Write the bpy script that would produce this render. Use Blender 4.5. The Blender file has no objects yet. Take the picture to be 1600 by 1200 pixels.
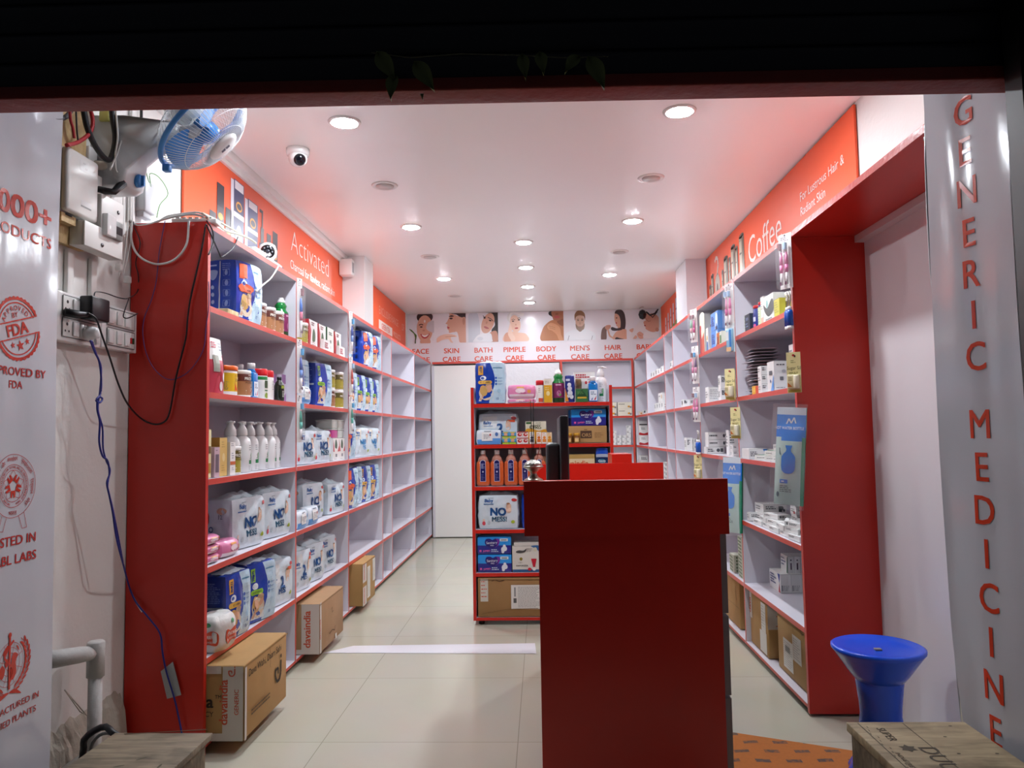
import bpy, bmesh, math, random
from math import pi, sin, cos, sqrt, radians
from mathutils import Vector, Matrix, noise

SC = bpy.context.scene
COL = SC.collection
random.seed(7)

# ------------------------------------------------------------------ camera
CAM_F, CAM_YAW, CAM_PITCH, CAM_ROLL, CAM_H = 1173.25, -0.0386, 0.0653, -0.0163, 1.2465
_cy, _sy = cos(CAM_YAW), sin(CAM_YAW); _cp, _sp = cos(CAM_PITCH), sin(CAM_PITCH)
_f = Vector((_sy*_cp, _cy*_cp, _sp)); _r = Vector((_cy, -_sy, 0)); _u = _r.cross(_f)
CR = cos(CAM_ROLL)*_r + sin(CAM_ROLL)*_u
CU = -sin(CAM_ROLL)*_r + cos(CAM_ROLL)*_u
CPOS = Vector((0, 0, CAM_H))
cam = bpy.data.cameras.new('camera')
cam.sensor_width = 36; cam.lens = 36*CAM_F/1600; cam.clip_start = .05
camo = bpy.data.objects.new('camera', cam)
COL.objects.link(camo)
mw = Matrix.Identity(4)
for i in range(3):
    mw[i][0], mw[i][1], mw[i][2], mw[i][3] = CR[i], CU[i], -_f[i], CPOS[i]
camo.matrix_world = mw
SC.camera = camo

def at(x, y, ax, val):
    """the point of the photograph's sight line (x, y) on the plane X, Y or Z = val"""
    d = _f + CR*((x-800)/CAM_F) - CU*((y-600)/CAM_F)
    i = 'XYZ'.index(ax)
    return CPOS + d*((val-CPOS[i])/d[i])

# ------------------------------------------------------------------ world, exposure
w = bpy.data.worlds.new('night'); SC.world = w
w.use_nodes = True
w.node_tree.nodes['Background'].inputs[0].default_value = (.45, .48, .56, 1)
w.node_tree.nodes['Background'].inputs[1].default_value = .009
SC.view_settings.view_transform = 'Standard'
SC.view_settings.look = 'None'
SC.view_settings.gamma = 1
SC.view_settings.exposure = 2.03
LAMP = 150.0          # radiance of a downlight's lens
LAMP_COL = '#F2F8FF'

# ------------------------------------------------------------------ room sizes
XWL, XWR = -1.67, 1.49            # side walls
XL, XR = -1.348, 1.137            # shelf fronts
CEIL = 2.76
YBACK = 9.30
YL = [2.983, 4.08, 5.199, 6.313, 6.72, 7.947, 9.137]
YR = [3.396, 4.40, 5.442, 6.477, 6.919, 8.109, 9.137]
ZS = [2.118, 1.774, 1.421, 1.069, .717, .362, .035]     # shelf board centres
TH = .024
def ztop(r):            # upper face of the board under row r
    return ZS[r+1] + TH/2 + .002

# ------------------------------------------------------------------ materials
def lin(h):
    h = h.lstrip('#')
    o = []
    for i in (0, 2, 4):
        c = int(h[i:i+2], 16)/255
        o.append(c/12.92 if c <= .04045 else ((c+.055)/1.055)**2.4)
    return o
_M = {}
def M(h, rough=.5, bump=0, bscale=30, var=0, metal=0, coat=0, trans=0, emit=0, alpha=1, spec=.5, vscale=8):
    key = (h, rough, bump, bscale, var, metal, coat, trans, emit, alpha, spec, vscale)
    if key in _M: return _M[key]
    m = bpy.data.materials.new('mat_'+h.strip('#')+'_'+str(len(_M)))
    m.use_nodes = True
    nt = m.node_tree; p = nt.nodes['Principled BSDF']
    c = lin(h)
    p.inputs['Base Color'].default_value = (*c, 1)
    p.inputs['Roughness'].default_value = rough
    p.inputs['Metallic'].default_value = metal
    p.inputs['Coat Weight'].default_value = coat
    p.inputs['Coat Roughness'].default_value = .08
    p.inputs['Specular IOR Level'].default_value = spec
    p.inputs['Transmission Weight'].default_value = trans
    if alpha < 1: p.inputs['Alpha'].default_value = alpha
    if emit:
        p.inputs['Emission Color'].default_value = (*c, 1)
        p.inputs['Emission Strength'].default_value = emit
    tc = nt.nodes.new('ShaderNodeTexCoord')
    if var:
        n = nt.nodes.new('ShaderNodeTexNoise'); n.inputs['Scale'].default_value = vscale; n.inputs['Detail'].default_value = 5
        nt.links.new(tc.outputs['Object'], n.inputs['Vector'])
        mx = nt.nodes.new('ShaderNodeMixRGB')
        mx.inputs[1].default_value = (*[max(0, k*(1-var)) for k in c], 1)
        mx.inputs[2].default_value = (*[min(1, k*(1+var)) for k in c], 1)
        nt.links.new(n.outputs['Fac'], mx.inputs[0]); nt.links.new(mx.outputs[0], p.inputs['Base Color'])
    if bump:
        n2 = nt.nodes.new('ShaderNodeTexNoise'); n2.inputs['Scale'].default_value = bscale; n2.inputs['Detail'].default_value = 4
        nt.links.new(tc.outputs['Object'], n2.inputs['Vector'])
        b = nt.nodes.new('ShaderNodeBump'); b.inputs['Strength'].default_value = bump; b.inputs['Distance'].default_value = .01
        nt.links.new(n2.outputs['Fac'], b.inputs['Height']); nt.links.new(b.outputs[0], p.inputs['Normal'])
    _M[key] = m
    return m
def ink(h, rough=.35): return M(h, rough)

RED = M('#C8281B', .3, var=.04, vscale=3)
EDGE = M('#CE4434', .35, var=.05, vscale=20)
LAV = M('#D9D6DF', .33, var=.02)
WALL = M('#E6E4E0', .6, bump=.12, bscale=60, var=.02)
PLASTER = M('#DAD6CB', .8, bump=.5, bscale=25, var=.05)
CEILM = M('#F6F4F1', .28, var=.015, vscale=1)
ORANGE = M('#EA5A2C', .5, bump=.02, bscale=6, var=.02)
WHITE = M('#ECEAE6', .4)
GLOSSW = M('#EDECEB', .15)
BLACK = M('#15151A', .4)
GREYP = M('#B9BBBE', .4)
CARD = M('#B08A55', .75, bump=.08, bscale=14, var=.1, vscale=12)
CARDD = M('#94693A', .8, bump=.08, bscale=14, var=.1, vscale=12)
FILMW = M('#D4E3EB', .28, bump=.35, bscale=22, coat=.5)
FILMB = M('#1C45A6', .25, bump=.3, bscale=24, coat=.5)

# ------------------------------------------------------------------ mesh builder
_TXT = {}
def text_geo(s, bold=0.0):
    """flat triangulated lettering, cap height about .7, starting at x = 0"""
    k = (s, bold)
    if k in _TXT: return _TXT[k]
    cu = bpy.data.curves.new('t', 'FONT'); cu.body = s; cu.size = 1; cu.resolution_u = 3; cu.offset = bold
    ob = bpy.data.objects.new('t', cu)
    me = ob.to_mesh()
    vs = [(v.co.x, v.co.y) for v in me.vertices]
    fs = [tuple(p.vertices) for p in me.polygons]
    ob.to_mesh_clear()
    bpy.data.objects.remove(ob); bpy.data.curves.remove(cu)
    x1 = max([v[0] for v in vs], default=0); x0 = min([v[0] for v in vs], default=0)
    _TXT[k] = (vs, fs, x0, x1)
    return _TXT[k]

class MB:
    def __init__(s): s.v = []; s.f = []; s.m = []; s.sm = []; s.mats = []
    def mi(s, mat):
        if mat not in s.mats: s.mats.append(mat)
        return s.mats.index(mat)
    def add(s, vs, fs, mat, smooth=False):
        o = len(s.v); s.v += [tuple(v) for v in vs]
        i = None if isinstance(mat, list) else s.mi(mat)
        for k, f in enumerate(fs):
            s.f.append(tuple(a+o for a in f)); s.m.append(s.mi(mat[k]) if i is None else i); s.sm.append(smooth)
        return s
    def box(s, x0, x1, y0, y1, z0, z1, mat, **fm):
        """fm: l r f b u d = material of that face (-x +x -y +y +z -z)"""
        vs = [(x0,y0,z0),(x1,y0,z0),(x1,y1,z0),(x0,y1,z0),(x0,y0,z1),(x1,y0,z1),(x1,y1,z1),(x0,y1,z1)]
        fs = [(0,3,2,1),(4,5,6,7),(0,1,5,4),(2,3,7,6),(3,0,4,7),(1,2,6,5)]
        ms = [fm.get(k, mat) for k in 'dufblr']
        return s.add(vs, fs, ms)
    def rbox(s, x0, x1, y0, y1, z0, z1, mat, r=.005, seg=2, taper=None):
        bm = bmesh.new(); bmesh.ops.create_cube(bm, size=1)
        for v in bm.verts:
            v.co = Vector(((x0+x1)/2+v.co.x*(x1-x0), (y0+y1)/2+v.co.y*(y1-y0), (z0+z1)/2+v.co.z*(z1-z0)))
        bmesh.ops.bevel(bm, geom=bm.edges[:], offset=r, segments=seg, profile=.5, affect='EDGES')
        bm.verts.index_update()
        s.add([v.co for v in bm.verts], [[v.index for v in f.verts] for f in bm.faces], mat, True)
        bm.free(); return s
    def lathe(s, prof, mat, n=20, sx=1, sy=1, c=(0,0,0), mats=None, axis=None, smooth=True):
        vs = []; fs = []; ms = []
        for r, z in prof:
            for i in range(n):
                a = 2*pi*i/n; vs.append((r*cos(a)*sx, r*sin(a)*sy, z))
        for j in range(len(prof)-1):
            for i in range(n):
                k = (i+1) % n
                fs.append((j*n+i, j*n+k, (j+1)*n+k, (j+1)*n+i)); ms.append(mats[j] if mats else mat)
        fs.append(tuple(range(n))[::-1]); ms.append(mats[0] if mats else mat)
        o = (len(prof)-1)*n
        fs.append(tuple(o+i for i in range(n))); ms.append(mats[-1] if mats else mat)
        R = axis.to_track_quat('Z', 'Y').to_matrix() if axis is not None else Matrix.Identity(3)
        vs = [R @ Vector(v)+Vector(c) for v in vs]
        return s.add(vs, fs, ms, smooth)
    def tube(s, pts, r, mat, n=6, closed=False):
        pts = [Vector(p) for p in pts]; N = len(pts); vs = []; fs = []
        up = Vector((.13, .31, .94))
        for i, p in enumerate(pts):
            a = pts[i-1] if (i > 0 or closed) else p; b = pts[(i+1) % N] if (i < N-1 or closed) else p
            t = (b-a).normalized() if (b-a).length > 1e-9 else Vector((0,0,1))
            x = t.cross(up)
            if x.length < 1e-3: x = t.cross(Vector((1,0,0)))
            x.normalize(); y = t.cross(x)
            rr = r[i] if isinstance(r, (list, tuple)) else r
            for k in range(n):
                q = 2*pi*k/n; vs.append(p+x*cos(q)*rr+y*sin(q)*rr)
        for i in range(N if closed else N-1):
            j = (i+1) % N
            for k in range(n):
                l = (k+1) % n; fs.append((i*n+k, i*n+l, j*n+l, j*n+k))
        if not closed: fs += [tuple(range(n))[::-1], tuple((N-1)*n+k for k in range(n))]
        return s.add(vs, fs, mat, True)
    def poly(s, pts, mp, mat):
        return s.add([mp(*p) for p in pts], [tuple(range(len(pts)))], mat)
    def rect(s, x0, x1, y0, y1, mp, mat, nx=1, ny=1):
        vs = [mp(x0+(x1-x0)*i/nx, y0+(y1-y0)*j/ny) for j in range(ny+1) for i in range(nx+1)]
        fs = [(j*(nx+1)+i, j*(nx+1)+i+1, (j+1)*(nx+1)+i+1, (j+1)*(nx+1)+i) for j in range(ny) for i in range(nx)]
        return s.add(vs, fs, mat)
    def disc(s, cx, cy, rx, ry, mp, mat, n=20, rot=0, a0=0, a1=2*pi):
        full = abs(a1-a0-2*pi) < 1e-6
        pts = []
        for i in range(n if full else n+1):
            a = a0+(a1-a0)*i/n
            x, y = rx*cos(a), ry*sin(a)
            pts.append((cx+x*cos(rot)-y*sin(rot), cy+x*sin(rot)+y*cos(rot)))
        return s.poly(pts, mp, mat)
    def ring(s, cx, cy, r0, r1, mp, mat, n=40, a0=0, a1=2*pi, wob=0, wn=0, sx=1):
        vs = []; fs = []
        for i in range(n+1):
            a = a0+(a1-a0)*i/n
            w = wob*abs(sin(a*wn)) if wob else 0
            vs += [mp(cx+r0*cos(a)*sx, cy+r0*sin(a)), mp(cx+(r1+w)*cos(a)*sx, cy+(r1+w)*sin(a))]
        fs = [(2*i, 2*i+1, 2*i+3, 2*i+2) for i in range(n)]
        return s.add(vs, fs, mat)
    def line(s, pts, wd, mp, mat):
        for (x0,y0),(x1,y1) in zip(pts, pts[1:]):
            d = sqrt((x1-x0)**2+(y1-y0)**2) or 1; nx, ny = -(y1-y0)/d*wd/2, (x1-x0)/d*wd/2
            s.poly([(x0-nx,y0-ny),(x1-nx,y1-ny),(x1+nx,y1+ny),(x0+nx,y0+ny)], mp, mat)
        return s
    def text(s, t, x, y, size, mp, mat, bold=0.0, al='c', rot=0, sx=1):
        """size = cap height"""
        vs, fs, x0, x1 = text_geo(t, min(bold, 0))
        k = size/.73; sh = {'c': (x0+x1)/2, 'l': x0, 'r': x1}[al]
        for n_, (da, db) in enumerate(((0, 0),) if bold <= 0 else ((bold, bold*.6), (-bold, bold*.6), (bold, -bold*.6), (-bold, -bold*.6), (0, 0))):
            out = []
            for a, b in vs:
                p, q = (a+da-sh)*k*sx, (b+db)*k
                X_, Y_ = x+p*cos(rot)-q*sin(rot), y+p*sin(rot)+q*cos(rot); P_ = Vector(mp(X_, Y_))
                if n_:
                    N_ = (Vector(mp(X_+.0008, Y_))-P_).cross(Vector(mp(X_, Y_+.0008))-P_)
                    if N_.length > 0: P_ += N_.normalized()*.00005*n_
                out.append(P_)
            s.add(out, fs, mat)
        return s
    def arctext(s, t, cx, cy, r, a0, a1, size, mp, mat, bold=0.0):
        n = len(t)
        for i, ch in enumerate(t):
            if ch == ' ': continue
            a = a0+(a1-a0)*(i+.5)/n
            s.text(ch, cx+r*cos(a), cy+r*sin(a), size, mp, mat, bold, rot=a-pi/2)
        return s
    def mesh(s, name):
        me = bpy.data.meshes.new(name); me.from_pydata(s.v, [], s.f)
        for m in s.mats: me.materials.append(m)
        me.polygons.foreach_set('material_index', s.m); me.polygons.foreach_set('use_smooth', s.sm)
        me.update(); return me
    def obj(s, name, parent=None, loc=(0,0,0), rz=0):
        return link(name, s.mesh(name), parent, loc, rz)

def link(name, me, parent=None, loc=(0,0,0), rz=0):
    o = bpy.data.objects.new(name, me); COL.objects.link(o)
    if parent: o.parent = parent
    o.location = loc; o.rotation_euler = (0, 0, rz)
    return o
def tag(o, label, cat, group=None):
    o['label'] = label; o['category'] = cat
    if group: o['group'] = group
    return o
def thing(name, label, cat, loc=(0,0,0), rz=0, group=None):
    o = link(name, None, None, loc, rz); return tag(o, label, cat, group)
def struct(o):
    o['kind'] = 'structure'; return o
def XY(z): return lambda u, v: (u, v, z)
def onX(x): return lambda u, v: (x, u, v)          # u = Y, v = Z  (left wall, read along +Y)
def onXr(x): return lambda u, v: (x, -u, v)        # right wall, u = -Y
def onY(y): return lambda u, v: (u, y, v)          # facing the entrance
# ------------------------------------------------------------------ floor and shell
def floor_mat():
    m = bpy.data.materials.new('vitrified_tile'); m.use_nodes = True
    nt = m.node_tree; p = nt.nodes['Principled BSDF']
    tc = nt.nodes.new('ShaderNodeTexCoord'); mp = nt.nodes.new('ShaderNodeMapping')
    mp.inputs['Location'].default_value = (.12, .08, 0)
    nt.links.new(tc.outputs['Object'], mp.inputs['Vector'])
    b = nt.nodes.new('ShaderNodeTexBrick'); b.offset = 0; b.inputs['Scale'].default_value = 1
    b.inputs['Brick Width'].default_value = .8; b.inputs['Row Height'].default_value = .8
    b.inputs['Mortar Size'].default_value = .0018; b.inputs['Mortar Smooth'].default_value = .2
    b.inputs['Color1'].default_value = (*lin('#CBC8B6'), 1); b.inputs['Color2'].default_value = (*lin('#C8C5B2'), 1)
    b.inputs['Mortar'].default_value = (*lin('#A29E8C'), 1)
    nt.links.new(mp.outputs[0], b.inputs['Vector'])
    n = nt.nodes.new('ShaderNodeTexNoise'); n.inputs['Scale'].default_value = 3; n.inputs['Detail'].default_value = 6
    nt.links.new(tc.outputs['Object'], n.inputs['Vector'])
    mx = nt.nodes.new('ShaderNodeMixRGB'); mx.blend_type = 'MULTIPLY'; mx.inputs[0].default_value = .12
    nt.links.new(b.outputs['Color'], mx.inputs[1]); nt.links.new(n.outputs['Color'], mx.inputs[2])
    nt.links.new(mx.outputs[0], p.inputs['Base Color'])
    rp = nt.nodes.new('ShaderNodeMapRange'); rp.inputs['To Min'].default_value = .08; rp.inputs['To Max'].default_value = .24
    nt.links.new(n.outputs['Fac'], rp.inputs['Value']); nt.links.new(rp.outputs[0], p.inputs['Roughness'])
    return m
def wood_mat(c1, c2):
    m = bpy.data.materials.new('plywood'); m.use_nodes = True
    nt = m.node_tree; p = nt.nodes['Principled BSDF']; p.inputs['Roughness'].default_value = .7
    tc = nt.nodes.new('ShaderNodeTexCoord'); mp = nt.nodes.new('ShaderNodeMapping'); mp.inputs['Scale'].default_value = (3, 22, 14)
    nt.links.new(tc.outputs['Object'], mp.inputs['Vector'])
    n = nt.nodes.new('ShaderNodeTexNoise'); n.inputs['Scale'].default_value = 2.2; n.inputs['Detail'].default_value = 8; n.inputs['Distortion'].default_value = .8
    nt.links.new(mp.outputs[0], n.inputs['Vector'])
    n2 = nt.nodes.new('ShaderNodeTexNoise'); n2.inputs['Scale'].default_value = 9; n2.inputs['Detail'].default_value = 6
    nt.links.new(tc.outputs['Object'], n2.inputs['Vector'])
    r = nt.nodes.new('ShaderNodeValToRGB')
    r.color_ramp.elements[0].color = (*lin(c1), 1); r.color_ramp.elements[1].color = (*lin(c2), 1)
    r.color_ramp.elements[0].position = .3; r.color_ramp.elements[1].position = .72
    nt.links.new(n.outputs['Fac'], r.inputs[0])
    r2 = nt.nodes.new('ShaderNodeValToRGB'); r2.color_ramp.elements[0].position = .36; r2.color_ramp.elements[1].position = .5
    r2.color_ramp.elements[0].color = (.45, .43, .4, 1)
    nt.links.new(n2.outputs['Fac'], r2.inputs[0])
    mx = nt.nodes.new('ShaderNodeMixRGB'); mx.blend_type = 'MULTIPLY'; mx.inputs[0].default_value = .6
    nt.links.new(r.outputs[0], mx.inputs[1]); nt.links.new(r2.outputs[0], mx.inputs[2]); nt.links.new(mx.outputs[0], p.inputs['Base Color'])
    return m

b = MB(); b.box(-3.2, 3.2, 1.2, YBACK+.1, -.12, 0, floor_mat()); struct(b.obj('floor'))
b = MB(); b.box(XWL-.15, XWR+.15, 1.81, YBACK+.1, CEIL, CEIL+.1, CEILM); struct(b.obj('ceiling'))
b = MB(); b.box(XWL-.15, XWL, 1.81, YBACK+.1, 0, CEIL, WALL); struct(b.obj('wall_left'))
b = MB(); b.box(XWR, XWR+.15, 2.165, YBACK+.1, 0, CEIL, WALL); struct(b.obj('wall_right'))
b = MB(); b.box(XWL, XWR, YBACK, YBACK+.1, 0, CEIL, WALL); struct(b.obj('wall_back'))
# plaster cornice under the ceiling on the left
b = MB(); b.box(XWL, XWL+.06, 2.35, 6.19, CEIL-.045, CEIL, WHITE); b.box(XWL, XWL+.03, 2.35, 6.19, CEIL-.07, CEIL-.045, WHITE)
struct(b.obj('trim_1'))
# pillars standing above the shelves
b = MB(); b.box(XWL, -1.47, 6.2, 6.53, 2.131, CEIL, GLOSSW); struct(b.obj('pillar_left'))
b = MB(); b.box(1.30, XWR, 6.62, 7.12, 2.131, CEIL, M('#E4E3E8', .12, bump=.12, bscale=40)); struct(b.obj('pillar_right'))
# rough plinth at the foot of the left wall
b = MB()
n = 60; vs = []; fs = []
for i in range(n+1):
    y = 2.05+(2.95-2.05)*i/n
    for k, (dx, z) in enumerate(((.0, .27), (.012, .235), (.022, .19), (.03, .1), (.035, 0))):
        j = noise.noise(Vector((y*26, k*2.7, 3)))
        vs.append((XWL+max(0, dx+.014*j*(k > 0)), y, z+.03*j*(0 <= k < 4)))
for i in range(n):
    for k in range(4): fs.append((i*5+k, i*5+k+1, i*5+k+6, i*5+k+5))
b.add(vs, fs, M('#B5AFA2', .9, bump=.9, bscale=30, var=.2, vscale=18)); struct(b.obj('baseboard_left'))
# back wall: white sliding door and vinyl panel between the shelves
b = MB(); b.box(-1.33, -.78, 9.10, 9.13, .012, 2.08, WHITE); b.box(-1.33, -1.30, 9.085, 9.10, .012, 2.08, M('#D3CFD6', .4)); struct(b.obj('door_1'))
b = MB(); b.box(-.775, .225, 9.10, 9.13, .012, 2.09, M('#DAD9DE', .3, bump=.25, bscale=26)); struct(b.obj('wall_panel'))
# recess at the right with a white sliding panel and its header rail
b = MB(); b.box(1.462, XWR-.001, 2.17, 3.388, .01, 2.08, M('#DDD9DC', .45, bump=.03)); struct(b.obj('door_2'))
b = MB(); b.box(1.42, XWR-.001, 2.17, 3.388, 2.075, 2.105, M('#D8D3D4', .4)); struct(b.obj('trim_2'))
JA, JB = (1.118, 2.155), (1.168, 1.86)     # far and near foot of the right jamb's splayed face
# rough plaster edge and dark shutter rail of the entrance
b = MB(); fp_ = [(JA[0]+.012, JA[1]), (JB[0]+.03, 1.81), (1.75, 1.81), (1.75, JA[1])]
b.add([(x, y, z) for z in (0, CEIL) for x, y in fp_], [(0,1,5,4),(1,2,6,5),(2,3,7,6),(3,0,4,7),(0,3,2,1),(4,5,6,7)], PLASTER); struct(b.obj('wall_jamb'))
RAIL = M('#1B1817', .45)
b = MB(); b.box(1.074, 1.30, 1.655, 1.715, 0, 2.6, RAIL); b.box(1.085, 1.10, 1.63, 1.655, 0, 2.6, RAIL); struct(b.obj('trim_3'))

# ------------------------------------------------------------------ roller shutter over the entrance
SH = thing('roller_shutter', 'raised dark roller shutter with red bottom bar across the top of the entrance', 'shutter', (0, 1.72, 2.068))
b = MB(); dk = M('#23222B', .38, var=.1)
for i in range(9):
    z = .015+i*.075
    vs = []; fs = []
    for k in range(7):
        a = pi*k/6; vs += [(-2.3, .03-.016*sin(a), z+.0375*(1-cos(a))), (1.28, .03-.016*sin(a), z+.0375*(1-cos(a)))]
    fs = [(2*k, 2*k+1, 2*k+3, 2*k+2) for k in range(6)]
    b.add(vs, fs, dk, True)
b.box(-2.3, 1.28, .045, .06, .01, .7, dk)
b.obj('slat_curtain', SH)
b = MB(); b.rbox(-2.3, 1.28, .0, .08, -.012, .02, M('#8E2A20', .5, bump=.4, bscale=35, var=.2, vscale=20), .004); b.obj('bottom_bar', SH)
SH.rotation_euler = (0, .0135, 0)
GL = thing('leaf_garland', 'dry mango leaf garland hanging on the dark shutter above the entrance', 'garland', (0, 1.70, 2.1))
lf = [(590,85,620,130,.30),(618,118,612,160,.1),(648,100,680,145,.5),(662,150,662,160,.1),(815,88,822,128,.05),(842,85,850,120,.0),(905,90,882,118,-.2),(918,92,944,142,.4)]
for (x0,y0,x1,y1,k) in lf:
    A = at(x0,y0,'Y',1.70)-GL.location; B = at(x1,y1,'Y',1.70)-GL.location
    d = B-A; nrm = Vector((-d.z, 0, d.x)); wdt = .26 if d.length > .06 else .3
    vs = []; fs = []
    for i in range(9):
        t = i/8; wv = wdt*sin(pi*min(1, t*1.02)**.8)*.9
        c = A+d*t+Vector((0, -.012*sin(t*pi), 0))
        vs += [c-nrm*wv+Vector((0,-.012,0)), c, c+nrm*wv+Vector((0,-.014,0))]
    for i in range(8): fs += [(3*i,3*i+1,3*i+4,3*i+3),(3*i+1,3*i+2,3*i+5,3*i+4)]
    mb = MB(); mb.add(vs, fs, M('#6F7747', .6, var=.2), True); mb.obj('leaf', GL)
mb = MB(); mb.tube([at(x,y,'Y',1.702)-GL.location for x,y in ((580,82),(640,90),(720,84),(810,86),(880,90),(950,88))], .0015, M('#5E5A48', .8)); mb.obj('string', GL)

# ------------------------------------------------------------------ downlights
def downlight(x, y, lit, label, k=1.0):
    t = thing('downlight', label, 'ceiling light', (x, y, CEIL), 0, 'recessed ceiling downlights')
    mb = MB(); mp = lambda z: (lambda u, v: (u, v, z))
    mb.lathe([(.056, -.004), (.063, -.008), (.076, -.007), (.080, 0)], M('#E6E4E0', .35), 28); mb.obj('rim', t)
    mb = MB(); mb.lathe([(.054, -.0095), (.0535, -.005)], M(LAMP_COL, .5, emit=LAMP*k) if lit else M('#C8C5C0', .3), 28)
    mb.obj('lens', t)
rows = ['nearest the entrance', 'second from the entrance', 'farthest from the entrance']
for s, x in (('left', -.925), ('right', .682)):
    downlight(x, 2.62, True, f'lit downlight of the {s} row tucked behind the shutter', .24)
    for i, y in enumerate((3.505, 5.355, 7.20)):
        downlight(x, y, True, f'glowing round downlight in the {s} row of the ceiling, {rows[i]}', (1.2, 1.0, .85)[i])
    for i, y in enumerate((4.44, 6.285, 8.12)):
        downlight(x, y, False, f'unlit round downlight in the {s} row of the ceiling, {rows[i]}')
for i, y in enumerate((5.88, 6.79, 7.69, 8.65)):
    downlight(-.118, y, True, f'glowing downlight of the middle row, number {["one","two","three","four"][i]} counted from the entrance', .35)

# ------------------------------------------------------------------ wall shelving
def shelving(name, label, side):
    XF, YS, XB = (XL, YL, XWL) if side == 'L' else (XR, YR, XWR)
    sg = 1 if side == 'L' else -1       # front looks along +X / -X
    fk = 'r' if side == 'L' else 'l'
    t = thing(name, label, 'shelf', (XB, YS[0], 0))
    ox, oy = XB, YS[0]
    xf, xb = XF-ox, sg*.004
    def bx(part, xa, xc, ya, yb, za, zb, mat, **k):
        mb = MB(); mb.box(min(xa,xc), max(xa,xc), ya-oy, yb-oy, za, zb, mat, **k); mb.obj(part, t)
    bx('back_panel', xb, xb+sg*.008, YS[0]+.02, YS[-1]-.02, .05, 2.10, LAV)
    nearB = .0 if side == 'L' else .0
    bx('end_panel', xb, xf+sg*.001, YS[0]-.012, YS[0]+.012, .0 if side == 'L' else .012, 2.131, RED, b=LAV)
    for y in YS[1:-1]:
        bx('divider', sg*.01, xf, y-.010, y+.010, .03, 2.12, LAV, **{fk: EDGE})
    bx('end_panel', sg*.004, xf, YS[-1]-.010, YS[-1]+.010, .03, 2.12, LAV, **{fk: EDGE})
    for i, (y0, y1) in enumerate(zip(YS, YS[1:])):
        for r, z in enumerate(ZS):
            e = .0005 if r == 0 else 0
            bx('top_board' if r == 0 else 'shelf_board', sg*.01, xf+sg*.002, y0+(.0125 if i == 0 else .0102), y1-.0102, z-TH/2+(.0 if r < 6 else .008), z+TH/2, LAV, **{fk: EDGE})
    mb = MB(); mb.box(min(sg*.05, xf-sg*.03), max(sg*.05, xf-sg*.03), .02, YS[-1]-oy-.02, 0, .03, M('#3A2522', .6)); mb.obj('plinth', t)
    return t
SL = shelving('shelving_unit', 'long white shelving with red edges and red end panel along the left wall', 'L')
SR = shelving('shelving_unit', 'long white medicine shelving with red edges along the right wall', 'R')
mb = MB(); mb.box(XR-XWR-.001, -.004, JA[1]-YR[0]+.002, -.013, 2.106, 2.131, RED, l=M('#C63424', .35, bump=.3, bscale=40)); mb.obj('canopy_board', SR)

# shelves on the back wall
BS = thing('shelving_unit', 'small red-edged white shelving on the back wall beside the right shelves', 'shelf', (.24, 9.137, 0))
def bsx(part, x0, x1, z0, z1, y0=0, y1=.155, mat=LAV, **k):
    mb = MB(); mb.box(x0-.24, x1-.24, y0, y1, z0, z1, mat, **k); mb.obj(part, BS)
bsx('top_board', -1.33, 1.125, 2.106, 2.131, f=EDGE)
bsx('divider', .235, .262, .03, 2.106, f=EDGE); bsx('divider', 1.10, 1.125, .03, 2.106, f=EDGE)
for z in ZS[1:]: bsx('shelf_board', .262, 1.10, z-.012, z+.012, f=EDGE)
bsx('back_panel', .262, 1.10, .05, 2.10, .145, .155)

# ------------------------------------------------------------------ printed sign boards above the shelves
WTXT = ink('#F4E4DC', .3)
def board(label, x, y0, y1, z0, z1, side):
    mb = MB(); s = 1 if side == 'L' else -1
    mb.box(min(x, x-s*.01), max(x, x-s*.01), y0, y1, z0, z1, ORANGE)
    return mb, (onX(x+.002) if side == 'L' else onXr(x-.002))
def prod(mb, mp, u, z, wd, h, c, kind='box', lab='#E9E6EE', cap='#2B2530'):
    """a printed picture of a packet or bottle"""
    lift = lambda a, b_, k=[0]: mp(a, b_)
    if kind == 'box':
        mb.rect(u, u+wd, z, z+h, mp, ink(c)); e = mpo(mp, .001)
        mb.rect(u-wd*.28, u, z+h*.02, z+h*.98, mp, ink('#D9D6E0'))
        mb.rect(u+wd*.08, u+wd*.92, z+h*.90, z+h*.99, e, ink('#E3E0E6'))
        mb.disc(u+wd/2, z+h*.73, wd*.3, wd*.2, e, ink('#E0A13A')); mb.disc(u+wd/2, z+h*.73, wd*.22, wd*.12, mpo(mp, .0015), ink('#33303F'))
        mb.rect(u, u+wd, z+h*.6, z+h*.655, e, ink(lab))
        mb.disc(u+wd/2, z+h*.28, wd*.38, h*.25, e, ink(lab), 24) if lab == '#E9E6EE' else mb.rect(u+wd*.15, u+wd*.85, z+h*.28, z+h*.31, e, ink('#D9D6E0'))
    else:
        mb.rect(u, u+wd, z, z+h*.72, mp, ink(c)); e = mpo(mp, .001)
        mb.rect(u, u+wd, z+h*.72, z+h, mp, ink(cap))
        mb.disc(u+wd/2, z+h*.60, wd*.34, wd*.22, e, ink('#E0A13A')); mb.rect(u, u+wd, z+h*.42, z+h*.5, e, ink('#DAD7DC'))
        mb.rect(u+wd*.15, u+wd*.85, z+h*.2, z+h*.23, e, ink('#AFA9B5'))
def mpo(mp, d):
    """the same printing plane lifted by d towards the viewer"""
    p0 = Vector(mp(0,0)); n = (Vector(mp(1,0))-p0).cross(Vector(mp(0,1))-p0).normalized()
    return lambda u, v: tuple(Vector(mp(u, v))+n*d)

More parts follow.
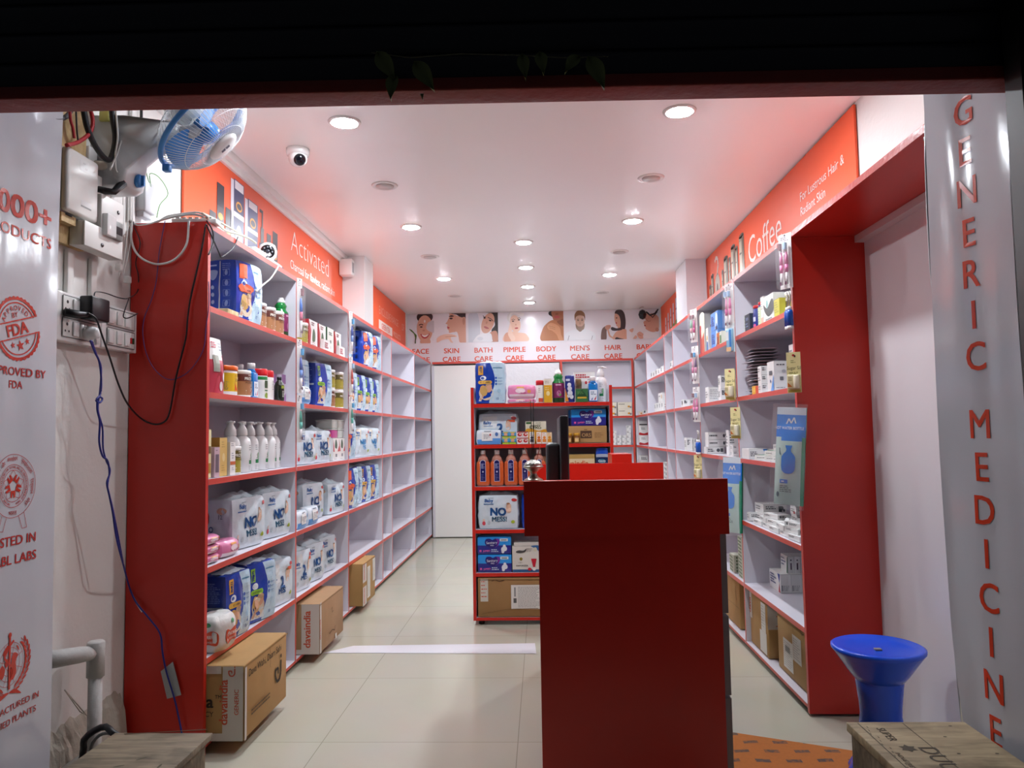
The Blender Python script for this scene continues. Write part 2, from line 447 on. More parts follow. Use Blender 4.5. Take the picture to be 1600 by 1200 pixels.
mb, mp = board('', -1.655, 3.39, 6.195, 2.132, 2.69, 'L')
z0 = 2.14
prod(mb, mp, 3.66, z0, .075, .26, '#3A3238', 'bot'); prod(mb, mp, 3.745, z0, .085, .43, '#4A4146', 'bot'); prod(mb, mp, 3.85, z0, .075, .33, '#453C42', 'bot')
prod(mb, mp, 3.955, z0, .14, .52, '#343A66'); prod(mb, mp, 4.15, z0, .15, .47, '#3B4274', lab='#E2E0E8'); 
mb.rect(4.33, 4.42, z0, z0+.26, mp, ink('#3D4064')); mb.rect(4.35, 4.40, z0+.26, z0+.36, mp, ink('#3A3136')); mb.rect(4.365, 4.385, z0+.36, z0+.45, mp, ink('#2B2530')); mb.rect(4.33, 4.385, z0+.445, z0+.465, mp, ink('#2B2530')); mb.rect(4.335, 4.415, z0+.02, z0+.13, mpo(mp,.001), ink('#E6E3EA')); mb.disc(4.375, z0+.19, .03, .02, mpo(mp,.001), ink('#E0A13A'))
prod(mb, mp, 4.45, z0, .07, .35, '#42393F', 'bot'); prod(mb, mp, 4.55, z0, .085, .39, '#4A4046', 'bot'); prod(mb, mp, 4.70, z0, .05, .2, '#42393F', 'bot')
mb.text('Activated', 4.89, 2.49, .155, mp, WTXT, -.018, 'l', sx=1.12)
mb.text('Charcoal for flawless, radiant skin', 4.88, 2.37, .062, mp, WTXT, 0, 'l', sx=.93)
tag(mb.obj('sign_board'), 'orange sign with dark toiletry packets and thin word Activated on the left wall', 'sign', 'orange sign boards above the shelves')
mb, mp = board('', -1.655, 6.54, 9.13, 2.132, 2.745, 'L')
mb.text('EXCLUSIVE RANGE', 7.62, 2.50, .09, mp, ink('#F0CFC2'), -.022, 'l'); mb.text('OF', 8.88, 2.50, .09, mp, ink('#F0CFC2'), -.022, 'l')
mb.rect(7.60, 8.30, 2.345, 2.44, mp, ink('#F2DDD4')); mb.text('GREEN TEA', 7.95, 2.36, .062, mpo(mp,.001), ink('#E2502A'), .01, 'c')
mb.text('PRODUCTS', 8.36, 2.36, .062, mp, ink('#F0CFC2'), -.01, 'l')
mb.rect(6.6, 6.66, 2.2, 2.45, mp, ink('#F2DDD4')); mb.disc(6.85, 2.16, .07, .03, mp, ink('#E0B53A'))
tag(mb.obj('sign_board'), 'orange GREEN TEA sign beyond the left pillar near the back wall', 'sign', 'orange sign boards above the shelves')
mb, mp = board('', 1.475, 3.46, 6.60, 2.132, 2.745, 'R')
mb.text('Coffee', -5.26, 2.395, .20, mp, WTXT, -.004, 'l', sx=1.0)
mb.text('For Lustrous Hair &', -4.20, 2.515, .052, mp, WTXT, .004, 'l', sx=1.06)
mb.text('Radiant Skin', -4.20, 2.432, .052, mp, WTXT, .004, 'l', sx=1.06)
zr = 2.30
for u, h, wd in ((-6.50,.25,.07),(-6.42,.36,.09),(-6.05,.30,.06),(-5.97,.42,.13),(-5.82,.37,.06),(-5.74,.47,.12),(-5.61,.42,.07),(-5.5,.50,.13)):
    h *= .70
    mb.rect(u, u+wd, zr, zr+h, mp, ink('#8C7F6A')); mb.rect(u+wd*.62, u+wd, zr, zr+h*.97, mpo(mp,.001), ink('#6B5F50')); mb.rect(u+.008, u+wd*.55, zr+h*.1, zr+h*.9, mpo(mp,.001), ink('#B7AD97'))
    mb.rect(u+.014, u+wd*.5, zr+h*.62, zr+h*.66, mpo(mp,.002), ink('#4D443A')); mb.rect(u+.014, u+wd*.5, zr+h*.2, zr+h*.26, mpo(mp,.002), ink('#4D443A')); mb.disc(u+wd/2, zr+h, wd/2, .018, mp, ink('#5E5346'))
mb.disc(-6.2, zr+.09, .09, .15, mp, ink('#B8AE9E'), 24); mb.rect(-6.3, -6.1, zr, zr+.09, mp, ink('#B8AE9E')); mb.disc(-6.2, zr+.12, .02, .035, mpo(mp,.001), ink('#3D352E'))
mb.line([(-6.2, zr+.22), (-6.16, zr+.30), (-6.17, zr+.355), (-6.23, zr+.375), (-6.27, zr+.345)], .03, mp, ink('#E8DFD2'))
for a, c in ((-6.596, '#D8401A'),): mb.rect(a, a+.035, 2.135, 2.74, mpo(mp,.001), ink(c))
tag(mb.obj('sign_board'), 'orange Coffee sign about Lustrous Hair on the right wall', 'sign', 'orange sign boards above the shelves')
mb, mp = board('', 1.475, 7.13, 9.13, 2.132, 2.745, 'R')
for i in range(6):
    u = -8.85+i*.17; h = .34+i*.022
    mb.rect(u, u+.13, z0, z0+h*.7, mp, ink('#4F8A45')); mb.rect(u+.02, u+.11, z0+h*.1, z0+h*.45, mpo(mp,.001), ink('#8FB86A'))
    mb.rect(u+.03, u+.10, z0+h*.7, z0+h*1.25, mp, ink('#C9C4D2')); mb.rect(u+.03, u+.10, z0+h*.95, z0+h, mpo(mp,.001), ink('#6A6276'))
tag(mb.obj('sign_board'), 'orange sign with a row of green bottles at the far right of the shop', 'sign', 'orange sign boards above the shelves')
# ------------------------------------------------------------------ care poster over the back shelves
def smooth(pts, n=6):
    N = len(pts); out = []
    for i in range(N):
        p0, p1, p2, p3 = pts[i-1], pts[i], pts[(i+1) % N], pts[(i+2) % N]
        for k in range(n):
            t = k/n
            out.append(tuple(.5*(2*p1[j]+(-p0[j]+p2[j])*t+(2*p0[j]-5*p1[j]+4*p2[j]-p3[j])*t*t+(-p0[j]+3*p1[j]-3*p2[j]+p3[j])*t**3) for j in (0, 1)))
    return out
PB = MB(); PB.rect(XWL+.01, XWR-.01, 2.125, CEIL-.005, onY(YBACK-.004), M('#E6E2E8', .2))
class Tile:
    def __init__(s, x0, x1, bg):
        s.x0, s.x1, s.k = x0, x1, 0; PB.rect(x0, x1, 2.385, CEIL-.006, s.mp(), ink(bg, .25))
    def mp(s):
        s.k += 1; y = YBACK-.004-.0006*s.k; x0, x1 = s.x0, s.x1
        return lambda u, v: (x0+(x1-x0)*min(1, max(0, u)), y, 2.385+.369*min(1, max(0, v)))
    def b(s, c, *pts): PB.poly(smooth(pts), s.mp(), ink(c, .25))
    def e(s, c, x, y, rx, ry, rot=0): PB.disc(x, y, rx, ry, s.mp(), ink(c, .25), 22, rot)
    def l(s, c, wd, *pts): PB.line(pts, wd, s.mp(), ink(c, .25))
SK, SK2, SK3, LIP, HR = '#D9A48C', '#C68D76', '#EBC2AC', '#B8484B', '#3B2A2B'
t = Tile(-1.665, -1.325, '#CFCBD3')
t.b('#E0DDE3', (.3,.9),(.5,1.0),(1,1),(1,.1),(.75,.3),(.45,.3),(.33,.6)); t.e(HR, .66, .9, .3, .22); t.e(SK, .66, .5, .3, .46); t.b(SK, (.5,.0),(.85,.0),(.8,.2),(.55,.2))
t.b('#C3C0C6', (.72,.58),(.8,.72),(1,.75),(1,.38),(.85,.4),(.73,.48)); t.l('#2B1D1E', .03, (.44,.62),(.52,.655),(.6,.63)); t.e('#2B1D1E', .53, .56, .05, .022); t.e(SK2, .62, .44, .05, .03)
t.b(LIP, (.5,.32),(.66,.28),(.84,.33),(.76,.2),(.66,.16),(.56,.2)); t.b('#F3EEEA', (.54,.3),(.66,.27),(.8,.31),(.72,.23),(.62,.22)); t.e('#E9E4E2', .66, .75, .03, .05)
t.b('#5B7A3C', (.08,.5),(.18,.46),(.3,.34),(.36,.26),(.31,.05),(.28,.0),(.33,.0),(.27,.3),(.15,.42))
t = Tile(-1.293, -.925, '#D6CFD2')
t.b(HR, (.42,1),(1,1),(1,.72),(.85,.78),(.7,.95)); t.b(SK, (.45,1),(.44,.9),(.36,.72),(.31,.66),(.38,.62),(.36,.57),(.39,.53),(.37,.47),(.42,.42),(.43,.34),(.6,.36),(.72,.32),(.78,.02),(1,.0),(1,.8),(.85,.86),(.6,.96))
t.e(SK2, .93, .72, .045, .12); t.b('#2F2022', (.42,.9),(.52,.94),(.6,.9),(.5,.885)); t.e('#37282B', .5, .83, .06, .03); t.b(LIP, (.36,.55),(.44,.53),(.43,.49),(.38,.49))
t.b('#E4E0E4', (.55,.3),(.7,.36),(.76,.1),(.74,.0),(.4,.0)); t.b(SK3, (.0,.14),(.16,.26),(.4,.3),(.62,.26),(.68,.2),(.5,.19),(.5,.1),(.56,.0),(.48,.02),(.4,.12),(.2,.1),(.02,.02)); t.l(SK2, .015, (.3,.2),(.5,.22),(.62,.22))
t = Tile(-.895, -.522, '#B9BFCC')
t.b('#CDD3DD', (0,0),(0,.9),(.3,1),(.4,.4),(.3,0)); t.b('#35302F', (.5,1),(1,1),(1,.0),(.82,.1),(.78,.4),(.9,.6),(.75,.95)); t.e(SK, .66, .64, .2, .36, -.35); t.b(SK2, (.72,.3),(.95,.36),(.98,.0),(.74,.0))
t.l('#2B2326', .022, (.5,.9),(.56,.84),(.6,.86)); t.l('#2B2326', .022, (.66,.84),(.78,.78),(.84,.7)); t.e('#2B2326', .55, .82, .04, .022, -.4); t.e('#2B2326', .74, .73, .05, .025, -.4); t.e(SK2, .62, .66, .03, .05, -.3); t.b('#B55D5C', (.52,.52),(.6,.53),(.7,.46),(.6,.45))
t.b('#E8EAF0', (.2,.1),(.35,.25),(.6,.3),(.76,.28),(.8,.1),(.76,.0),(.2,.0)); t.e('#D9DDE6', .4, .12, .1, .06)
t = Tile(-.498, -.115, '#E9E2DE')
t.e('#DEDAD8', .45, .82, .22, .2); t.b('#EFEAE7', (.32,.7),(.34,.98),(.55,1),(.78,.95),(.72,.85),(.42,.95)); t.e(SK3, .5, .6, .17, .3, .15); t.b(SK3, (.14,.0),(.16,.26),(.32,.3),(.42,.34),(.62,.3),(.85,.24),(.9,.0)); t.b(SK, (.14,.0),(.15,.24),(.28,.3),(.34,.0))
t.l('#7A6257', .018, (.38,.73),(.44,.76),(.5,.73)); t.l('#7A6257', .018, (.57,.78),(.64,.8),(.68,.77)); t.e('#4A3A36', .43, .69, .04, .02); t.e('#4A3A36', .62, .73, .04, .02); t.e(SK, .52, .57, .03, .03); t.e(LIP, .54, .45, .06, .025, .1); t.b('#F0D0BE', (.26,.24),(.3,.5),(.34,.62),(.38,.5),(.4,.3),(.5,.1),(.4,.0))
t = Tile(-.112, .295, '#E8E4E6')
t.b('#2C2526', (.6,1),(.55,.9),(.62,.84),(.7,.8),(1,.8),(1,1)); t.b('#A86A4C', (.66,1),(.66,.82),(.72,.66),(.85,.62),(1,.7),(1,1)); t.b('#B5774F', (.32,.0),(.36,.4),(.5,.6),(.66,.7),(.8,.66),(1,.5),(1,.0)); t.b('#8A5238', (.8,.64),(.9,.7),(1,.72),(1,.5),(.9,.52)); t.e('#B54F4D', .8, .8, .09, .045); t.e('#8A5238', .8, .9, .05, .03)
t.b('#CE9268', (.5,.5),(.6,.6),(.75,.56),(.88,.44),(.92,.2),(.98,.02),(.86,.0),(.78,.2),(.64,.34),(.54,.38)); t.l('#9B6242', .012, (.54,.5),(.74,.44)); t.l('#9B6242', .012, (.56,.44),(.74,.38))
t = Tile(.308, .69, '#D3D8E0')
t.b('#C49B83', (.36,.0),(.4,.36),(.62,.36),(.66,.0)); t.e('#CFA58D', .5, .62, .145, .27); t.b('#8C6242', (.34,.66),(.33,.86),(.42,.99),(.56,.99),(.66,.88),(.665,.66),(.62,.8),(.5,.84),(.39,.8)); t.b('#8B6A52', (.36,.56),(.37,.42),(.44,.3),(.5,.27),(.57,.3),(.64,.42),(.645,.56),(.57,.47),(.43,.47))
t.l('#5E4030', .02, (.4,.7),(.47,.71)); t.l('#5E4030', .02, (.54,.71),(.61,.7)); t.e('#4A3A36', .44, .665, .03, .014); t.e('#4A3A36', .57, .665, .03, .014); t.e('#BE9078', .5, .56, .026, .045); t.e('#9C5F56', .5, .45, .05, .014)
t.b('#E6E9EE', (.0,.0),(.08,.26),(.36,.36),(.5,.28),(.64,.36),(.92,.26),(1,.0)); t.l('#4A4A50', .012, (.1,.0),(.14,.16)); t.l('#4A4A50', .012, (.86,.0),(.9,.14))
t = Tile(.722, 1.072, '#D2CCD0')
t.b(SK, (.70,.5),(.72,.3),(.86,.3),(.86,.55)); t.b(SK, (.62,.9),(.585,.74),(.6,.6),(.64,.5),(.66,.44),(.78,.46),(.8,.68),(.74,.82)); t.b('#3A292D', (.6,.88),(.64,.97),(.74,1),(.86,.98),(.95,.84),(.98,.55),(.93,.3),(.82,.2),(.76,.24),(.79,.42),(.80,.6),(.76,.78),(.68,.86))
t.b(SK, (.52,.0),(.58,.2),(.72,.3),(.9,.34),(1,.3),(1,.0)); t.b('#2B2226', (.6,.0),(.64,.07),(.75,.04),(.9,.0)); t.b('#3A292D', (.84,.4),(.66,.37),(.5,.42),(.45,.37),(.5,.3),(.66,.29),(.84,.32)); t.b('#6E4A3E', (.1,.0),(.12,.3),(.2,.42),(.32,.46),(.38,.4),(.3,.3),(.28,.0)); t.b(SK2, (.24,.4),(.3,.48),(.44,.48),(.42,.38),(.32,.32)); t.l(SK, .06, (.34,.34),(.4,.12),(.56,.0)); t.e('#2B1D1E', .66, .72, .03, .016); t.e(LIP, .645, .55, .025, .03)
t = Tile(1.105, 1.475, '#D9D0D2')
t.b('#E6E0E0', (.05,.0),(.2,.4),(.5,.7),(.7,.4),(.9,.2),(1,.0)); t.e('#D39C86', .8, .56, .24, .30, .3); t.b('#D39C86', (.52,.6),(.5,.48),(.56,.44),(.54,.36),(.62,.28),(.8,.22),(.95,.3),(.9,.6)); t.b('#D9A590', (.5,.7),(.56,.9),(.66,.8),(.6,.66)); t.l('#8A5548', .014, (.6,.62),(.66,.58),(.72,.6)); t.l('#8A5548', .012, (.56,.66),(.6,.67)); t.e('#A5443F', .53, .44, .035, .022, -.6); t.e('#C38670', .93, .3, .06, .07)
t.b('#D9A590', (.26,.18),(.36,.24),(.48,.14),(.46,.02),(.36,.0),(.28,.08)); t.b('#D9A590', (.0,.3),(.14,.36),(.1,.22)); t.b('#D9A590', (.12,.0),(.2,.12),(.26,.06),(.2,.0)); t.l('#A86B5A', .012, (.3,.14),(.4,.1)); t.b('#EDE6E6', (.5,.2),(.7,.22),(.95,.14),(1,.0),(.5,.0))
pm = onY(YBACK-.0065); RT = ink('#DB5232', .25)
for x, a in ((-1.495,'FACE'),(-1.108,'SKIN'),(-.708,'BATH'),(-.32,'PIMPLE'),(.075,'BODY'),(.492,"MEN'S"),(.90,'HAIR'),(1.30,'BABY')):
    PB.text(a, x, 2.255, .064, pm, RT, .02, sx=1.05); PB.text('CARE', x, 2.148, .064, pm, RT, .02, sx=1.05)
tag(PB.obj('wall_poster'), 'wide poster of eight skin and hair care portraits across the back wall', 'poster')

# ------------------------------------------------------------------ vinyl banners at both sides of the entrance
VIN = M('#C9CBD2', .16, bump=.14, bscale=7, coat=.3); VRED = M('#C8392A', .2, bump=.14, bscale=7)
VDK = M('#BE3A34', .2, bump=.14, bscale=7)
def wav(y, z, ph):
    return .006*noise.noise(Vector((y*14+ph, z*1.6, ph)))+.005*sin(y*31+z*2.2+ph)*(.4+.6*noise.noise(Vector((z*2, ph, 0))))
def banner(x, sg, y0, y1, z0, z1, ph, edge):
    """vinyl sheet on a side wall; sg = direction it faces"""
    mb = MB(); S = lambda y, z, e=0: (x+sg*(wav(y, z, ph)+e), y, z)
    ny, nz = 18, 70; vs = []; fs = []
    for e in (0, -.0012):
        for j in range(nz+1):
            for i in range(ny+1):
                z = z0+(z1-z0)*j/nz; yy0, yy1 = edge(z); vs.append(S(yy0+(yy1-yy0)*i/ny, z, e))
    m = (ny+1)*(nz+1)
    for q in (0, m):
        for j in range(nz):
            for i in range(ny): a = q+j*(ny+1)+i; fs.append((a, a+1, a+ny+2, a+ny+1))
    mb.add(vs, fs, VIN, True)
    return mb, S
BLX, BK = -1.59, .9666
mb, S0 = banner(BLX, 1, 1.75, 2.485, .02, 2.62, 1.3, lambda z: (1.82, 2.402+.006*sin(z*3)))
S = lambda u, v, e=0: S0(2.209+(u-2.285)*BK, 1.2465+(v-1.2465)*BK, e)
mp = lambda u, v: S(u, v, .0014)
c = 2.285
mb.text('2000+', c-.008, 1.955, .074, mp, VRED, .028, sx=1.22); mb.text('PRODUCTS', c, 1.890, .036, mp, VRED, .018, sx=1.2)
# round approval stamp cut by a tilted band
cz, q = 1.60, .30
def stamp(u, v):
    return mp(c+(u*cos(q)-v*sin(q)), cz+(u*sin(q)+v*cos(q)))
h = .028; R1 = .098; a = math.asin(h/R1)
for s in (0, pi):
    mb.ring(0, 0, .091, .098, stamp, VRED, 60, a+s, pi-a+s, .005, 18); mb.ring(0, 0, .080, .084, stamp, VRED, 40, a+s, pi-a+s)
mb.rect(-.096, .096, h-.004, h, stamp, VRED); mb.rect(-.096, .096, -h, -h+.004, stamp, VRED)
mb.text('FDA', 0, -.019, .038, stamp, VRED, .03, sx=1.0); mb.text('BY', 0, .036, .017, stamp, VRED, .01)
mb.arctext('APPROVED', 0, 0, .058, pi*.84, pi*.16, .016, stamp, VRED, .01)
def star(mb, x, y, r, mp, mat, ri=.4, rot=pi/2, n=5):
    mb.poly([(x+(r if i % 2 == 0 else r*ri)*cos(rot+i*pi/n), y+(r if i % 2 == 0 else r*ri)*sin(rot+i*pi/n)) for i in range(2*n)], mp, mat)
star(mb, 0, -.054, .019, stamp, VRED); star(mb, -.033, -.047, .012, stamp, VRED); star(mb, .033, -.047, .012, stamp, VRED)
mb.text('APPROVED BY', c, 1.452, .027, mp, VDK, .016, sx=1.12); mb.text('FDA', c, 1.412, .025, mp, VDK, .016)
# laboratory accreditation emblem
cz = 1.108; st = lambda u, v: mp(c+u, cz+v)
for r in (.099, .067, .050): mb.ring(0, 0, r-.0016, r, st, VDK, 48)
for wds, a0, a1 in (('राष्ट्रीय', 1.22, 1.02), ('परीक्षण', .96, .78), ('और', .74, .67), ('अंशशोधन', .63, .42), ('प्रयोगशाला', .38, .12), ('प्रत्यायन', .08, -.12), ('बोर्ड', -.16, -.28)):
    am = (a0+a1)/2*pi; mb.text(wds, .077*cos(am), .077*sin(am), .013, st, VDK, .004, rot=am-pi/2, sx=.8)
mb.text('भारत', 0, -.090, .014, st, VDK, .004)
mb.arctext('NATIONAL ACCREDITATION BOARD FOR TESTING AND CALIBRATION LABORATORIES INDIA', 0, 0, .0545, pi*1.42, -pi*.42, .008, st, VDK)
for i in range(5):
    an = pi/2+i*2*pi/5; g = lambda u, v, an=an: st(u*cos(an)-v*sin(an), u*sin(an)+v*cos(an))
    mb.poly([(.018,0),(.034,.013),(.034,.0195),(.024,.0145),(.011,.010)], g, VRED); mb.poly([(.018,0),(.011,-.010),(.024,-.0145),(.034,-.0195),(.034,-.013)], g, VRED)
    mb.line([(.022,0),(.034,-.012),(.047,-.002),(.047,.002),(.034,.012),(.022,0)], .0014, g, VDK)
for s in (-1, 1): mb.line([(s*.028,-.096),(s*.044,-.136),(s*.064,-.134),(s*.05,-.086)], .0016, st, VDK)
mb.text('TESTED IN', c, .925, .030, mp, VDK, .016, sx=1.12); mb.text('NABL LABS', c, .868, .030, mp, VDK, .016, sx=1.12)
# world emblem with staff, snake, globe and laurels
cz = .565; st = lambda u, v: mp(c+u, cz+v)
for r in (.066, .05, .034, .018): mb.ring(0, 0, r-.0014, r, st, VDK, 40)
for k in range(4):
    an = pi/8+k*pi/4; mb.line([(-.066*cos(an), -.066*sin(an)), (.066*cos(an), .066*sin(an))], .0014, st, VDK)
for pts in (((.008,-.04),(.02,-.05),(.034,-.03),(.03,.0),(.04,.02),(.02,.03),(.01,.01)), ((-.05,-.02),(-.03,-.035),(-.02,-.01),(-.035,.005)), ((-.03,.04),(-.01,.06),(-.004,.045),(-.02,.03)), ((.03,.05),(.045,.03),(.04,.045)), ((-.02,.01),(-.008,.02),(-.006,.0),(-.016,-.004))):
    mb.poly(smooth(pts), st, VRED)
st2 = lambda u, v: S(c+u, cz+v, .0022)
mb.rect(-.004, .004, -.075, .088, st2, VRED); mb.disc(0, .088, .0075, .008, st2, VRED)
mb.line([(.028*sin(k*.5)*(.55+.45*k/14), -.055+k*.0088) for k in range(15)], .007, st2, VRED)
for s in (-1, 1):
    mb.line([(s*.085*cos(-1.3+k*.17), .085*sin(-1.3+k*.17)) for k in range(14)], .002, st, VDK)
    for k in range(10):
        an = -1.1+k*.2
        for dr in (-.008, .008):
            g = lambda u, v, an=an, dr=dr, s=s: st(s*((.085+dr)*cos(an)+u*cos(an+1.57-dr*40)-v*sin(an+1.57-dr*40)), (.085+dr)*sin(an)+u*sin(an+1.57-dr*40)+v*cos(an+1.57-dr*40))
            mb.disc(0, 0, .012, .0038, g, VRED, 8)
    mb.poly(smooth([(0,-.085),(s*.03,-.082),(s*.062,-.105),(s*.03,-.095)]), st, VRED)
mb.text('MANUFACTURED IN', c, .422, .020, mp, VDK, .012, sx=1.12); mb.text('CERTIFIED PLANTS', c, .382, .020, mp, VDK, .012, sx=1.12)
o = mb.obj('vinyl_banner'); tag(o, 'white vinyl banner with red 2000+ PRODUCTS and approval stamps at the left edge', 'banner')

JD = Vector((JB[0]-JA[0], JB[1]-JA[1], 0)); JN = Vector((JD.y, -JD.x, 0)).normalized()      # faces the opening
if JN.x > 0: JN = -JN
JL = JD.length
def SR_(s, z, e=0):
    p_ = Vector((JA[0], JA[1], z))+JD*(s/JL)+JN*(wav(s, z, 7.7)*.8+e); return tuple(p_)
mb = MB(); ny, nz = 16, 70; vs = []; fs = []
for e in (0, -.0012):
    for j in range(nz+1):
        for i in range(ny+1):
            z = .02+2.2*j/nz; a0 = .075*max(0, (.75-z)/.5)**2-.010*max(0, sin((z-.6)/1.5*pi)); a1 = JL+.004*sin(z*3); vs.append(SR_(a0+(a1-a0)*i/ny, z, e))
m_ = (ny+1)*(nz+1)
for q in (0, m_):
    for j in range(nz):
        for i in range(ny): a = q+j*(ny+1)+i; fs.append((a, a+1, a+ny+2, a+ny+1))
mb.add(vs, fs, VIN, True)
mp = lambda u, v: SR_(u, v, .0014)
zz = lambda z: 1.2465+(z-1.2465)*.783
for i, ch in enumerate('GENERIC'): mb.text(ch, .148, zz(2.275-i*.1405), .078, mp, M('#DC4A30', .2, bump=.14, bscale=7), .012, sx=.92)
for i, ch in enumerate('MEDICINE'): mb.text(ch, .148, zz(1.205-i*.1425), .078, mp, M('#DC4A30', .2, bump=.14, bscale=7), .012, sx=.92)
o = mb.obj('vinyl_banner'); tag(o, 'white vinyl banner reading GENERIC MEDICINE downwards at the right of the entrance', 'banner')
mb = MB()
pts = [at(x, y, 'Y', 2.168) for x, y in ((1447,150),(1447,250),(1450,330),(1455,420),(1461,480),(1466,560),(1469,640),(1474,740),(1488,800),(1490,905),(1492,1000),(1499,1080),(1504,1128),(1512,1190))]
mb.tube(pts, .0045, M('#8F9195', .4)); o = mb.obj('cable'); tag(o, 'thin grey cable running down the far edge of the right banner', 'cable')
for x, y in ((1449,215),(1464,463),(1488,907)):
    p = at(x, y, 'Y', 2.166); mb = MB(); mb.rbox(-.006,.014,-.012,.012,-.006,.006, M('#55575B', .4), .002); q_ = mb.obj('clip', o); q_.location = p
# ------------------------------------------------------------------ furniture in the middle
GR = M('#86868B', .45)
CT = thing('sales_counter', 'maroon sales counter with grey drawer fronts standing in the shop entrance', 'counter', (-.065, 2.55, 0))
def cb(part, x0, x1, y0, y1, z0, z1, mat=RED, par=CT, **k):
    mb = MB(); mb.box(x0+.065, x1+.065, y0-2.55, y1-2.55, z0, z1, mat, **k); return mb.obj(part, par)
cb('upper_panel', -.065, .617, 2.55, 2.575, .90, 1.083)
cb('front_panel', -.018, .588, 2.562, 2.585, .01, .90)
cb('side_panel', -.018, .0, 2.585, 4.03, .01, .93); cb('side_panel', .57, .588, 2.585, 4.03, .01, .93)
cb('upper_panel', -.06, .64, 4.03, 4.055, .90, 1.078); cb('back_panel', -.018, .588, 4.03, 4.05, .01, .90)
cb('desktop', -.06, .615, 2.576, 4.03, .90, .925)
cb('ledge', -.06, .10, 2.576, 2.70, .925, 1.077); cb('riser', .372, .478, 4.056, 4.30, .90, 1.125)
for y0, y1 in ((2.60, 3.06), (3.07, 3.53), (3.54, 4.02)):
    for z0, z1 in ((.02, .35), (.36, .62), (.63, .893)):
        d = cb('drawer', .5885, .617, y0, y1, z0, z1, GR)
        mb = MB(); mb.rbox(.682, .692, (y0+y1)/2-2.55-.06, (y0+y1)/2-2.55+.06, z1-.05, z1-.035, M('#9A9A9C', .3, metal=1), .003); mb.obj('handle', d)
# incense stand, monitor
t = thing('incense_holder', 'small silver incense holder with burning sticks at the left end of the counter', 'incense holder', (-.032, 2.64, 1.0785))
SIL = M('#B9B7A8', .28, metal=.9)
mb = MB(); mb.lathe([(.034,0),(.032,.006),(.020,.012),(.012,.022),(.012,.03),(.022,.04),(.033,.046),(.036,.05),(.033,.053)], SIL, 20); mb.obj('base', t)
mb = MB(); mb.lathe([(.033,.053),(.030,.062),(.020,.07),(.008,.074)], M('#E8EBE4', .2, metal=.7, bump=.5, bscale=120), 20); mb.obj('dome', t)
for k, (dx, dy, h) in enumerate(((-.006,0,.21),(.004,.004,.215),(.018,-.004,.11),(-.02,.004,.10))):
    mb = MB(); mb.tube([(dx*.4,dy,.07),(dx,dy,.07+h)] if k < 2 else [(dx*.6,dy,.07),(dx*1.5,dy,.07+h*.5)], .0014, M('#1C1614' if k < 2 else '#C8523A', .8)); mb.obj('stick', t)
t = thing('monitor', 'black computer monitor seen edge-on at the left of the counter', 'monitor', (.058, 3.2, .9265))
DKP = M('#2E3134', .35, var=.1)
mb = MB(); mb.rbox(.012, .046, -.27, .27, .06, .385, DKP, .006); mb.obj('screen_frame', t)
mb = MB(); mb.rect(-.26, .26, .075, .37, lambda u, v: (.0465, u, v), M('#0B0C0E', .1)); mb.obj('screen', t)
mb = MB(); mb.rbox(-.042, .014, -.17, .17, .055, .275, M('#3F4346', .4), .012); mb.rect(-.12,.12,.09,.22, lambda u, v: (-.0425,u,v), M('#6A6563',.5)); mb.obj('back_housing', t)
mb = MB(); mb.rbox(-.02, .012, -.04, .04, .01, .14, DKP, .005); mb.rbox(-.09, .07, -.1, .1, 0, .012, DKP, .005); mb.obj('stand', t)

# display rack with products both sides
GX0, GX1, GY0, GY1 = -.468, .468, 4.97, 5.30
GZ = [1.431, 1.160, .884, .604, .324]
GD = thing('display_rack', 'free-standing red display rack behind the counter, its shelves full of products', 'rack', (-.468, 4.97, 0))
def gb(part, x0, x1, y0, y1, z0, z1, mat=RED, **k):
    mb = MB(); mb.box(x0+.468, x1+.468, y0-4.97, y1-4.97, z0, z1, mat, **k); return mb.obj(part, GD)
gb('side_panel', GX0, GX0+.02, GY0, GY1, .03, 1.553, RED, r=LAV); gb('side_panel', GX1-.02, GX1, GY0, GY1, .03, 1.553, RED, l=LAV)
for z in GZ: gb('shelf_board', GX0+.0205, GX1-.0205, GY0+.001, GY1, z-.012, z+.012, LAV, f=RED)
gb('shelf_board', GX0+.0205, GX1-.0205, GY0+.001, GY1, .03, .05, LAV, f=RED)
gb('back_panel', GX0+.0205, GX1-.0205, GY1-.01, GY1-.001, .05, 1.418, LAV)
for x in (GX0+.03, GX1-.07):
    for y in (GY0+.03, GY1-.07):
        mb = MB(); mb.lathe([(.02,0),(.02,.03)], BLACK, 12); mb.obj('foot', GD, (x+.488, y-4.95, 0))
# blue plastic stool
BLU = M('#1D55DE', .22, var=.05)
t = thing('stool', 'blue plastic hourglass stool with a dished round seat near the right wall', 'stool', (1.19, 2.80, 0))
mb = MB(); mb.lathe([(.0,.448),(.06,.447),(.115,.455),(.148,.466),(.157,.462),(.157,.452),(.15,.444),(.10,.37),(.083,.348)], BLU, 40); mb.obj('seat', t)
mb = MB()
prof = [(.082,.35),(.080,.34),(.071,.26),(.069,.225),(.072,.20),(.085,.10),(.105,.04),(.118,.012),(.118,0)]
n = 40; vs = []; fs = []
for r, z in prof:
    for i in range(n):
        a = 2*pi*i/n; k = max(0, (.2-z)/.2)
        rr = r*(1+.28*k*max(0, cos(3*a+.6))); vs.append((rr*cos(a), rr*sin(a), z))
for j in range(len(prof)-1):
    for i in range(n): fs.append((j*n+i, j*n+(i+1) % n, (j+1)*n+(i+1) % n, (j+1)*n+i))
mb.add(vs, fs, BLU, True); mb.obj('pedestal', t)
mb = MB(); mb.rbox(-.012,.012,-.010,.010,.4475,.4545, M('#8B8580',.5), .002); o = mb.obj('label', t); o['label'] = 'small grey tag on the seat'

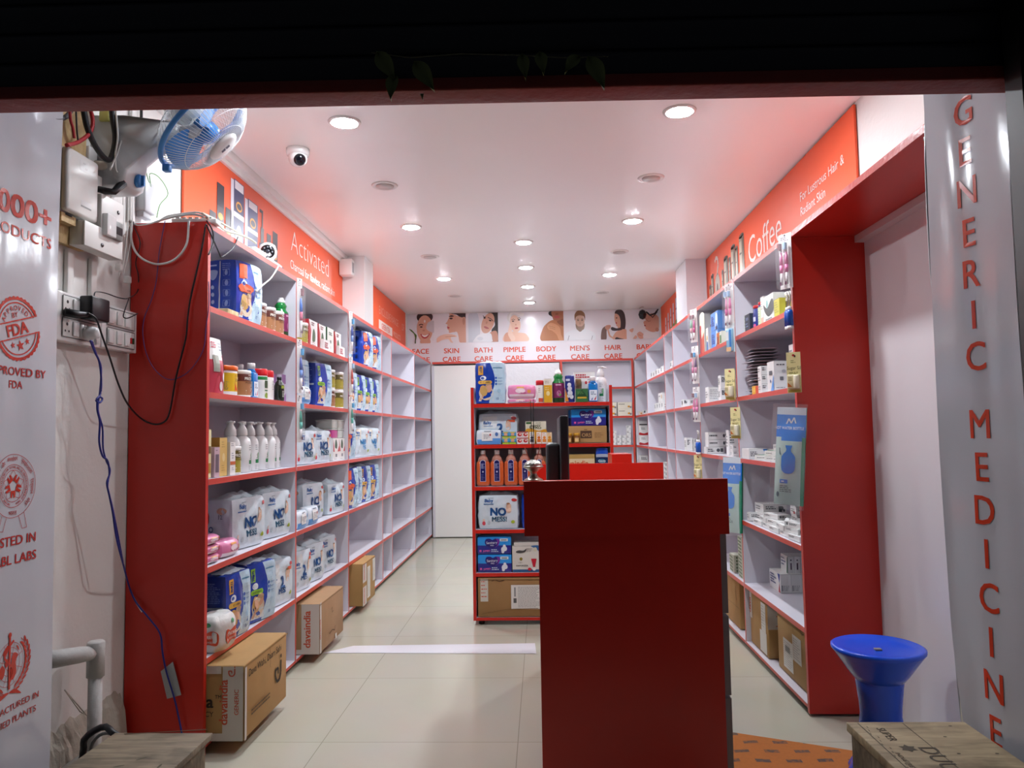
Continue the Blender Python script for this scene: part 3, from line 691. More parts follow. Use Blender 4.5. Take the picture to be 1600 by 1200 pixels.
# wooden crates
WD1, WD2 = wood_mat('#84745A', '#B3A07E'), wood_mat('#665B4B', '#94866F')
INKW = M('#4A4032', .8)
t = thing('wooden_crate', 'plywood crate with stencilled black print in front of the right banner', 'crate', (.957, 1.80, 0))
mb = MB(); mb.box(-.148,.145,-.015,.29,.0,.435, WD2); mb.obj('body', t)
mb = MB(); mb.rbox(-.157,.153,-.03,.30,.437,.46, WD1, .002)
mp = lambda u, v: (u, v, .4606)
rot = -pi/2
mb.text('SUPER', -.098, .215, .022, mp, INKW, .01, rot=rot); mb.text('DUUA', -.05, .05, .045, mp, INKW, .01, rot=rot); mb.text('INDUSTRIES', -.12, .06, .012, mp, INKW, 0, rot=rot)
for x in (-.132, -.015): mb.rect(x, x+.0025, -.03, .29, mp, INKW)
for i in range(15): mb.rect(-.128+.005*(i % 3), -.126+.005*(i % 3), -.05+i*.022, -.04+i*.022, mp, INKW)
star(mb, -.075, .13, .022, mp, INKW, .6, n=6)
for x, y in ((.1,.27),(.03,.1),(.12,.1),(.05,.2)): mb.disc(x, y, .005, .003, mp, INKW, 8)
mb.obj('lid', t)
t = thing('wooden_crate', 'worn grey plywood crate in front of the left red end panel', 'crate', (-1.235, 2.13, 0))
mb = MB(); mb.box(-.15,.145,-.3,.29,0,.278, WD2); mb.obj('body', t)
mb = MB(); mb.rbox(-.163,.158,-.33,.314,.28,.30, WD2, .002)
mp = lambda u, v: (u, v, .3006)
for k in range(5): mb.disc(-.05+.04*k, .02+.05*(k % 3), .016, .004, mp, M('#55503F', .9), 10, .4*k)
mb.obj('lid', t)
mb = MB(); mb.tube([(-1.36,2.43,.302),(-1.2,2.445,.304),(-1.10,2.455,.306)], .0012, M('#7A6A55', .8)); tag(mb.obj('straw'), 'thin dry straw lying on the left crate', 'straw')

# floor mat and tape
def mat_cloth():
    m = bpy.data.materials.new('orange_cloth'); m.use_nodes = True; nt = m.node_tree; p = nt.nodes['Principled BSDF']; p.inputs['Roughness'].default_value = .9
    tc = nt.nodes.new('ShaderNodeTexCoord'); br = nt.nodes.new('ShaderNodeTexBrick'); br.offset = .5
    br.inputs['Scale'].default_value = 1; br.inputs['Brick Width'].default_value = .115; br.inputs['Row Height'].default_value = .085; br.inputs['Mortar Size'].default_value = .030; br.inputs['Mortar Smooth'].default_value = .05
    br.inputs['Color1'].default_value = (*lin('#5A4A48'), 1); br.inputs['Color2'].default_value = (*lin('#6B5448'), 1); br.inputs['Mortar'].default_value = (*lin('#C07233'), 1)
    nt.links.new(tc.outputs['Object'], br.inputs['Vector'])
    n = nt.nodes.new('ShaderNodeTexNoise'); n.inputs['Scale'].default_value = 70; nt.links.new(tc.outputs['Object'], n.inputs['Vector'])
    mx = nt.nodes.new('ShaderNodeMixRGB'); mx.inputs[2].default_value = (*lin('#B56C32'), 1)
    rr = nt.nodes.new('ShaderNodeMapRange'); rr.inputs['From Min'].default_value = .45; rr.inputs['From Max'].default_value = .65; rr.inputs['To Max'].default_value = .55
    nt.links.new(n.outputs['Fac'], rr.inputs['Value']); nt.links.new(rr.outputs[0], mx.inputs[0])
    nt.links.new(br.outputs['Color'], mx.inputs[1]); nt.links.new(mx.outputs[0], p.inputs['Base Color'])
    return m
mb = MB(); vs = []; fs = []
for j in range(13):
    for i in range(17):
        u, v = i/16, j/12
        x = .64+u*.58; y = 2.35+v*(.905-.25*u); vs.append((x, y, .006+.010*max(0, noise.noise(Vector((x*7, y*7, 2))))*(v < .97)))
for j in range(12):
    for i in range(16): a = j*17+i; fs.append((a, a+1, a+18, a+17))
mb.add(vs, fs, mat_cloth(), True); tag(mb.obj('door_mat'), 'orange cloth mat with grey block pattern on the floor right of the counter', 'mat')
mb = MB(); P4 = [at(505,1020,'Z',.002), at(838,1021,'Z',.002), at(836,1005,'Z',.002), at(552,1009,'Z',.002)]
mb.add([tuple(p) for p in P4]+[(p.x, p.y, .0005) for p in P4], [(0,1,2,3),(7,6,5,4)], M('#E9E8EE', .25))
mb.add([tuple(at(x,y,'Z',.004)) for x,y in ((815,1016),(838,1022),(837,1013),(822,1012))], [(0,1,2,3)], M('#E9E8EE', .25))
tag(mb.obj('tape_strip'), 'white tape strip stuck across the tiled floor left of the counter', 'tape')

# ------------------------------------------------------------------ ceiling cameras and other fittings
t = thing('dome_camera', 'white dome security camera with a black eye on the front ceiling', 'camera', (-1.26, 3.83, CEIL))
mb = MB(); mb.lathe([(.055,-.035),(.06,-.02),(.06,0)], GLOSSW, 28); mb.obj('mount', t)
ax = (CPOS-Vector((-1.26,3.83,2.70))).normalized(); ax = (ax+Vector((.35,0,-.35))).normalized()
mb = MB(); mb.lathe([(.0,-.050),(.022,-.046),(.04,-.03),(.05,0),(.045,.024),(.03,.04),(.012,.048)], GLOSSW, 24, c=(0,0,-.045), axis=ax); mb.obj('ball', t)
mb = MB(); mb.lathe([(.032,.034),(.031,.044),(.022,.052),(.004,.056)], M('#0E0F16', .1), 24, c=(0,0,-.045), axis=ax); mb.obj('lens_cover', t)
t = thing('wireless_camera', 'small white wireless camera with round black face standing on top of left shelving', 'camera', (-1.40, 3.78, 2.1305), 0)
mb = MB(); mb.rbox(-.045,.045,-.09,.10,0,.022, GLOSSW, .01); mb.obj('base', t)
mb = MB(); mb.lathe([(.022,.02),(.045,.045),(.048,.075),(.038,.105),(.018,.118),(.004,.12)], GLOSSW, 24); mb.obj('head', t)
ax = (CPOS-Vector((-1.40,3.78,2.21))).normalized()
mb = MB(); mb.lathe([(.036,.036),(.034,.046),(.010,.047)], M('#17181C', .15), 24, c=(0,0,.074), axis=ax); mb.lathe([(.011,.0465),(.010,.05)], M('#3D3F48', .1), 14, c=(0,0,.074), axis=ax)
for k in range(8): 
    a = k*pi/4; q_ = ax.to_track_quat('Z','Y').to_matrix() @ Vector((.023*cos(a), .023*sin(a), 0)); mb.lathe([(.0045,.0465),(.004,.049)], M('#8A8C94', .2), 8, c=(q_.x,q_.y,.074+q_.z), axis=ax)
mb.obj('face', t)
mb = MB(); mb.rbox(-1.44,-1.355,3.50,3.64,2.131,2.162, M('#DDE8E0', .3), .006); tag(mb.obj('router'), 'flat pale router box lying on the shelving beside the wireless camera', 'router')
t = thing('wall_speaker', 'small white box with a grille on the left pillar under the ceiling', 'alarm', (-1.605, 6.12, 2.65))
mb = MB(); mb.rbox(-.045,.06,-.05,.05,-.075,.06, WHITE, .006); mb.obj('housing', t)
mb = MB(); mb.rect(-.03,.03,-.05,.035, lambda u,v: (.0605,u,v), M('#A9A9AB',.5)); mb.obj('grille', t)
t = thing('dome_camera', 'little black ball camera on a bracket in the far right ceiling corner', 'camera', (1.25, 9.16, CEIL))
mb = MB(); mb.tube([(.02,0,0),(-.03,-.02,-.02),(-.03,-.03,-.06)], .008, GLOSSW); mb.obj('bracket', t)
mb = MB(); mb.lathe([(.006,-.06),(.035,-.045),(.05,0),(.035,.045),(.006,.06)], M('#15161C',.2), 20, c=(0,-.04,-.10)); mb.obj('ball', t)
mb = MB(); mb.tube([(.05,.0,-.06),(.1,.02,-.10),(.16,.02,-.08),(.20,.02,-.03)], .01, BLACK); mb.tube([(.07,.0,-.07),(.13,.02,-.13),(.19,.02,-.06)], .006, BLACK); mb.obj('cord', t)
t = thing('power_strip', 'white ribbed power strip lying across the top of the left end panel', 'power strip', (-1.42, 3.02, 2.1315), .1)
mb = MB(); mb.rbox(-.09,.09,-.03,.03,0,.02, WHITE, .004); mb.obj('body', t)
for k in range(6): mb = MB(); mb.box(-.075+k*.026,-.06+k*.026,-.026,.026,.02,.026, M('#A8AAA8',.5)); mb.obj('slot', t)

# ------------------------------------------------------------------ electrics on the left wall
WX = XWL+.001
t = thing('timber_board', 'bare timber mounting board behind the electricity meter on the left wall', 'board', (XWL, 2.5, 2.2))
mb = MB(); mb.box(.001,.022,-.14,.125,-.27,.40, wood_mat('#C9A874', '#E0C596')); mb.obj('plank', t)
mb = MB(); mb.box(.0225,.05,-.05,.03,-.205,-.175, wood_mat('#C9A874', '#E0C596')); mb.obj('batten', t)
t = thing('electricity_meter', 'large white electricity meter box with rounded cover beside the left banner', 'meter', (XWL+.023, 2.535, 2.142))
mb = MB(); mb.rbox(.0,.025,-.094,.092,-.118,.115, M('#B9B9B4',.4), .008); mb.obj('back_case', t)
mb = MB(); mb.rbox(.022,.050,-.09,.09,-.113,.111, WHITE, .012, 3); mp = lambda u,v: (.0506,u,v)
mb.rect(-.025,.03,.05,.09, mp, M('#F4F4F2',.3)); mb.text('x x', .0, .076, .007, mp, ink('#55555A')); mb.text('2 A', .012, .058, .007, mp, ink('#55555A')); mb.rect(-.015,.045,-.072,-.054, mp, M('#F8F8F8',.1)); mb.rect(-.015,.045,-.079,-.073, mp, M('#9A9A98',.4))
mb.obj('cover', t)
mb = MB(); mb.lathe([(.012,0),(.012,.006)], BLACK, 18, sx=.9, sy=1.8, c=(.022,-.045,-.122)); mb.obj('cable_hole', t)
t = thing('isolator_switch', 'black lever switch sticking out beside the white meter box', 'switch', (XWL+.001, 2.662, 2.178))
mb = MB(); mb.rbox(0,.05,-.03,.02,-.028,.045, WHITE, .004); mb.obj('body', t)
mb = MB(); mb.tube([(.055,-.01,-.01),(.085,-.015,-.02),(.10,.01,-.015),(.115,.045,.03)], [.012,.013,.012,.016], BLACK, 10); mb.obj('lever', t)
t = thing('breaker_box', 'white breaker box with small switches below the meter on the left wall', 'breaker box', (XWL+.0235, 2.66, 2.045))
mb = MB(); mb.rbox(.0,.050,-.125,.115,-.115,-.026, M('#D6D5D0',.4), .003); mb.rbox(.0,.050,-.028,.115,-.03,.10, M('#D6D5D0',.4), .003); mb.obj('case', t)
mb = MB(); mb.rbox(.050,.056,-.125,.115,-.115,-.026, WHITE, .002); mb.rbox(.050,.0562,-.028,.115,-.03,.10, WHITE, .002); mp = lambda u,v: (.0564,u,v)
mb.lathe([(.008,0),(.007,.003)], M('#77787A',.3,metal=.8), 10, c=(.056,.08,.06), axis=Vector((1,0,0))); mb.lathe([(.008,0),(.007,.003)], M('#77787A',.3,metal=.8), 10, c=(.056,-.02,-.09), axis=Vector((1,0,0))); mb.obj('cover', t)
mb = MB(); mb.rbox(.054,.075,-.02,.04,-.05,.03, GLOSSW, .003); mb.obj('breaker', t)
mb = MB(); mb.rbox(.054,.068,.041,.095,-.05,.02, M('#8B8B88',.5), .003); mb.rect(.045,.091,-.03,.0, lambda u,v: (.0684,u,v), BLACK); mb.obj('breaker', t)
def swboard(name, label, y0, y1, z0, z1, rows):
    yc, zc = (y0+y1)/2, (z0+z1)/2
    t = thing(name, label, 'switchboard', (XWL+.001, yc, zc))
    mb = MB(); mb.rbox(0,.045,y0-yc,y1-yc,z0-zc,z1-zc, GLOSSW, .004); mb.obj('box', t)
    for zz in rows:
        p = MB(); p.rbox(.044,.049,-(y1-y0)*.38,(y1-y0)*.40,zz-.032,zz+.032, M('#E8E7E3',.3), .003); mp = lambda u,v: (.0494,u,v)
        p.line([(-(y1-y0)*.38,zz-.033),((y1-y0)*.40,zz-.033),((y1-y0)*.40,zz+.033),(-(y1-y0)*.38,zz+.033),(-(y1-y0)*.38,zz-.033)], .0025, mp, ink('#3A3A3C'))
        if 'socket' in label:
            for du, dv in ((-.075,.012),(-.085,-.012),(-.065,-.012)): p.disc(du, zz+dv, .006 if dv > 0 else .004, .006 if dv > 0 else .004, mp, BLACK, 10)
        q_ = p.obj('plate', t)
        for k in range(3):
            u = -.03+k*.042 if 'socket' in label else -.07+k*.055
            s_ = MB(); s_.rbox(.048,.055,u-.017,u+.017,zz-.026,zz+.026, GLOSSW, .003); s_.obj('switch', q_)
        if zz < 0 and 'socket' not in label:
            s_ = MB(); s_.rbox(.048,.053,.065,.075,zz-.012,zz+.012, M('#C8202A',.3), .002); s_.obj('indicator', q_)['label'] = 'red indicator'
            s_ = MB(); s_.rbox(.048,.053,.08,.09,zz-.012,zz+.012, M('#1F4A2E',.3), .002); s_.obj('indicator', q_)['label'] = 'green indicator'
swboard('switchboard', 'white socket board with plugs in it on the left wall beside the banner', 2.44, 2.70, 1.585, 1.755, (.04, -.037))
swboard('switchboard', 'white switch board without plugs touching the red end panel', 2.705, 2.945, 1.59, 1.755, (.038, -.037))
mb = MB(); mb.rbox(XWL+.052, XWL+.10, 2.555, 2.665, 1.672, 1.755, M('#1B1B1F', .35), .006); tag(mb.obj('power_adapter'), 'black square power adapter plugged into the white socket board', 'adapter')
mb = MB(); mb.tube([(XWL+.056,2.47,1.682),(XWL+.08,2.50,1.678),(XWL+.085,2.54,1.685),(XWL+.085,2.57,1.69)], [.014,.014,.009,.004], BLACK, 10); tag(mb.obj('plug'), 'small black plug pushed into the socket beside the black adapter', 'plug')
mb = MB(); mb.lathe([(.024,0),(.026,.02),(.02,.04),(.012,.045)], GLOSSW, 16, c=(XWL+.057,2.592,1.625), axis=Vector((1,0,0))); mb.tube([(XWL+.09,2.592,1.62),(XWL+.09,2.60,1.585)], .008, GLOSSW); tag(mb.obj('plug'), 'round white plug with dark blue wire below the black adapter', 'plug')
for y, z0, z1, lb in ((2.56,1.757,1.92,'short white trunking above the socket board'),(2.70,1.757,1.92,'white trunking rising from the switch board to the breaker box'),(2.955,2.135,CEIL-.08,'tall white trunking above the red end panel'),(2.775,2.16,CEIL-.08,'white trunking behind the fan bracket')):
    mb = MB(); mb.rbox(WX, WX+.016, y-.017, y+.017, z0, z1, WHITE, .003); tag(mb.obj('cable_trunking'), lb, 'trunking', 'white cable trunking on the left wall')
mb = MB(); mb.rbox(WX, WX+.05, 2.985, 3.07, 2.19, 2.32, M('#C9CACC', .35), .006); mb.rbox(WX+.01, WX+.04, 2.99, 3.055, 2.165, 2.195, M('#B5B6B8', .4), .003); tag(mb.obj('junction_box'), 'grey junction box above the red end panel on the left wall', 'junction box')
def cord(name, label, pts, r, mat, cat='cable', n=6, raw=False, sub=5):
    P = [Vector(p) if raw else at(*p) for p in pts]; out = []
    for i in range(len(P)-1):
        p0, p1, p2, p3 = P[max(0, i-1)], P[i], P[i+1], P[min(len(P)-1, i+2)]
        for k in range(sub):
            t_ = k/sub; out.append(.5*(2*p1+(p2-p0)*t_+(2*p0-5*p1+4*p2-p3)*t_*t_+(3*p1-p0-3*p2+p3)*t_**3))
    out.append(P[-1]); mb = MB(); mb.tube(out, r, mat, n)
    return tag(mb.obj(name), label, cat)
A = lambda X: (lambda *pp: [(x, y, 'X', X) for x, y in pp])
a5 = A(-1.58)
cord('cable', 'thick black cable hanging in a loop above the meter box', a5((128,150),(135,195),(150,230),(168,250),(176,240),(180,215),(176,185),(172,150)), .010, M('#26262A', .5), n=8)
cord('cable', 'red cable looping over the top of the meter box', a5((104,227),(122,222),(140,208),(145,190),(140,165),(138,150)), .007, M('#B41E28', .45), n=8)
cord('cable', 'second red cable going up beside the black loop', a5((116,216),(114,200),(110,185),(108,150)), .005, M('#B41E28', .45))
cord('cable', 'grey conduit arching over the top of the left banner', [(*p, 'X', -1.60) for p in ((68,150),(75,180),(92,186),(106,180),(114,165),(120,150))], .008, M('#5E5F63', .5), n=8)
cord('cable', 'thin black wire hanging behind the red cable', a5((122,220),(120,200),(118,150)), .003, BLACK)
mb = MB(); c_ = at(167,180,'X',-1.62); mb.rbox(c_.x-.02,c_.x+.02,c_.y-.02,c_.y+.02,c_.z-.03,c_.z+.02, M('#D8D27A',.4), .005); tag(mb.obj('wire_connector'), 'small yellow wire connector at the top of the left wall', 'connector')
cord('cable', 'black vertical cable between fan and wall near the white trunking', [(*p, 'X', -1.655) for p in ((221,150),(221,190),(222,240),(223,270),(223,285))], .006, BLACK)
cord('cable', 'bundled white fan cord tied in a loop beside the fan base', [(*p, 'X', -1.565) for p in ((172,265),(183,240),(192,215),(203,210),(204,216),(194,228),(186,250),(190,262),(182,268),(180,245),(184,215),(182,185),(181,170))], .0035, WHITE)
cord('cable', 'black adapter cord drooping across the red end panel', [(137,489,'X',-1.575),(150,498,'X',-1.56),(158,520,'X',-1.56),(172,560,'X',-1.56),(185,600,'X',-1.56),(200,632,'X',-1.56)]+[(x,y,'Y',2.955) for x, y in ((222,655),(242,663),(258,658),(266,640),(275,590),(290,530),(293,500),(297,470),(306,430),(316,385),(321,352))], .0035, BLACK)
cord('cable', 'thin black wire from the adapter to the red end panel', [(147,462,'X',-1.58),(150,456,'X',-1.58),(165,458,'X',-1.58),(185,465,'X',-1.58),(200,466,'X',-1.56)]+[(x,y,'Y',2.962) for x,y in ((215,455),(216,430),(212,410),(219,380),(210,355),(208,345))], .0022, BLACK)
cord('cable', 'short black wire loop in front of the switch board', [(201,467,'X',-1.57),(195,485,'X',-1.57),(193,495,'X',-1.57),(200,497,'X',-1.57),(215,490,'X',-1.57)], .0022, BLACK)
bw = M('#1E2A86', .4)
cord('cable', 'twisted dark blue wire with a knot running down to the left crate', [(x,y,'X',-1.56) for x,y in ((141,532),(148,550),(155,565),(158,590),(157,615),(150,625),(156,629),(160,623),(153,621),(152,640),(156,660),(155,690),(160,712),(168,720),(171,740),(167,755),(171,775),(176,800),(182,840),(192,880))]+[(x,y,'Y',2.95) for x,y in ((203,920),(214,943),(232,965),(250,990),(254,1020),(260,1050),(272,1090),(279,1120),(284,1146))], .0035, bw)
cord('cable', 'second strand of the twisted blue wire left of the red panel', [(x,y,'X',-1.565) for x,y in ((143,532),(151,555),(158,575),(156,612),(153,640),(160,668),(161,700),(166,720),(172,735),(168,760),(175,790),(184,835),(192,878))], .003, bw)
mb = MB(); Q = [at(x,y,'Y',2.958) for x,y in ((251,1049),(270,1034),(283,1086),(261,1092))]; mb.add([tuple(p) for p in Q], [(0,1,2,3)], M('#AEB0B2', .5)); mb.add([tuple(p+Vector((0,.002,0))) for p in Q], [(3,2,1,0)], M('#AEB0B2', .5)); tag(mb.obj('tape_patch'), 'grey tape patch holding the blue wire on the red end panel', 'tape')
mb = MB(); Q = [at(x,y,'Y',2.957) for x,y in ((212,943),(216,943),(224,955),(221,957))]; mb.add([tuple(p) for p in Q], [(0,1,2,3)], WHITE); tag(mb.obj('tape_patch'), 'tiny white tape piece on the blue wire above the grey patch', 'tape')
cord('cable', 'white cord hanging in a wide loop on the red end panel', [(x,y,'Y',2.955) for x,y in ((206,348),(205,370),(210,390),(222,404),(240,412),(256,412),(272,406),(286,392),(293,375),(295,345))], .0045, WHITE, n=8)
cord('cable', 'thin purple wire drooping over the red end panel', [(x,y,'Y',2.963) for x,y in ((258,345),(252,375),(248,400),(244,440),(236,470),(226,495),(223,520),(228,550),(240,575),(260,592),(280,590),(300,575),(318,545),(322,510),(326,480),(326,440))], .002, M('#5A3A78', .5))
cord('cable', 'white cord bundle running along the top edge of the end panel', [(x,y,'Y',2.975) for x,y in ((206,346),(215,352),(235,350),(255,343),(275,338),(300,335),(318,338))], .005, WHITE, n=8)
cord('cable', 'second white cord along the top of the end panel', [(x,y,'Y',2.98) for x,y in ((208,352),(225,354),(245,347),(262,338),(284,334),(310,332),(326,340))], .004, WHITE)
cord('cable', 'pale cords lying along the top front of left shelving', [(x,y,'X',-1.36) for x,y in ((322,340),(340,350),(352,360),(372,366),(388,372),(400,380))], .005, M('#D8D6C0', .5))
cord('cable', 'second pale cord along the top front of left shelving', [(x,y,'X',-1.365) for x,y in ((316,333),(335,342),(352,352),(370,362),(386,372))], .004, M('#DAD8C8', .5))
cord('cable', 'white camera cord hanging into the top shelf near the tins', [(x,y,'X',-1.345) for x,y in ((436,414),(430,425),(422,436),(410,446),(400,455))], .004, WHITE)
cord('cable', 'black wire running from the shelf top to the big diaper pack', [(x,y,'X',-1.343) for x,y in ((322,350),(332,372),(340,390),(345,402))], .003, BLACK)
cord('cable', 'black wire curving down to the big diaper pack from the right', [(x,y,'X',-1.343) for x,y in ((372,370),(366,385),(356,395),(346,402))], .003, BLACK)
cord('cable', 'short black wire at the top front corner of left shelving', [(x,y,'X',-1.342) for x,y in ((323,345),(332,360),(333,380),(326,398))], .003, BLACK)
cord('cable', 'thin green and white wires above the grey junction box', [(x,y,'X',-1.62) for x,y in ((225,250),(230,275),(236,292),(234,272),(246,275),(258,290),(262,305),(250,320),(245,340))], .002, M('#5E9A50', .5))
for k, (x, y) in enumerate(((186,418),(199,437))):
    p = at(x,y,'X',-1.64); mb = MB(); mb.rbox(p.x-.012,p.x+.012,p.y-.012,p.y+.012,p.z-.014,p.z+.014, WHITE, .004); tag(mb.obj('cable_clip'), ['upper small white cable clip on the left wall','lower small white cable clip at the edge of the red panel'][k], 'clip')
t = thing('wall_socket', 'small white wall socket with a plug between the meter and the fan bracket', 'socket', (XWL+.001, 2.656, 2.276))
mb = MB(); mb.rbox(0,.03,-.026,.026,-.045,.05, GLOSSW, .004); mb.obj('plate', t)
mb = MB(); mb.lathe([(.018,0),(.016,.03),(.008,.04)], M('#E2DACB',.4), 14, c=(.03,.01,-.012), axis=Vector((1,.3,0))); mb.obj('plug', t)
for k, x0_ in enumerate((192, 200, 207)):
    cord('cable', ['left thin white cord hanging below the fan bracket','middle thin white cord hanging below the fan bracket','right thin white cord hanging below the fan bracket'][k], [(x0_+dx_, y, 'X', -1.645) for dx_, y in ((0,300),(0,330),(-1,365),(-3-2*k,400),(-6-4*k,430))], .0016, WHITE)
# drain pipe
t = thing('drain_pipe', 'white painted drain pipe with elbow low on the left wall', 'pipe', (-1.56, 2.6, 0))
PP = M('#BDBBB8', .6, bump=.3, bscale=40, var=.08)
mb = MB(); mb.tube([(-.105,-.16,.53),(-.06,-.12,.525),(-.02,-.06,.52),(0,0,.51)], [.030,.029,.027,.022], PP, 14); mb.obj('elbow', t)
mb = MB(); mb.lathe([(.029,.43),(.029,.545),(.024,.55)], PP, 18); mb.obj('tee', t)
mb = MB(); mb.lathe([(.023,.0),(.023,.44)], PP, 18); mb.obj('pipe', t)
mb = MB(); mb.tube([at(x,y,'X',-1.6) for x,y in ((101,1078),(120,1100),(142,1125))], .0018, M('#BDB8AC',.7)); mb.tube([at(x,y,'X',-1.6) for x,y in ((101,1078),(125,1112),(142,1120))], .0018, M('#BDB8AC',.7)); tag(mb.obj('cable'), 'two thin pale wires slanting from the wall to the drain pipe', 'cable')
t = thing('cable_coil', 'black ring of cable standing behind the left crate by the pipe', 'cable', (-1.45, 2.47, .22))
mb = MB(); mb.tube([(.075*cos(k*pi/14), .012*sin(k*pi/3), .085*sin(k*pi/14)) for k in range(28)], .011, BLACK, 8, closed=True); mb.obj('outer_ring', t)
mb = MB(); mb.tube([(.055*cos(k*pi/12), .02, .062*sin(k*pi/12)) for k in range(24)], .006, M('#8C8A86',.4), 8, closed=True); mb.obj('inner_ring', t)
mb = MB(); mb.rbox(-1.565,-1.42,2.30,2.55,0,.20, M('#77716A',.85,bump=.4,bscale=30,var=.15), .006); tag(mb.obj('stone_block'), 'dusty grey block under the cable ring behind the left crate', 'block')

# ------------------------------------------------------------------ wall fan
FC = Vector((-1.295, 2.80, 2.455)); FN = Vector((.70, .16, -.70)).normalized()
t = thing('wall_fan', 'white wall fan with blue ring and blades in the upper left corner', 'fan', (XWL, 2.76, 2.24))
FM = M('#DCDEDF', .3); CG = M('#F2F5F6', .35); FB = M('#4A97E2', .3); fq = FN.to_track_quat('Z', 'Y').to_matrix(); off = FC-t.location
fp = lambda x, y, z: off+fq @ Vector((x, y, z))
mb = MB()
prof = [(0,.225),(.13,.222),(.30,.205),(.315,.19),(.315,.135),(.30,.125),(.25,.118),(.20,.098),(.16,.062),(.135,.015),(.125,-.03),(.10,-.045),(.0,-.045)]
nv = len(prof); vs = []; fs = []
for yy, k in ((-.075,.82),(-.055,1),(.055,1),(.075,.82)):
    vs += [(x*(.88+.12*k) if x < .2 else x, yy*(1 if x < .16 else .55), .09+(z-.09)*(.9+.1*k)) for x, z in prof]
for r_ in range(3):
    for i in range(nv): fs.append((r_*nv+i, r_*nv+(i+1) % nv, (r_+1)*nv+(i+1) % nv, (r_+1)*nv+i))
fs += [tuple(range(nv))[::-1], tuple(3*nv+i for i in range(nv))]
mb.add(vs, fs, FM, True); mp = lambda u,v: (.138,u,v); [mb.rect(-.028+k*.008, -.022+k*.008, .055, .067, mp, ink('#2A3A70')) for k in range(7)]; mb.obj('bracket', t)
mb = MB(); mb.tube([(.31,0,.17),(.36,.01,.19),(off.x-.06*FN.x,off.y-.06*FN.y,off.z-.06*FN.z)], [.03,.028,.028], FM, 12); mb.obj('neck', t)
mb = MB(); mb.lathe([(.026,.0),(.024,.018),(.012,.02)], FB, 20, c=(.128,.02,.0), axis=Vector((1,0,0))); mb.box(.143,.158,.016,.024,-.02,.02, FB); mb.obj('knob', t)
mb = MB(); mb.lathe([(.035,-.17),(.06,-.155),(.066,-.08),(.05,-.045),(.02,-.04)], FM, 24, c=off, axis=FN); mb.obj('motor', t)
def wires(part, zc, zr, r1, n, dome):
    mb = MB()
    for k in range(n):
        a = 2*pi*k/n; pts = []
        for i in range(7):
            s_ = i/6; rr = .045+(r1-.045)*s_; pts.append(fp(rr*cos(a+.10*s_), rr*sin(a+.10*s_), zr+(zc-zr)*(1-s_**dome)))
        mb.tube(pts, .0014, CG, 4)
    for rr in (.10, .155):
        s_ = (rr-.045)/(r1-.045); mb.tube([fp(rr*cos(j*pi/24), rr*sin(j*pi/24), zr+(zc-zr)*(1-s_**dome)) for j in range(48)], .0013, CG, 4, closed=True)
    return mb.obj(part, t)
wires('front_guard', .105, .012, .205, 84, 2.6); wires('rear_guard', -.10, -.012, .205, 60, 2.6)
mb = MB(); mb.tube([fp(.205*cos(j*pi/32), .205*sin(j*pi/32), 0) for j in range(64)], .010, FB, 8, closed=True); mb.obj('ring', t)
mb = MB(); mb.lathe([(.066,.098),(.066,.108),(.05,.116),(.004,.119)], CG, 28, c=off, axis=FN)
for k in range(2): mb.add([fp(-.008+u, -.02+.022*k+v, .1195) for u, v in ((0,0),(.016,0),(.016,.018),(0,.018))], [(0,1,2,3)], ink('#4A4D66'))
mb.obj('front_cap', t)
for k in range(3):
    a0 = k*2*pi/3+.3; vs = []; fs = []
    for i in range(9):
        for j in range(7):
            s_ = i/8; rr = .03+.155*s_; a = a0+(j/6-.5)*(1.0+.5*sin(s_*pi))+.25*s_; vs.append(fp(rr*cos(a), rr*sin(a), .035*(j/6-.5)*1.3+.02))
    for i in range(8):
        for j in range(6): q_ = i*7+j; fs.append((q_, q_+1, q_+8, q_+7))
    mb = MB(); mb.add(vs, fs, FB, True); mb.obj('blade', t)
mb = MB(); mb.lathe([(.04,-.02),(.04,.05),(.02,.062)], FB, 20, c=off, axis=FN); mb.obj('hub', t)
p = fp(0, 0, 0); cl = at(261,263,'Y',2.78)-t.location
mb = MB(); mb.rbox(cl.x-.014,cl.x+.014,cl.y-.014,cl.y+.014,cl.z-.014,cl.z+.014, FB, .004); mb.obj('guard_clip', t)
# ------------------------------------------------------------------ goods: meshes are made once per kind and shared
class Spec:
    """parts = [(part name, mesh, label or None)], d = depth front to back; origin = bottom centre, front towards -Y"""
    def __init__(s, parts, d): s.parts, s.d = parts, d
def put(spec, name, side, s, z, front, label, cat, group=None, yaw=0):
    if side == 'L' and name == 'diaper_pack' and yaw == 0: yaw, front = -.16, front-.02       # packs stand turned a little to the door
    if side == 'L': loc, rz = (front-spec.d/2, s, z), pi/2
    elif side == 'R': loc, rz = (front+spec.d/2, s, z), -pi/2
    else: loc, rz = (s, front+spec.d/2, z), 0
    rz += yaw
    if len(spec.parts) == 1:
        o = link(name, spec.parts[0][1], None, loc, rz)
    else:
        o = link(name, None, None, loc, rz)
        for pn, me, lb in spec.parts:
            c = link(pn, me, o)
            if lb: c['label'] = lb
    return tag(o, label, cat, group)
class RND:
    def __init__(s, k): s.r = random.Random(k)
def smallprint(mb, mp, x0, x1, z0, z1, n, c, seed=1, th=.0028):
    r = random.Random(seed)
    for i in range(n):
        z = z1-(z1-z0)*(i+.5)/n; a = x0; e = x0+(x1-x0)*r.uniform(.55, 1)
        while a < e:
            b = min(e, a+r.uniform(.006, .018)); mb.rect(a, b, z-th/2, z+th/2, mp, c); a = b+.003
def faces(w, d, h):
    e = .0007
    return dict(f=lambda u, v: (u, -d/2-e, v), l=lambda u, v: (-w/2-e, -u, v), r=lambda u, v: (w/2+e, u, v), t=lambda u, v: (u, v, h+e))
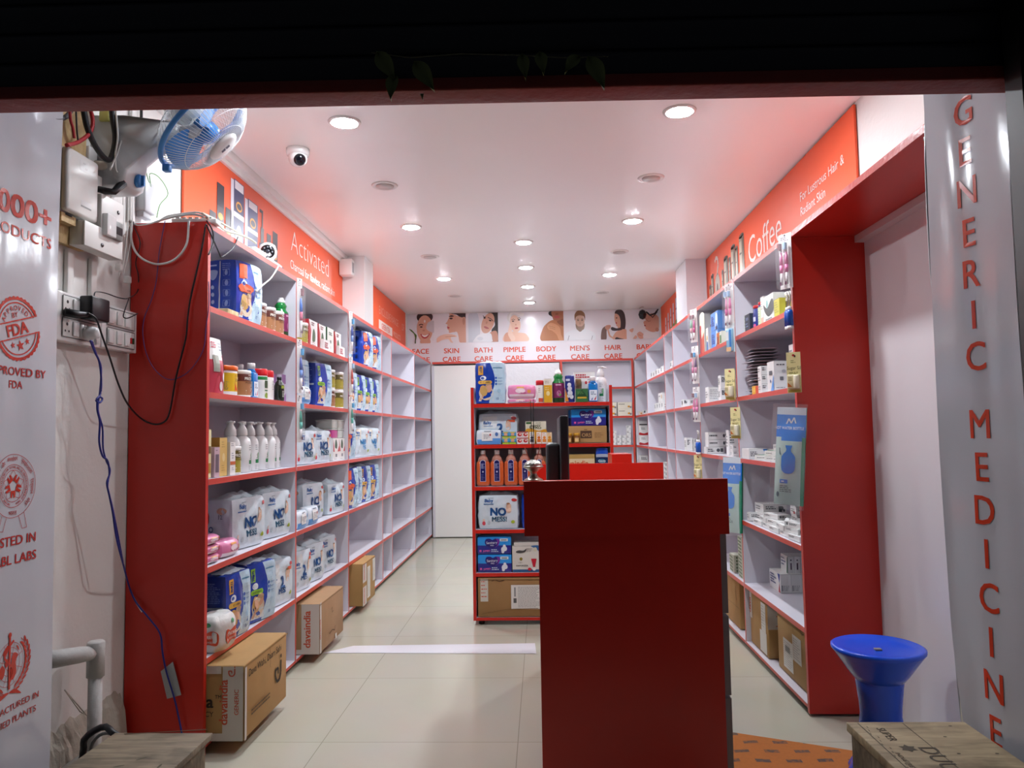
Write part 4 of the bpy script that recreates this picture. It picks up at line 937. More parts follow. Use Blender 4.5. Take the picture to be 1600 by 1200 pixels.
def carton(w, d, h, base, prints=(), mats=None, rough=.45):
    """prints: (face, kind, ...) in metres, x from the middle of the face, z from its foot"""
    mb = MB(); mb.box(-w/2, w/2, -d/2, d/2, 0, h, M(base, rough) if isinstance(base, str) else base, **{k: M(v, rough) for k, v in (mats or {}).items()})
    F = faces(w, d, h); k = 0
    for p in prints:
        k += 1; f = F[p[0]]; off = {'f': Vector((0,-1,0)), 'l': Vector((-1,0,0)), 'r': Vector((1,0,0)), 't': Vector((0,0,1))}[p[0]]*(.00025*k)
        mp = lambda u, v, f=f, off=off: tuple(Vector(f(u, v))+off)
        if p[1] == 'rect': mb.rect(p[2], p[3], p[4], p[5], mp, ink(p[6]))
        elif p[1] == 'disc': mb.disc(p[2], p[3], p[4], p[5], mp, ink(p[6]), 20, *(p[7:8]))
        elif p[1] == 'poly': mb.poly(p[2], mp, ink(p[3]))
        elif p[1] == 'blob': mb.poly(smooth(p[2], 5), mp, ink(p[3]))
        elif p[1] == 'text': mb.text(p[2], p[3], p[4], p[5], mp, ink(p[6]), *(p[7:]))
        elif p[1] == 'small': smallprint(mb, mp, p[2], p[3], p[4], p[5], p[6], ink(p[7]), *(p[8:]))
    # flap seams of the carton
    if h > .03: mb.rect(-w/2, w/2, h-.0015, h-.0005, lambda u, v: (u, -d/2-.0004, v), M('#8A8A86', .6))
    return Spec([('carton', mb.mesh('carton'), None)], d)
def cyl(r): return lambda u, v: (r*sin(u/r), -r*cos(u/r), v)
def tin(dark, lite, txt):
    r, h = .050, .112
    mb = MB(); W = WHITE
    mb.lathe([(r*.97,0),(r,.003),(r,.008),(r,.072),(r,h-.006),(r*.98,h)], W, 28, mats=[W, W, M(lite,.4), M(dark,.4), W])
    mp = cyl(r+.0012); I = ink('#EFE9DE')
    for a in (0, -.105):
        mb.text('PROTEIN', a, .078, .0135, mp, I, .03); mb.text('POWDER', a, .062, .008, mp, ink('#4A2E1E'), .01, sx=1.4); mb.rect(a-.03, a+.012, .026, .030, mp, I); mb.rect(a-.03, a+.03, .016, .019, mp, I); mb.rect(a-.014, a+.012, .098, .102, mp, I)
    body = mb.mesh('tin_body')
    mb = MB(); mb.lathe([(r*1.01,h-.004),(r*1.03,h),(r*1.03,h+.009),(r*.99,h+.012),(.0,h+.012)], W, 28)
    return Spec([('body', body, None), ('lid', mb.mesh('tin_lid'), None)], 2*r)
TIN_B = tin('#5E2A20', '#A9764E', 1); TIN_O = tin('#5E5420', '#A79A3C', 1)
def bottle(prof, bm, cap, cm, label=None, d=.07, n=22, sy=1, extra=None):
    mb = MB(); mb.lathe(prof, bm, n, sy=sy)
    if label: label(mb)
    parts = [('body', mb.mesh('bottle_body'), None)]
    mb = MB(); mb.lathe(cap, cm, n, sy=1); parts.append(('cap', mb.mesh('bottle_cap'), None))
    if extra: parts += extra
    return Spec(parts, d)
# pump bottle
def pump_spec():
    r = .042; mb = MB(); GW = M('#E9EAEA', .22)
    mb.lathe([(r*.95,0),(r,.004),(r,.128),(r*.97,.140),(r*.86,.155),(r*.62,.167),(.018,.173),(.018,.178)], GW, 24)
    mp = cyl(r+.001); G = ink('#1E7A45')
    for a in (0, -.115):
        mb.rect(a-.013, a+.014, .038, .056, mp, G, 4); mb.rect(a+.004, a+.016, .056, .09, mp, ink('#7FAE86'), 2); mb.line([(a-.008,.06),(a+.006,.07),(a-.004,.078),(a+.008,.088)], .002, mp, ink('#23352B'))
        smallprint(mb, mp, a-.014, a+.016, .10, .13, 3, ink('#6A6E70'), 3); smallprint(mb, mp, a-.016, a+.016, .006, .032, 4, ink('#8A8E90'), 5, .0018)
    body = mb.mesh('pump_bottle_body')
    mb = MB(); mb.lathe([(.023,.172),(.026,.176),(.024,.200),(.015,.216),(.012,.222),(.012,.230),(.020,.234),(.020,.239),(.004,.240)], GW, 18)
    mb.tube([(0,0,.235),(.022,0,.235),(.040,0,.229)], [.008,.006,.005], GW, 8)
    return Spec([('body', body, None), ('pump', mb.mesh('pump_head'), None)], 2*r)
PUMP = pump_spec()
def green_bottle():
    r = .041; mb = MB(); G = M('#0F7A34', .18, coat=.4); D = M('#22401F', .25); MR = M('#7A1F55', .35)
    mb.lathe([(r*.95,0),(r,.004),(r,.03),(r,.128),(r*.98,.135),(r*.7,.15),(.028,.16),(.033,.172),(.026,.184),(.022,.19)], G, 24, mats=[D, D, MR, G, G, G, G, G, G])
    mp = cyl(r+.0012)
    for a in (0, -.11):
        mb.rect(a-.02, a+.02, .112, .12, mp, ink('#D9A8C4'), 4); mb.disc(a+.002, .06, .016, .02, mp, ink('#B06A92')); mb.disc(a+.01, .05, .008, .006, mpo2(mp, r), ink('#5FA040'))
    body = mb.mesh('green_bottle_body')
    mb = MB(); mb.lathe([(.022,.188),(.023,.2),(.018,.204),(.014,.218),(.004,.22)], GLOSSW, 18)
    return Spec([('body', body, None), ('cap', mb.mesh('green_bottle_cap'), None)], 2*r)
def mpo2(mp, r): return lambda u, v: tuple(c*1.01 if i < 2 else c for i, c in enumerate(mp(u, v)))
GREENB = green_bottle()
def mouthwash():
    w, d, h = .062, .05, .125; mb = MB(); B = M('#1879C8', .12, coat=.5)
    mb.rbox(-w/2, w/2, -d/2, d/2, 0, h, B, .01, 3); mb.lathe([(.026,h-.006),(.018,h+.012),(.014,h+.018)], B, 16)
    F = lambda u, v: (u, -d/2-.0008, v); F2 = lambda u, v: (-w/2-.0008, -u, v)
    for F_, ww in ((F, .052), (F2, .04)):
        mb.rect(-ww/2, ww/2, .008, .078, F_, ink('#DCE8F0')); G = lambda u, v, F_=F_: tuple(c*1.012 if i < 2 else c for i, c in enumerate(F_(u, v)))
        smallprint(mb, G, -ww*.3, ww*.4, .045, .07, 3, ink('#2A4A7A'), 4, .004); mb.poly([(ww*.05,.012),(ww*.42,.04),(ww*.3,.012)], G, ink('#C0304A')); mb.poly([(-ww*.3,.012),(-ww*.05,.03),(-ww*.1,.012)], G, ink('#2A4A9A'))
    body = mb.mesh('mouthwash_body')
    mb = MB(); mb.lathe([(.019,h+.014),(.0195,h+.04),(.018,h+.043),(.002,h+.043)], GLOSSW, 18)
    return Spec([('body', body, None), ('cap', mb.mesh('mouthwash_cap'), None)], d)
MOUTH = mouthwash()
def yellow_jar():
    r = .066; mb = MB(); Y = M('#E3B81E', .35); W = WHITE
    mb.lathe([(r*.96,0),(r,.004),(r,.016),(r,.098),(r,.102),(r*.96,.112)], W, 28, mats=[W, W, Y, W, W]); mp = cyl(r+.0014)
    mb.poly([(-.012,.022),(-.012,.056),(.010,.022)], mp, ink('#E0501A')); mb.poly([(.014,.022),(.014,.050),(.032,.022)], mp, ink('#E0501A')); smallprint(mb, mp, -.01, .03, .06, .076, 2, ink('#8A6A1A'), 2); smallprint(mb, mp, -.075, -.04, .02, .06, 6, ink('#8A8468'), 9)
    for a in (-.006, .012): mb.ring(a, .086, .004, .006, mp, ink('#B89018'), 14)
    body = mb.mesh('jar_body'); mb = MB(); mb.lathe([(r*1.02,.110),(r*1.04,.113),(r*1.04,.126),(r*1.0,.131),(.002,.131)], M('#E8641A', .3), 28)
    return Spec([('body', body, None), ('lid', mb.mesh('jar_lid'), None)], 2*r)
YJAR = yellow_jar()
def redlid(kind):
    r = .044; mb = MB(); W = M('#EEEDE8', .3); G = M('#127A3A', .35)
    mb.lathe([(r*.97,0),(r,.003),(r,.095),(r,.112),(r*.96,.118)], W, 26, mats=[W, W, G if kind == 'g' else W, W]); mp = cyl(r+.0014)
    if kind == 'g':
        mb.rect(-.02, .024, .055, .092, mp, ink('#2F4A2C'), 4); mb.rect(-.02, .02, .040, .046, mp, ink('#3F7A4A'), 3); mb.disc(-.006, .018, .014, .014, mp, ink('#8CA83A')); mb.disc(.014, .016, .012, .015, mp, ink('#B5713A'))
    else:
        mb.poly([(-.02,.004),(.03,.004),(.03,.035),(.012,.018)], mp, ink('#C8302A')); smallprint(mb, mp, -.01, .024, .05, .1, 6, ink('#77777A'), 6)
    body = mb.mesh('powder_jar_body'); mb = MB(); mb.lathe([(r*1.0,.116),(r*1.02,.12),(r*1.02,.143),(r*.96,.151),(.002,.153)], M('#CE1C26', .3), 26)
    return Spec([('body', body, None), ('lid', mb.mesh('powder_jar_lid'), None)], 2*r)
RLG, RLW = redlid('g'), redlid('w')
def dark_bottle():
    r = .026; mb = MB(); D = M('#22281F', .2, coat=.3)
    mb.lathe([(r*.95,0),(r,.004),(r,.08),(r*.8,.098),(.012,.108),(.011,.118)], D, 18); mp = cyl(r+.001); mb.rect(-.022,.022,.066,.082, mp, ink('#8A9A3A'), 5); smallprint(mb, mp, -.016,.016,.02,.055, 5, ink('#C8CCC0'), 4)
    body = mb.mesh('dark_bottle_body'); mb = MB(); mb.lathe([(.012,.112),(.012,.128),(.002,.13)], BLACK, 14)
    return Spec([('body', body, None), ('cap', mb.mesh('dark_bottle_cap'), None)], 2*r)
DARKB = dark_bottle()

# soft packs --------------------------------------------------------------------------------------
class Pack:
    def __init__(s, w, d, h, mat, seed=1, bul=.14, cr=.05, wr=.004, n=12, mats=None, top=None):
        s.w, s.d, s.h, s.bul, s.cr, s.wr, s.seed, s.top = w, d, h, bul, cr, wr, seed, top
        s.mb = MB(); mats = mats or {}
        for f in 'fblrtu':
            vs = []; fs = []
            for j in range(n+1):
                for i in range(n+1): vs.append(s.P(f, -1+2*i/n, -1+2*j/n))
            ms = []
            for j in range(n):
                for i in range(n):
                    a = j*(n+1)+i; q = (a, a+1, a+n+2, a+n+1); fs.append(q); mt = mats.get(f, mat)
                    ms.append(mt(-1+2*(i+.5)/n, -1+2*(j+.5)/n) if callable(mt) else mt)
            s.mb.add(vs, fs, ms, True)
    def P(s, f, u, v, e=0):
        u = max(-1, min(1, u)); v = max(-1, min(1, v))
        x, y, z = {'f': (u,-1,v), 'b': (-u,1,v), 'l': (-1,-u,v), 'r': (1,u,v), 't': (u,v,1), 'u': (u,-v,-1)}[f]
        X = x*(1-s.cr*y**4-s.cr*.8*z**6); Y = y*(1-s.bul*(abs(x)**3)-s.bul*.9*(abs(z)**4)); Z = z*(1-.03*x**4*(z > 0)-.02*y**4)
        p = Vector((X*s.w/2, Y*s.d/2, (Z+1)*s.h/2))
        nv = {'f': (0,-1,0), 'b': (0,1,0), 'l': (-1,0,0), 'r': (1,0,0), 't': (0,0,1), 'u': (0,0,0)}[f]
        k = noise.noise(Vector((p.x*22+s.seed*3, p.y*22, p.z*16+s.seed)))+.5*noise.noise(Vector((p.x*55, p.y*50+s.seed, p.z*40)))
        edge = (1-max(abs(x) if f not in 'lr' else abs(y), abs(z) if f not in 'tu' else abs(y))**6)
        p += Vector(nv)*(s.wr*k*edge+e)
        return tuple(p)
    def mp(s, f, e=.0015):
        W = s.w if f in 'fbtu' else s.d; H = s.h if f not in 'tu' else s.d
        return lambda x, z: s.P(f, x/(W/2), (z/(H/2)-1) if f not in 'tu' else z/(H/2), e)
    def crest(s, mat, hh=.03, sd=1):
        """the gathered plastic at the top"""
        vs = []; fs = []; n = 14
        for i in range(n+1):
            u = -1+2*i/n; x = u*s.w*.40; t = hh*(.45+.55*noise.noise(Vector((u*3+sd, sd, 0)))+.25) *(1-abs(u)**3)
            for yy, zz in ((-s.d*.34, s.h*.985), (-s.d*.12, s.h+t*.6), (.006*sin(i*2.1+sd), s.h+t), (s.d*.12, s.h+t*.6), (s.d*.34, s.h*.985)): vs.append((x, yy, zz+.004*noise.noise(Vector((x*40, yy*40, sd)))))
        for i in range(n):
            for k in range(4): a = i*5+k; fs.append((a, a+1, a+6, a+5))
        s.mb.add(vs, fs, mat, True)
def couple(mb, mp, x, z, k=1):
    """printed photo of two people hugging"""
    mb.disc(x+.0*k, z+.02*k, .046*k, .045*k, mp(.0016), ink('#D8CBB4')); mb.poly([(x-.05*k,z-.03*k),(x-.035*k,z+.012*k),(x+.04*k,z+.015*k),(x+.05*k,z-.03*k)], mp(.002), ink('#D7DEE2'))
    mb.disc(x-.016*k, z+.035*k, .024*k, .034*k, mp(.0024), ink('#C9A25E'), 16, .2); mb.disc(x+.016*k, z+.05*k, .021*k, .027*k, mp(.0024), ink('#D3A080')); mb.disc(x+.017*k, z+.066*k, .020*k, .012*k, mp(.0028), ink('#B59A78'))
    mb.disc(x-.012*k, z+.037*k, .015*k, .022*k, mp(.003), ink('#DEB093')); mb.poly([(x-.045*k,z-.02*k),(x-.02*k,z+.02*k),(x-.01*k,z+.012*k),(x-.03*k,z-.025*k)], mp(.003), ink('#CFA184'))
BLUEM = M('#163FA8', .24, bump=.25, bscale=24, coat=.4); NAVY = M('#172F86', .24, bump=.25, bscale=24, coat=.4); PALE = M('#BBD9EA', .24, bump=.25, bscale=24, coat=.4)
def adult(w, d, h, tagc, pill, seed, orange=False):
    edge_ = lambda z: w/2*(.10+.22*sin((z/h*2-1)*2.4+1.2))
    p = Pack(w, d, h, BLUEM, seed, .10, .045, .006, 16, {'r': PALE, 'l': NAVY if not orange else BLUEM})
    mb = p.mb; f = lambda e: p.mp('f', e); k = h/.28; x0 = -w/2; fm = f(.0009)
    for j in range(24):
        z0_, z1_ = h*j/24, h*(j+1)/24
        for q_ in range(6):
            a0, b0 = [edge_(z0_)+(w/2-edge_(z0_))*t_ for t_ in (q_/6, (q_+1)/6)]; a1, b1 = [edge_(z1_)+(w/2-edge_(z1_))*t_ for t_ in (q_/6, (q_+1)/6)]
            mb.add([fm(a0, z0_), fm(b0, z0_), fm(b1, z1_), fm(a1, z1_)], [(0,1,2,3)], PALE, True)
    mb.rect(x0+.02*k, x0+.055*k, h*.70, h*.93, f(.0015), ink(tagc), 1, 4)
    for i in range(6): mb.rect(x0+.028*k, x0+.047*k, h*(.73+.03*i), h*(.745+.03*i), f(.002), ink('#24345A'))
    mb.disc(x0+.055*k, h*.62, .022*k, .016*k, f(.0015), ink('#E3ECF2')); mb.disc(x0+.05*k, h*.62, .012*k, .009*k, f(.002), ink('#3A62B8'))
    mb.disc(x0+.03*k, h*.515, .012*k, .012*k, f(.0015), ink(pill), 12); mb.rect(x0+.03*k, x0+.105*k, h*.515-.012*k, h*.515+.012*k, f(.0017), ink(pill), 3, 1); mb.disc(x0+.105*k, h*.515, .012*k, .012*k, f(.0015), ink(pill), 12)
    mb.text('ADULT DIAPERS', x0+.068*k, h*.515-.0045*k, .009*k, f(.0024), ink('#2A3550'), .01, sx=.8)
    couple(mb, f, x0+.075*k, h*.17, 1.12*k)
    for i in range(3):
        mb.disc(w*.20, h*(.62-.075*i), .008, .008, f(.0016), ink('#2B5FB8'), 10); mb.rect(w*.26, w*.42, h*(.615-.075*i), h*(.625-.075*i), f(.0016), ink('#5D86B4'), 3); mb.rect(w*.26, w*.38, h*(.60-.075*i), h*(.607-.075*i), f(.0016), ink('#7DA0C4'), 3)
    mb.rect(w*.1, w*.42, h*.86, h*.885, f(.0016), ink('#4F87A8'), 5); mb.disc(w*.3, h*.3, .014, .014, f(.0016), ink('#9FC4DA'), 14); mb.text('10', w*.24, h*.08, .016, f(.0016), ink('#2B4F94'), .01)
    if orange: mb.disc(x0+.07*k, h*.55, .06*k, .02*k, f(.003), ink('#E2603A')); mb.rect(x0+.02*k, x0+.08*k, h*.72, h*.95, f(.003), ink('#E2603A'), 2, 4)
    l = lambda e: p.mp('l', e)
    if not orange:
        smallprint(mb, l(.0015), -d*.36, d*.34, h*.58, h*.9, 12, ink('#6F86C4'), seed); mb.rect(-d*.3, d*.4, h*.48, h*.52, l(.0015), ink('#A9B4C0'), 4); smallprint(mb, l(.0015), -d*.36, d*.34, h*.1, h*.42, 8, ink('#5A70B0'), seed+1)
    else:
        for i in range(4):
            for a, b_ in ((0, .0), (1, .0)):
                z = h*(.22+.17*i); mb.line([(d*.08,z),(d*.30,z),(d*.30,z+h*.10),(d*.08,z+h*.10),(d*.08,z)], .002, l(.0015), ink('#7C93D2')); mb.disc(d*.19, z+h*.05, .010, .014, l(.0018), ink('#8FA4DA'), 10)
            mb.disc(-d*.27, h*(.18+.12*i), .009, .010, l(.0015), ink('#AFC0E4'), 10)
        mb.poly(smooth([(-d*.4,h*.82),(-d*.12,h*.82),(-d*.16,h*.7),(-d*.26,h*.66),(-d*.36,h*.7)]), l(.0018), ink('#9DB0D8')); mb.rect(-d*.4, -d*.15, h*.90, h*.925, l(.0015), ink('#AFC0E4'), 3); smallprint(mb, l(.0015), d*.04, d*.38, h*.82, h*.95, 4, ink('#8FA4DA'), 5)
        mb.rect(-d*.05, -d*.01, h*.06, h*.98, l(.003), ink('#C9CDD6'), 1, 8)
    p.crest(FILMW, .022, seed)
    return Spec([('pack', mb.mesh('adult_pack'), None)], d)
def baby(w, d, h, seed, style='NO', sc=1):
    p = Pack(w, d, h, FILMW, seed, .12, .06, .010, 18); mb = p.mb; f = lambda e: p.mp('f', e); l = lambda e: p.mp('l', e)
    NV = ink('#17518E'); S = min(1, w/.27)
    if style == 'NO':
        mb.text('Baby', -w*.24, h*.80, .022*S, f(.003), ink('#1E5FA8'), .03, sx=1.05); mb.rect(-w*.38, -w*.12, h*.725, h*.75, f(.002), ink('#3A6EA8'), 4); mb.rect(-w*.26, -w*.12, h*.91, h*.925, f(.002), ink('#8A9AA8'), 2)
        mb.text('NO', -w*.0, h*.40, .052*S, f(.003), NV, .045); mb.text('MESS!', w*.03, h*.22, .032*S, f(.003), ink('#1F5674'), .03)
    elif style == 'YES':
        mb.text('Baby', -w*.24, h*.80, .020*S, f(.003), ink('#1E5FA8'), .03); mb.rect(-w*.36, -w*.12, h*.725, h*.75, f(.002), ink('#3A6EA8'), 4); mb.text('NO', w*.04, h*.42, .045*S, f(.003), ink('#2A86C4'), .045); mb.text('YES', w*.08, h*.26, .03*S, f(.003), ink('#2A86C4'), .02); mb.rect(-w*.42,-w*.05, h*.6, h*.95, f(.0012), ink('#DDD6C6'), 4, 4)
    else:
        mb.text('Baby', -w*.28, h*.66, .022*S, f(.003), ink('#1E5FA8'), .03); mb.rect(-w*.40, -w*.14, h*.585, h*.605, f(.002), ink('#3A6EA8'), 4); mb.text('2', w*.05, h*.38, .062*S, f(.003), NV, .05); mb.text('MESS', w*.06, h*.26, .028*S, f(.003), NV, .03); mb.rect(w*.25,w*.45,h*.72,h*.80, f(.002), ink('#DB5A36'), 3); mb.rect(-.42*w,-.02*w,h*.52,h*.92, f(.0011), ink('#D9DEDE'), 5, 5)
    mb.disc(w*.27, h*.66, .018*S, .022*S, f(.0025), ink('#E2BDA4'), 14); mb.disc(w*.27, h*.56, .02*S, .022*S, f(.002), ink('#E8CBB6'), 12); mb.disc(w*.26, h*.75, .012, .006, f(.003), ink('#A6724A'), 8)
    mb.disc(w*.42, h*.86, .02, .011, f(.002), ink('#C23B3E'), 12); mb.disc(-w*.38, h*.16, .012, .014, f(.002), ink('#D24A58'), 10); mb.disc(-w*.38, h*.25, .009, .010, f(.002), ink('#E8CFC0'), 10); mb.disc(-w*.25, h*.18, .010, .014, f(.002), ink('#B8C6CC'), 10); mb.disc(w*.38, h*.2, .014, .011, f(.002), ink('#A9BE3C'), 10)
    mb.text('NO', -d*.1, h*.36, .026, l(.003), ink('#2C4F86'), .03, rot=pi/2); mb.text('12', d*.14, h*.62, .022, l(.003), ink('#5A6A7A'), 0); mb.disc(-d*.32, h*.62, .010, .030, l(.002), ink('#B83A3E'), 12); mb.disc(d*.18, h*.78, .03, .016, l(.002), ink('#DDB79C'), 12); mb.disc(d*.02, h*.14, .02, .02, l(.002), ink('#C23B3E'), 12); mb.disc(d*.2, h*.16, .012, .014, l(.002), ink('#E2BDA4'), 10)
    p.crest(FILMW, .034, seed+3)
    return Spec([('pack', mb.mesh('baby_pack'), None)], d)
def wipes(w, d, h, seed):
    half = lambda u, v: M('#DCE6EE', .3) if v > -.25+.15*u else M('#5C9BDC', .3)
    p = Pack(w, d, h, M('#DCE6EE', .3), seed, .25, .06, .003, 12, {'f': half, 't': M('#DCE6EE', .3)}); mb = p.mb; f = lambda e: p.mp('f', e)
    mb.rect(-w*.3, w*.16, h*.24, h*.86, f(.004), M('#F0F0EE', .25), 4, 4); mb.disc(w*.07, h*.66, .006, .008, f(.005), ink('#C23B3E'), 10); smallprint(mb, f(.005), -w*.22, w*.08, h*.36, h*.72, 4, ink('#6A7078'), seed); mb.disc(w*.34, h*.7, .011, .014, f(.003), ink('#4A78B4'), 12); mb.rect(-w*.2,w*.1,h*.9,h*.94, f(.003), ink('#55606A'), 3)
    return Spec([('pack', mb.mesh('wipes_pack'), None)], d)
def pads(w, d, h, seed):
    half = lambda u, v: M('#2F97E4', .28, coat=.3) if v > .0 else M('#2A2C8C', .28, coat=.3)
    p = Pack(w, d, h, M('#2F97E4', .28, coat=.3), seed, .06, .02, .002, 16, {'f': half, 'l': half, 't': M('#2F97E4', .28, coat=.3)}); mb = p.mb; f = lambda e: p.mp('f', e)
    mb.poly(smooth([(-.062,h*.62),(-.056,h*.86),(-.03,h*.9),(-.012,h*.82),(.008,h*.9),(.03,h*.82),(.028,h*.6),(-.005,h*.34),(-.04,h*.42)]), f(.002), ink('#2A1F74')); mb.poly(smooth([(.014,h*.88),(.034,h*.84),(.032,h*.58),(.004,h*.36),(.022,h*.56)]), f(.0026), ink('#7A2F9A'))
    mb.text('Sanitary', -.016, h*.60, .017, f(.003), ink('#E8EEF6'), .0, rot=.04); mb.text('PAD', -.014, h*.47, .009, f(.003), ink('#E8EEF6'), .01)
    mb.rect(.038, .092, h*.74, h*.9, f(.002), ink('#DDE6EC'), 3); mb.rect(.046, .084, h*.79, h*.84, f(.0026), ink('#4A5A66'), 2)
    mb.text('JUMBO', -.052, h*.14, .011, f(.002), ink('#E46AB0'), .03, rot=.06); mb.rect(-.1, -.086, h*.12, h*.24, f(.002), ink('#D85AA4')); smallprint(mb, f(.002), -.02, .036, h*.1, h*.3, 2, ink('#C4D6EA'), 3, .006)
    for x, z, r in ((.068,h*.44,.010),(.060,h*.26,.014),(.074,h*.30,.012),(.058,h*.14,.010)): mb.disc(x, z, r, r*1.3, f(.002), ink('#E4EAF0'), 12)
    return Spec([('pack', mb.mesh('pad_pack'), None)], d)
def cottonroll():
    p = Pack(.17, .13, .145, M('#E6E6E2', .3, bump=.4, bscale=26), 4, .3, .2, .008); f = lambda e: p.mp('f', e); l = lambda e: p.mp('l', e); mb = p.mb
    for g in (f, l):
        mb.poly(smooth([(-.06,.05),(-.05,.085),(-.02,.078),(.02,.09),(.055,.08),(.06,.05),(.05,.03),(.0,.036),(-.04,.025)]), g(.003), ink('#DE5A38')); mb.text('ABSORBENT', 0, .06, .013, g(.0045), ink('#F0E8E0'), .02, sx=.8); mb.text('COTTON WOOL I.P.', 0, .042, .008, g(.0045), ink('#F0E8E0'), .01, sx=.75); mb.disc(.0, .115, .02, .01, g(.003), ink('#4A9A6A'), 12)
    return Spec([('pack', mb.mesh('cotton_pack'), None)], .13)
def pinkpack(w, d, h, seed):
    p = Pack(w, d, h, M('#E58AB4', .28, bump=.2, coat=.3), seed, .35, .12, .004, 10, {'f': lambda u, v: M('#E58AB4', .28, bump=.2, coat=.3) if v > -.45 else M('#EFE3E8', .3)}); f = lambda e: p.mp('f', e)
    p.mb.disc(-w*.05, h*.55, w*.2, h*.2, f(.003), ink('#F2DDE4')); p.mb.rect(-w*.2, w*.1, h*.74, h*.86, f(.003), ink('#E8A85A'), 3); p.mb.disc(w*.3, h*.5, .014, .012, f(.003), ink('#E8A04A'), 10); smallprint(p.mb, f(.003), -w*.1, w*.3, h*.3, h*.42, 2, ink('#C24A84'), seed, .004)
    return Spec([('pack', p.mb.mesh('pink_pack'), None)], d)
def pouch():
    h, w, d = .235, .15, .07; vs = []; fs = []; n = 10; mb = MB()
    def S(u, v, s, e=0):
        dd = (d/2)*(1-abs(v)**3)*(.25+.75*(1-max(0, u))) if True else 0
        return (v*w/2, s*(dd+.002+e), (u+1)/2*h)
    for s in (-1, 1):
        vs = [S(-1+2*j/n, -1+2*i/n, s) for j in range(n+1) for i in range(n+1)]
        fs = [(j*(n+1)+i, j*(n+1)+i+1, (j+1)*(n+1)+i+1, (j+1)*(n+1)+i) for j in range(n) for i in range(n)]
        ms = [M('#EFEFEC', .3) if (j+.5)/n > .55+.28*abs((i+.5)/n-.3) else M('#C23A4E', .3) for j in range(n) for i in range(n)]
        mb.add(vs, fs, ms, True)
    f = lambda u, v: S(v/h*2-1, u/(w/2), -1, .002)
    mb.rect(-.05,-.01,.09,.16, f, ink('#9A9E92'), 3, 4); mb.poly([(-.05,.0),(-.02,.1),(.005,.09),(.0,.02)], f, ink('#A81E2A')); mb.disc(.03,.07,.016,.02, f, ink('#E8DCDC'), 14); mb.disc(.045,.12,.012,.02, f, ink('#E8DCDC'), 14); mb.disc(.0,.03,.014,.02, f, ink('#E8DCDC'), 14); smallprint(mb, f, -.05,.0,.19,.22, 3, ink('#C24A5A'), 3, .006); smallprint(mb, f, .01,.05,.18,.22, 3, ink('#4A5A7A'), 4, .004)
    for i in range(9): mb.rect(.062,.073,.01+.02*i,.024+.02*i, f, ink('#4A3A8A'))
    return Spec([('pouch', mb.mesh('pouch'), None)], d)

W = '#ECEBE8'
# ---- left shelving, bay beside the end panel
SP = 'on the shelf'
A_OR = adult(.235, .17, .285, '#E2603A', '#E2603A', 2, True)
A_Y = adult(.225, .13, .28, '#DDA53A', '#DDAF4A', 3); A_G = adult(.24, .13, .275, '#8CC63A', '#8CC63A', 5)
z = ztop(0)
put(A_OR, 'diaper_pack', 'L', 3.49, z, -1.345, 'large blue adult diaper pack with orange print alone on the top left shelf', 'diaper pack')
mb = MB(); mb.rbox(-1.49,-1.37,3.225,3.345, z, z+.028, wood_mat('#B59A6A','#D9C59A'), .003); tag(mb.obj('wood_block'), 'small pale wood block in front of the orange-printed blue pack', 'block')
for i, y in enumerate((3.665, 3.795, 3.92)): put(TIN_B, 'protein_tin', 'L', y, z, -1.365, f'brown PROTEIN tin on the top left shelf, {["next to the big blue pack","middle of the three","nearest the green bottle"][i]}', 'tin', 'brown tins on the top left shelf')
put(GREENB, 'bottle', 'L', 4.024, z, -1.375, 'green bottle with maroon label on the top left shelf', 'bottle')
z = ztop(1)
put(pouch(), 'pouch', 'L', 3.13, z, -1.36, 'red and white pouch standing next to the red end panel', 'pouch')
put(YJAR, 'jar', 'L', 3.295, z, -1.36, 'yellow jar with orange lid in front on the second left shelf', 'jar', 'yellow jars'); put(YJAR, 'jar', 'L', 3.36, z, -1.50, 'yellow jar with orange lid partly hidden behind the front one', 'jar', 'yellow jars')
put(TIN_B, 'protein_tin', 'L', 3.455, z, -1.36, 'brown PROTEIN tin between the yellow jars and blue bottles', 'tin')
put(MOUTH, 'bottle', 'L', 3.555, z, -1.37, 'blue mouthwash bottle with white cap, right front of the blue trio', 'bottle', 'blue mouthwash bottles'); put(MOUTH, 'bottle', 'L', 3.60, z, -1.445, 'blue mouthwash bottle with white cap, second row of the blue trio', 'bottle', 'blue mouthwash bottles'); put(MOUTH, 'bottle', 'L', 3.62, z, -1.53, 'blue mouthwash bottle farthest back behind the brown tin', 'bottle', 'blue mouthwash bottles')
put(RLG, 'jar', 'L', 3.685, z, -1.365, 'white jar with green band and red lid on the second left shelf', 'jar'); put(RLW, 'jar', 'L', 3.785, z, -1.37, 'plain white jar with red curve and red lid beside the green-banded jar', 'jar')
PUR = carton(.06, .06, .15, '#CFC4D2', [('f','rect',-.03,.03,.10,.15,'#8A5A8E'),('f','small',-.02,.02,.03,.09,6,'#6A5A72'),('l','rect',-.02,.02,.02,.10,'#4A3A52'),('f','poly',[(-.03,0),(.03,0),(.03,.05)],'#A86AA8')])
put(DARKB, 'bottle', 'L', 3.92, z, -1.36, 'small dark green bottle in front of the purple boxes', 'bottle')
for i, (y, x) in enumerate(((3.965,-1.43),(4.03,-1.40))): put(PUR, 'box', 'L', y, z, x, ['tall mauve box behind the dark green bottle','tall mauve box next to the shelf divider'][i], 'box', 'mauve boxes')
z = ztop(2)
put(carton(.05,.05,.20,'#E4D8A8',[('f','rect',-.02,.02,.02,.06,'#B08A3A'),('f','rect',-.02,.02,.10,.13,'#6A5A3A')]), 'box', 'L', 3.045, z, -1.37, 'cream box in the corner against the red end panel', 'box')
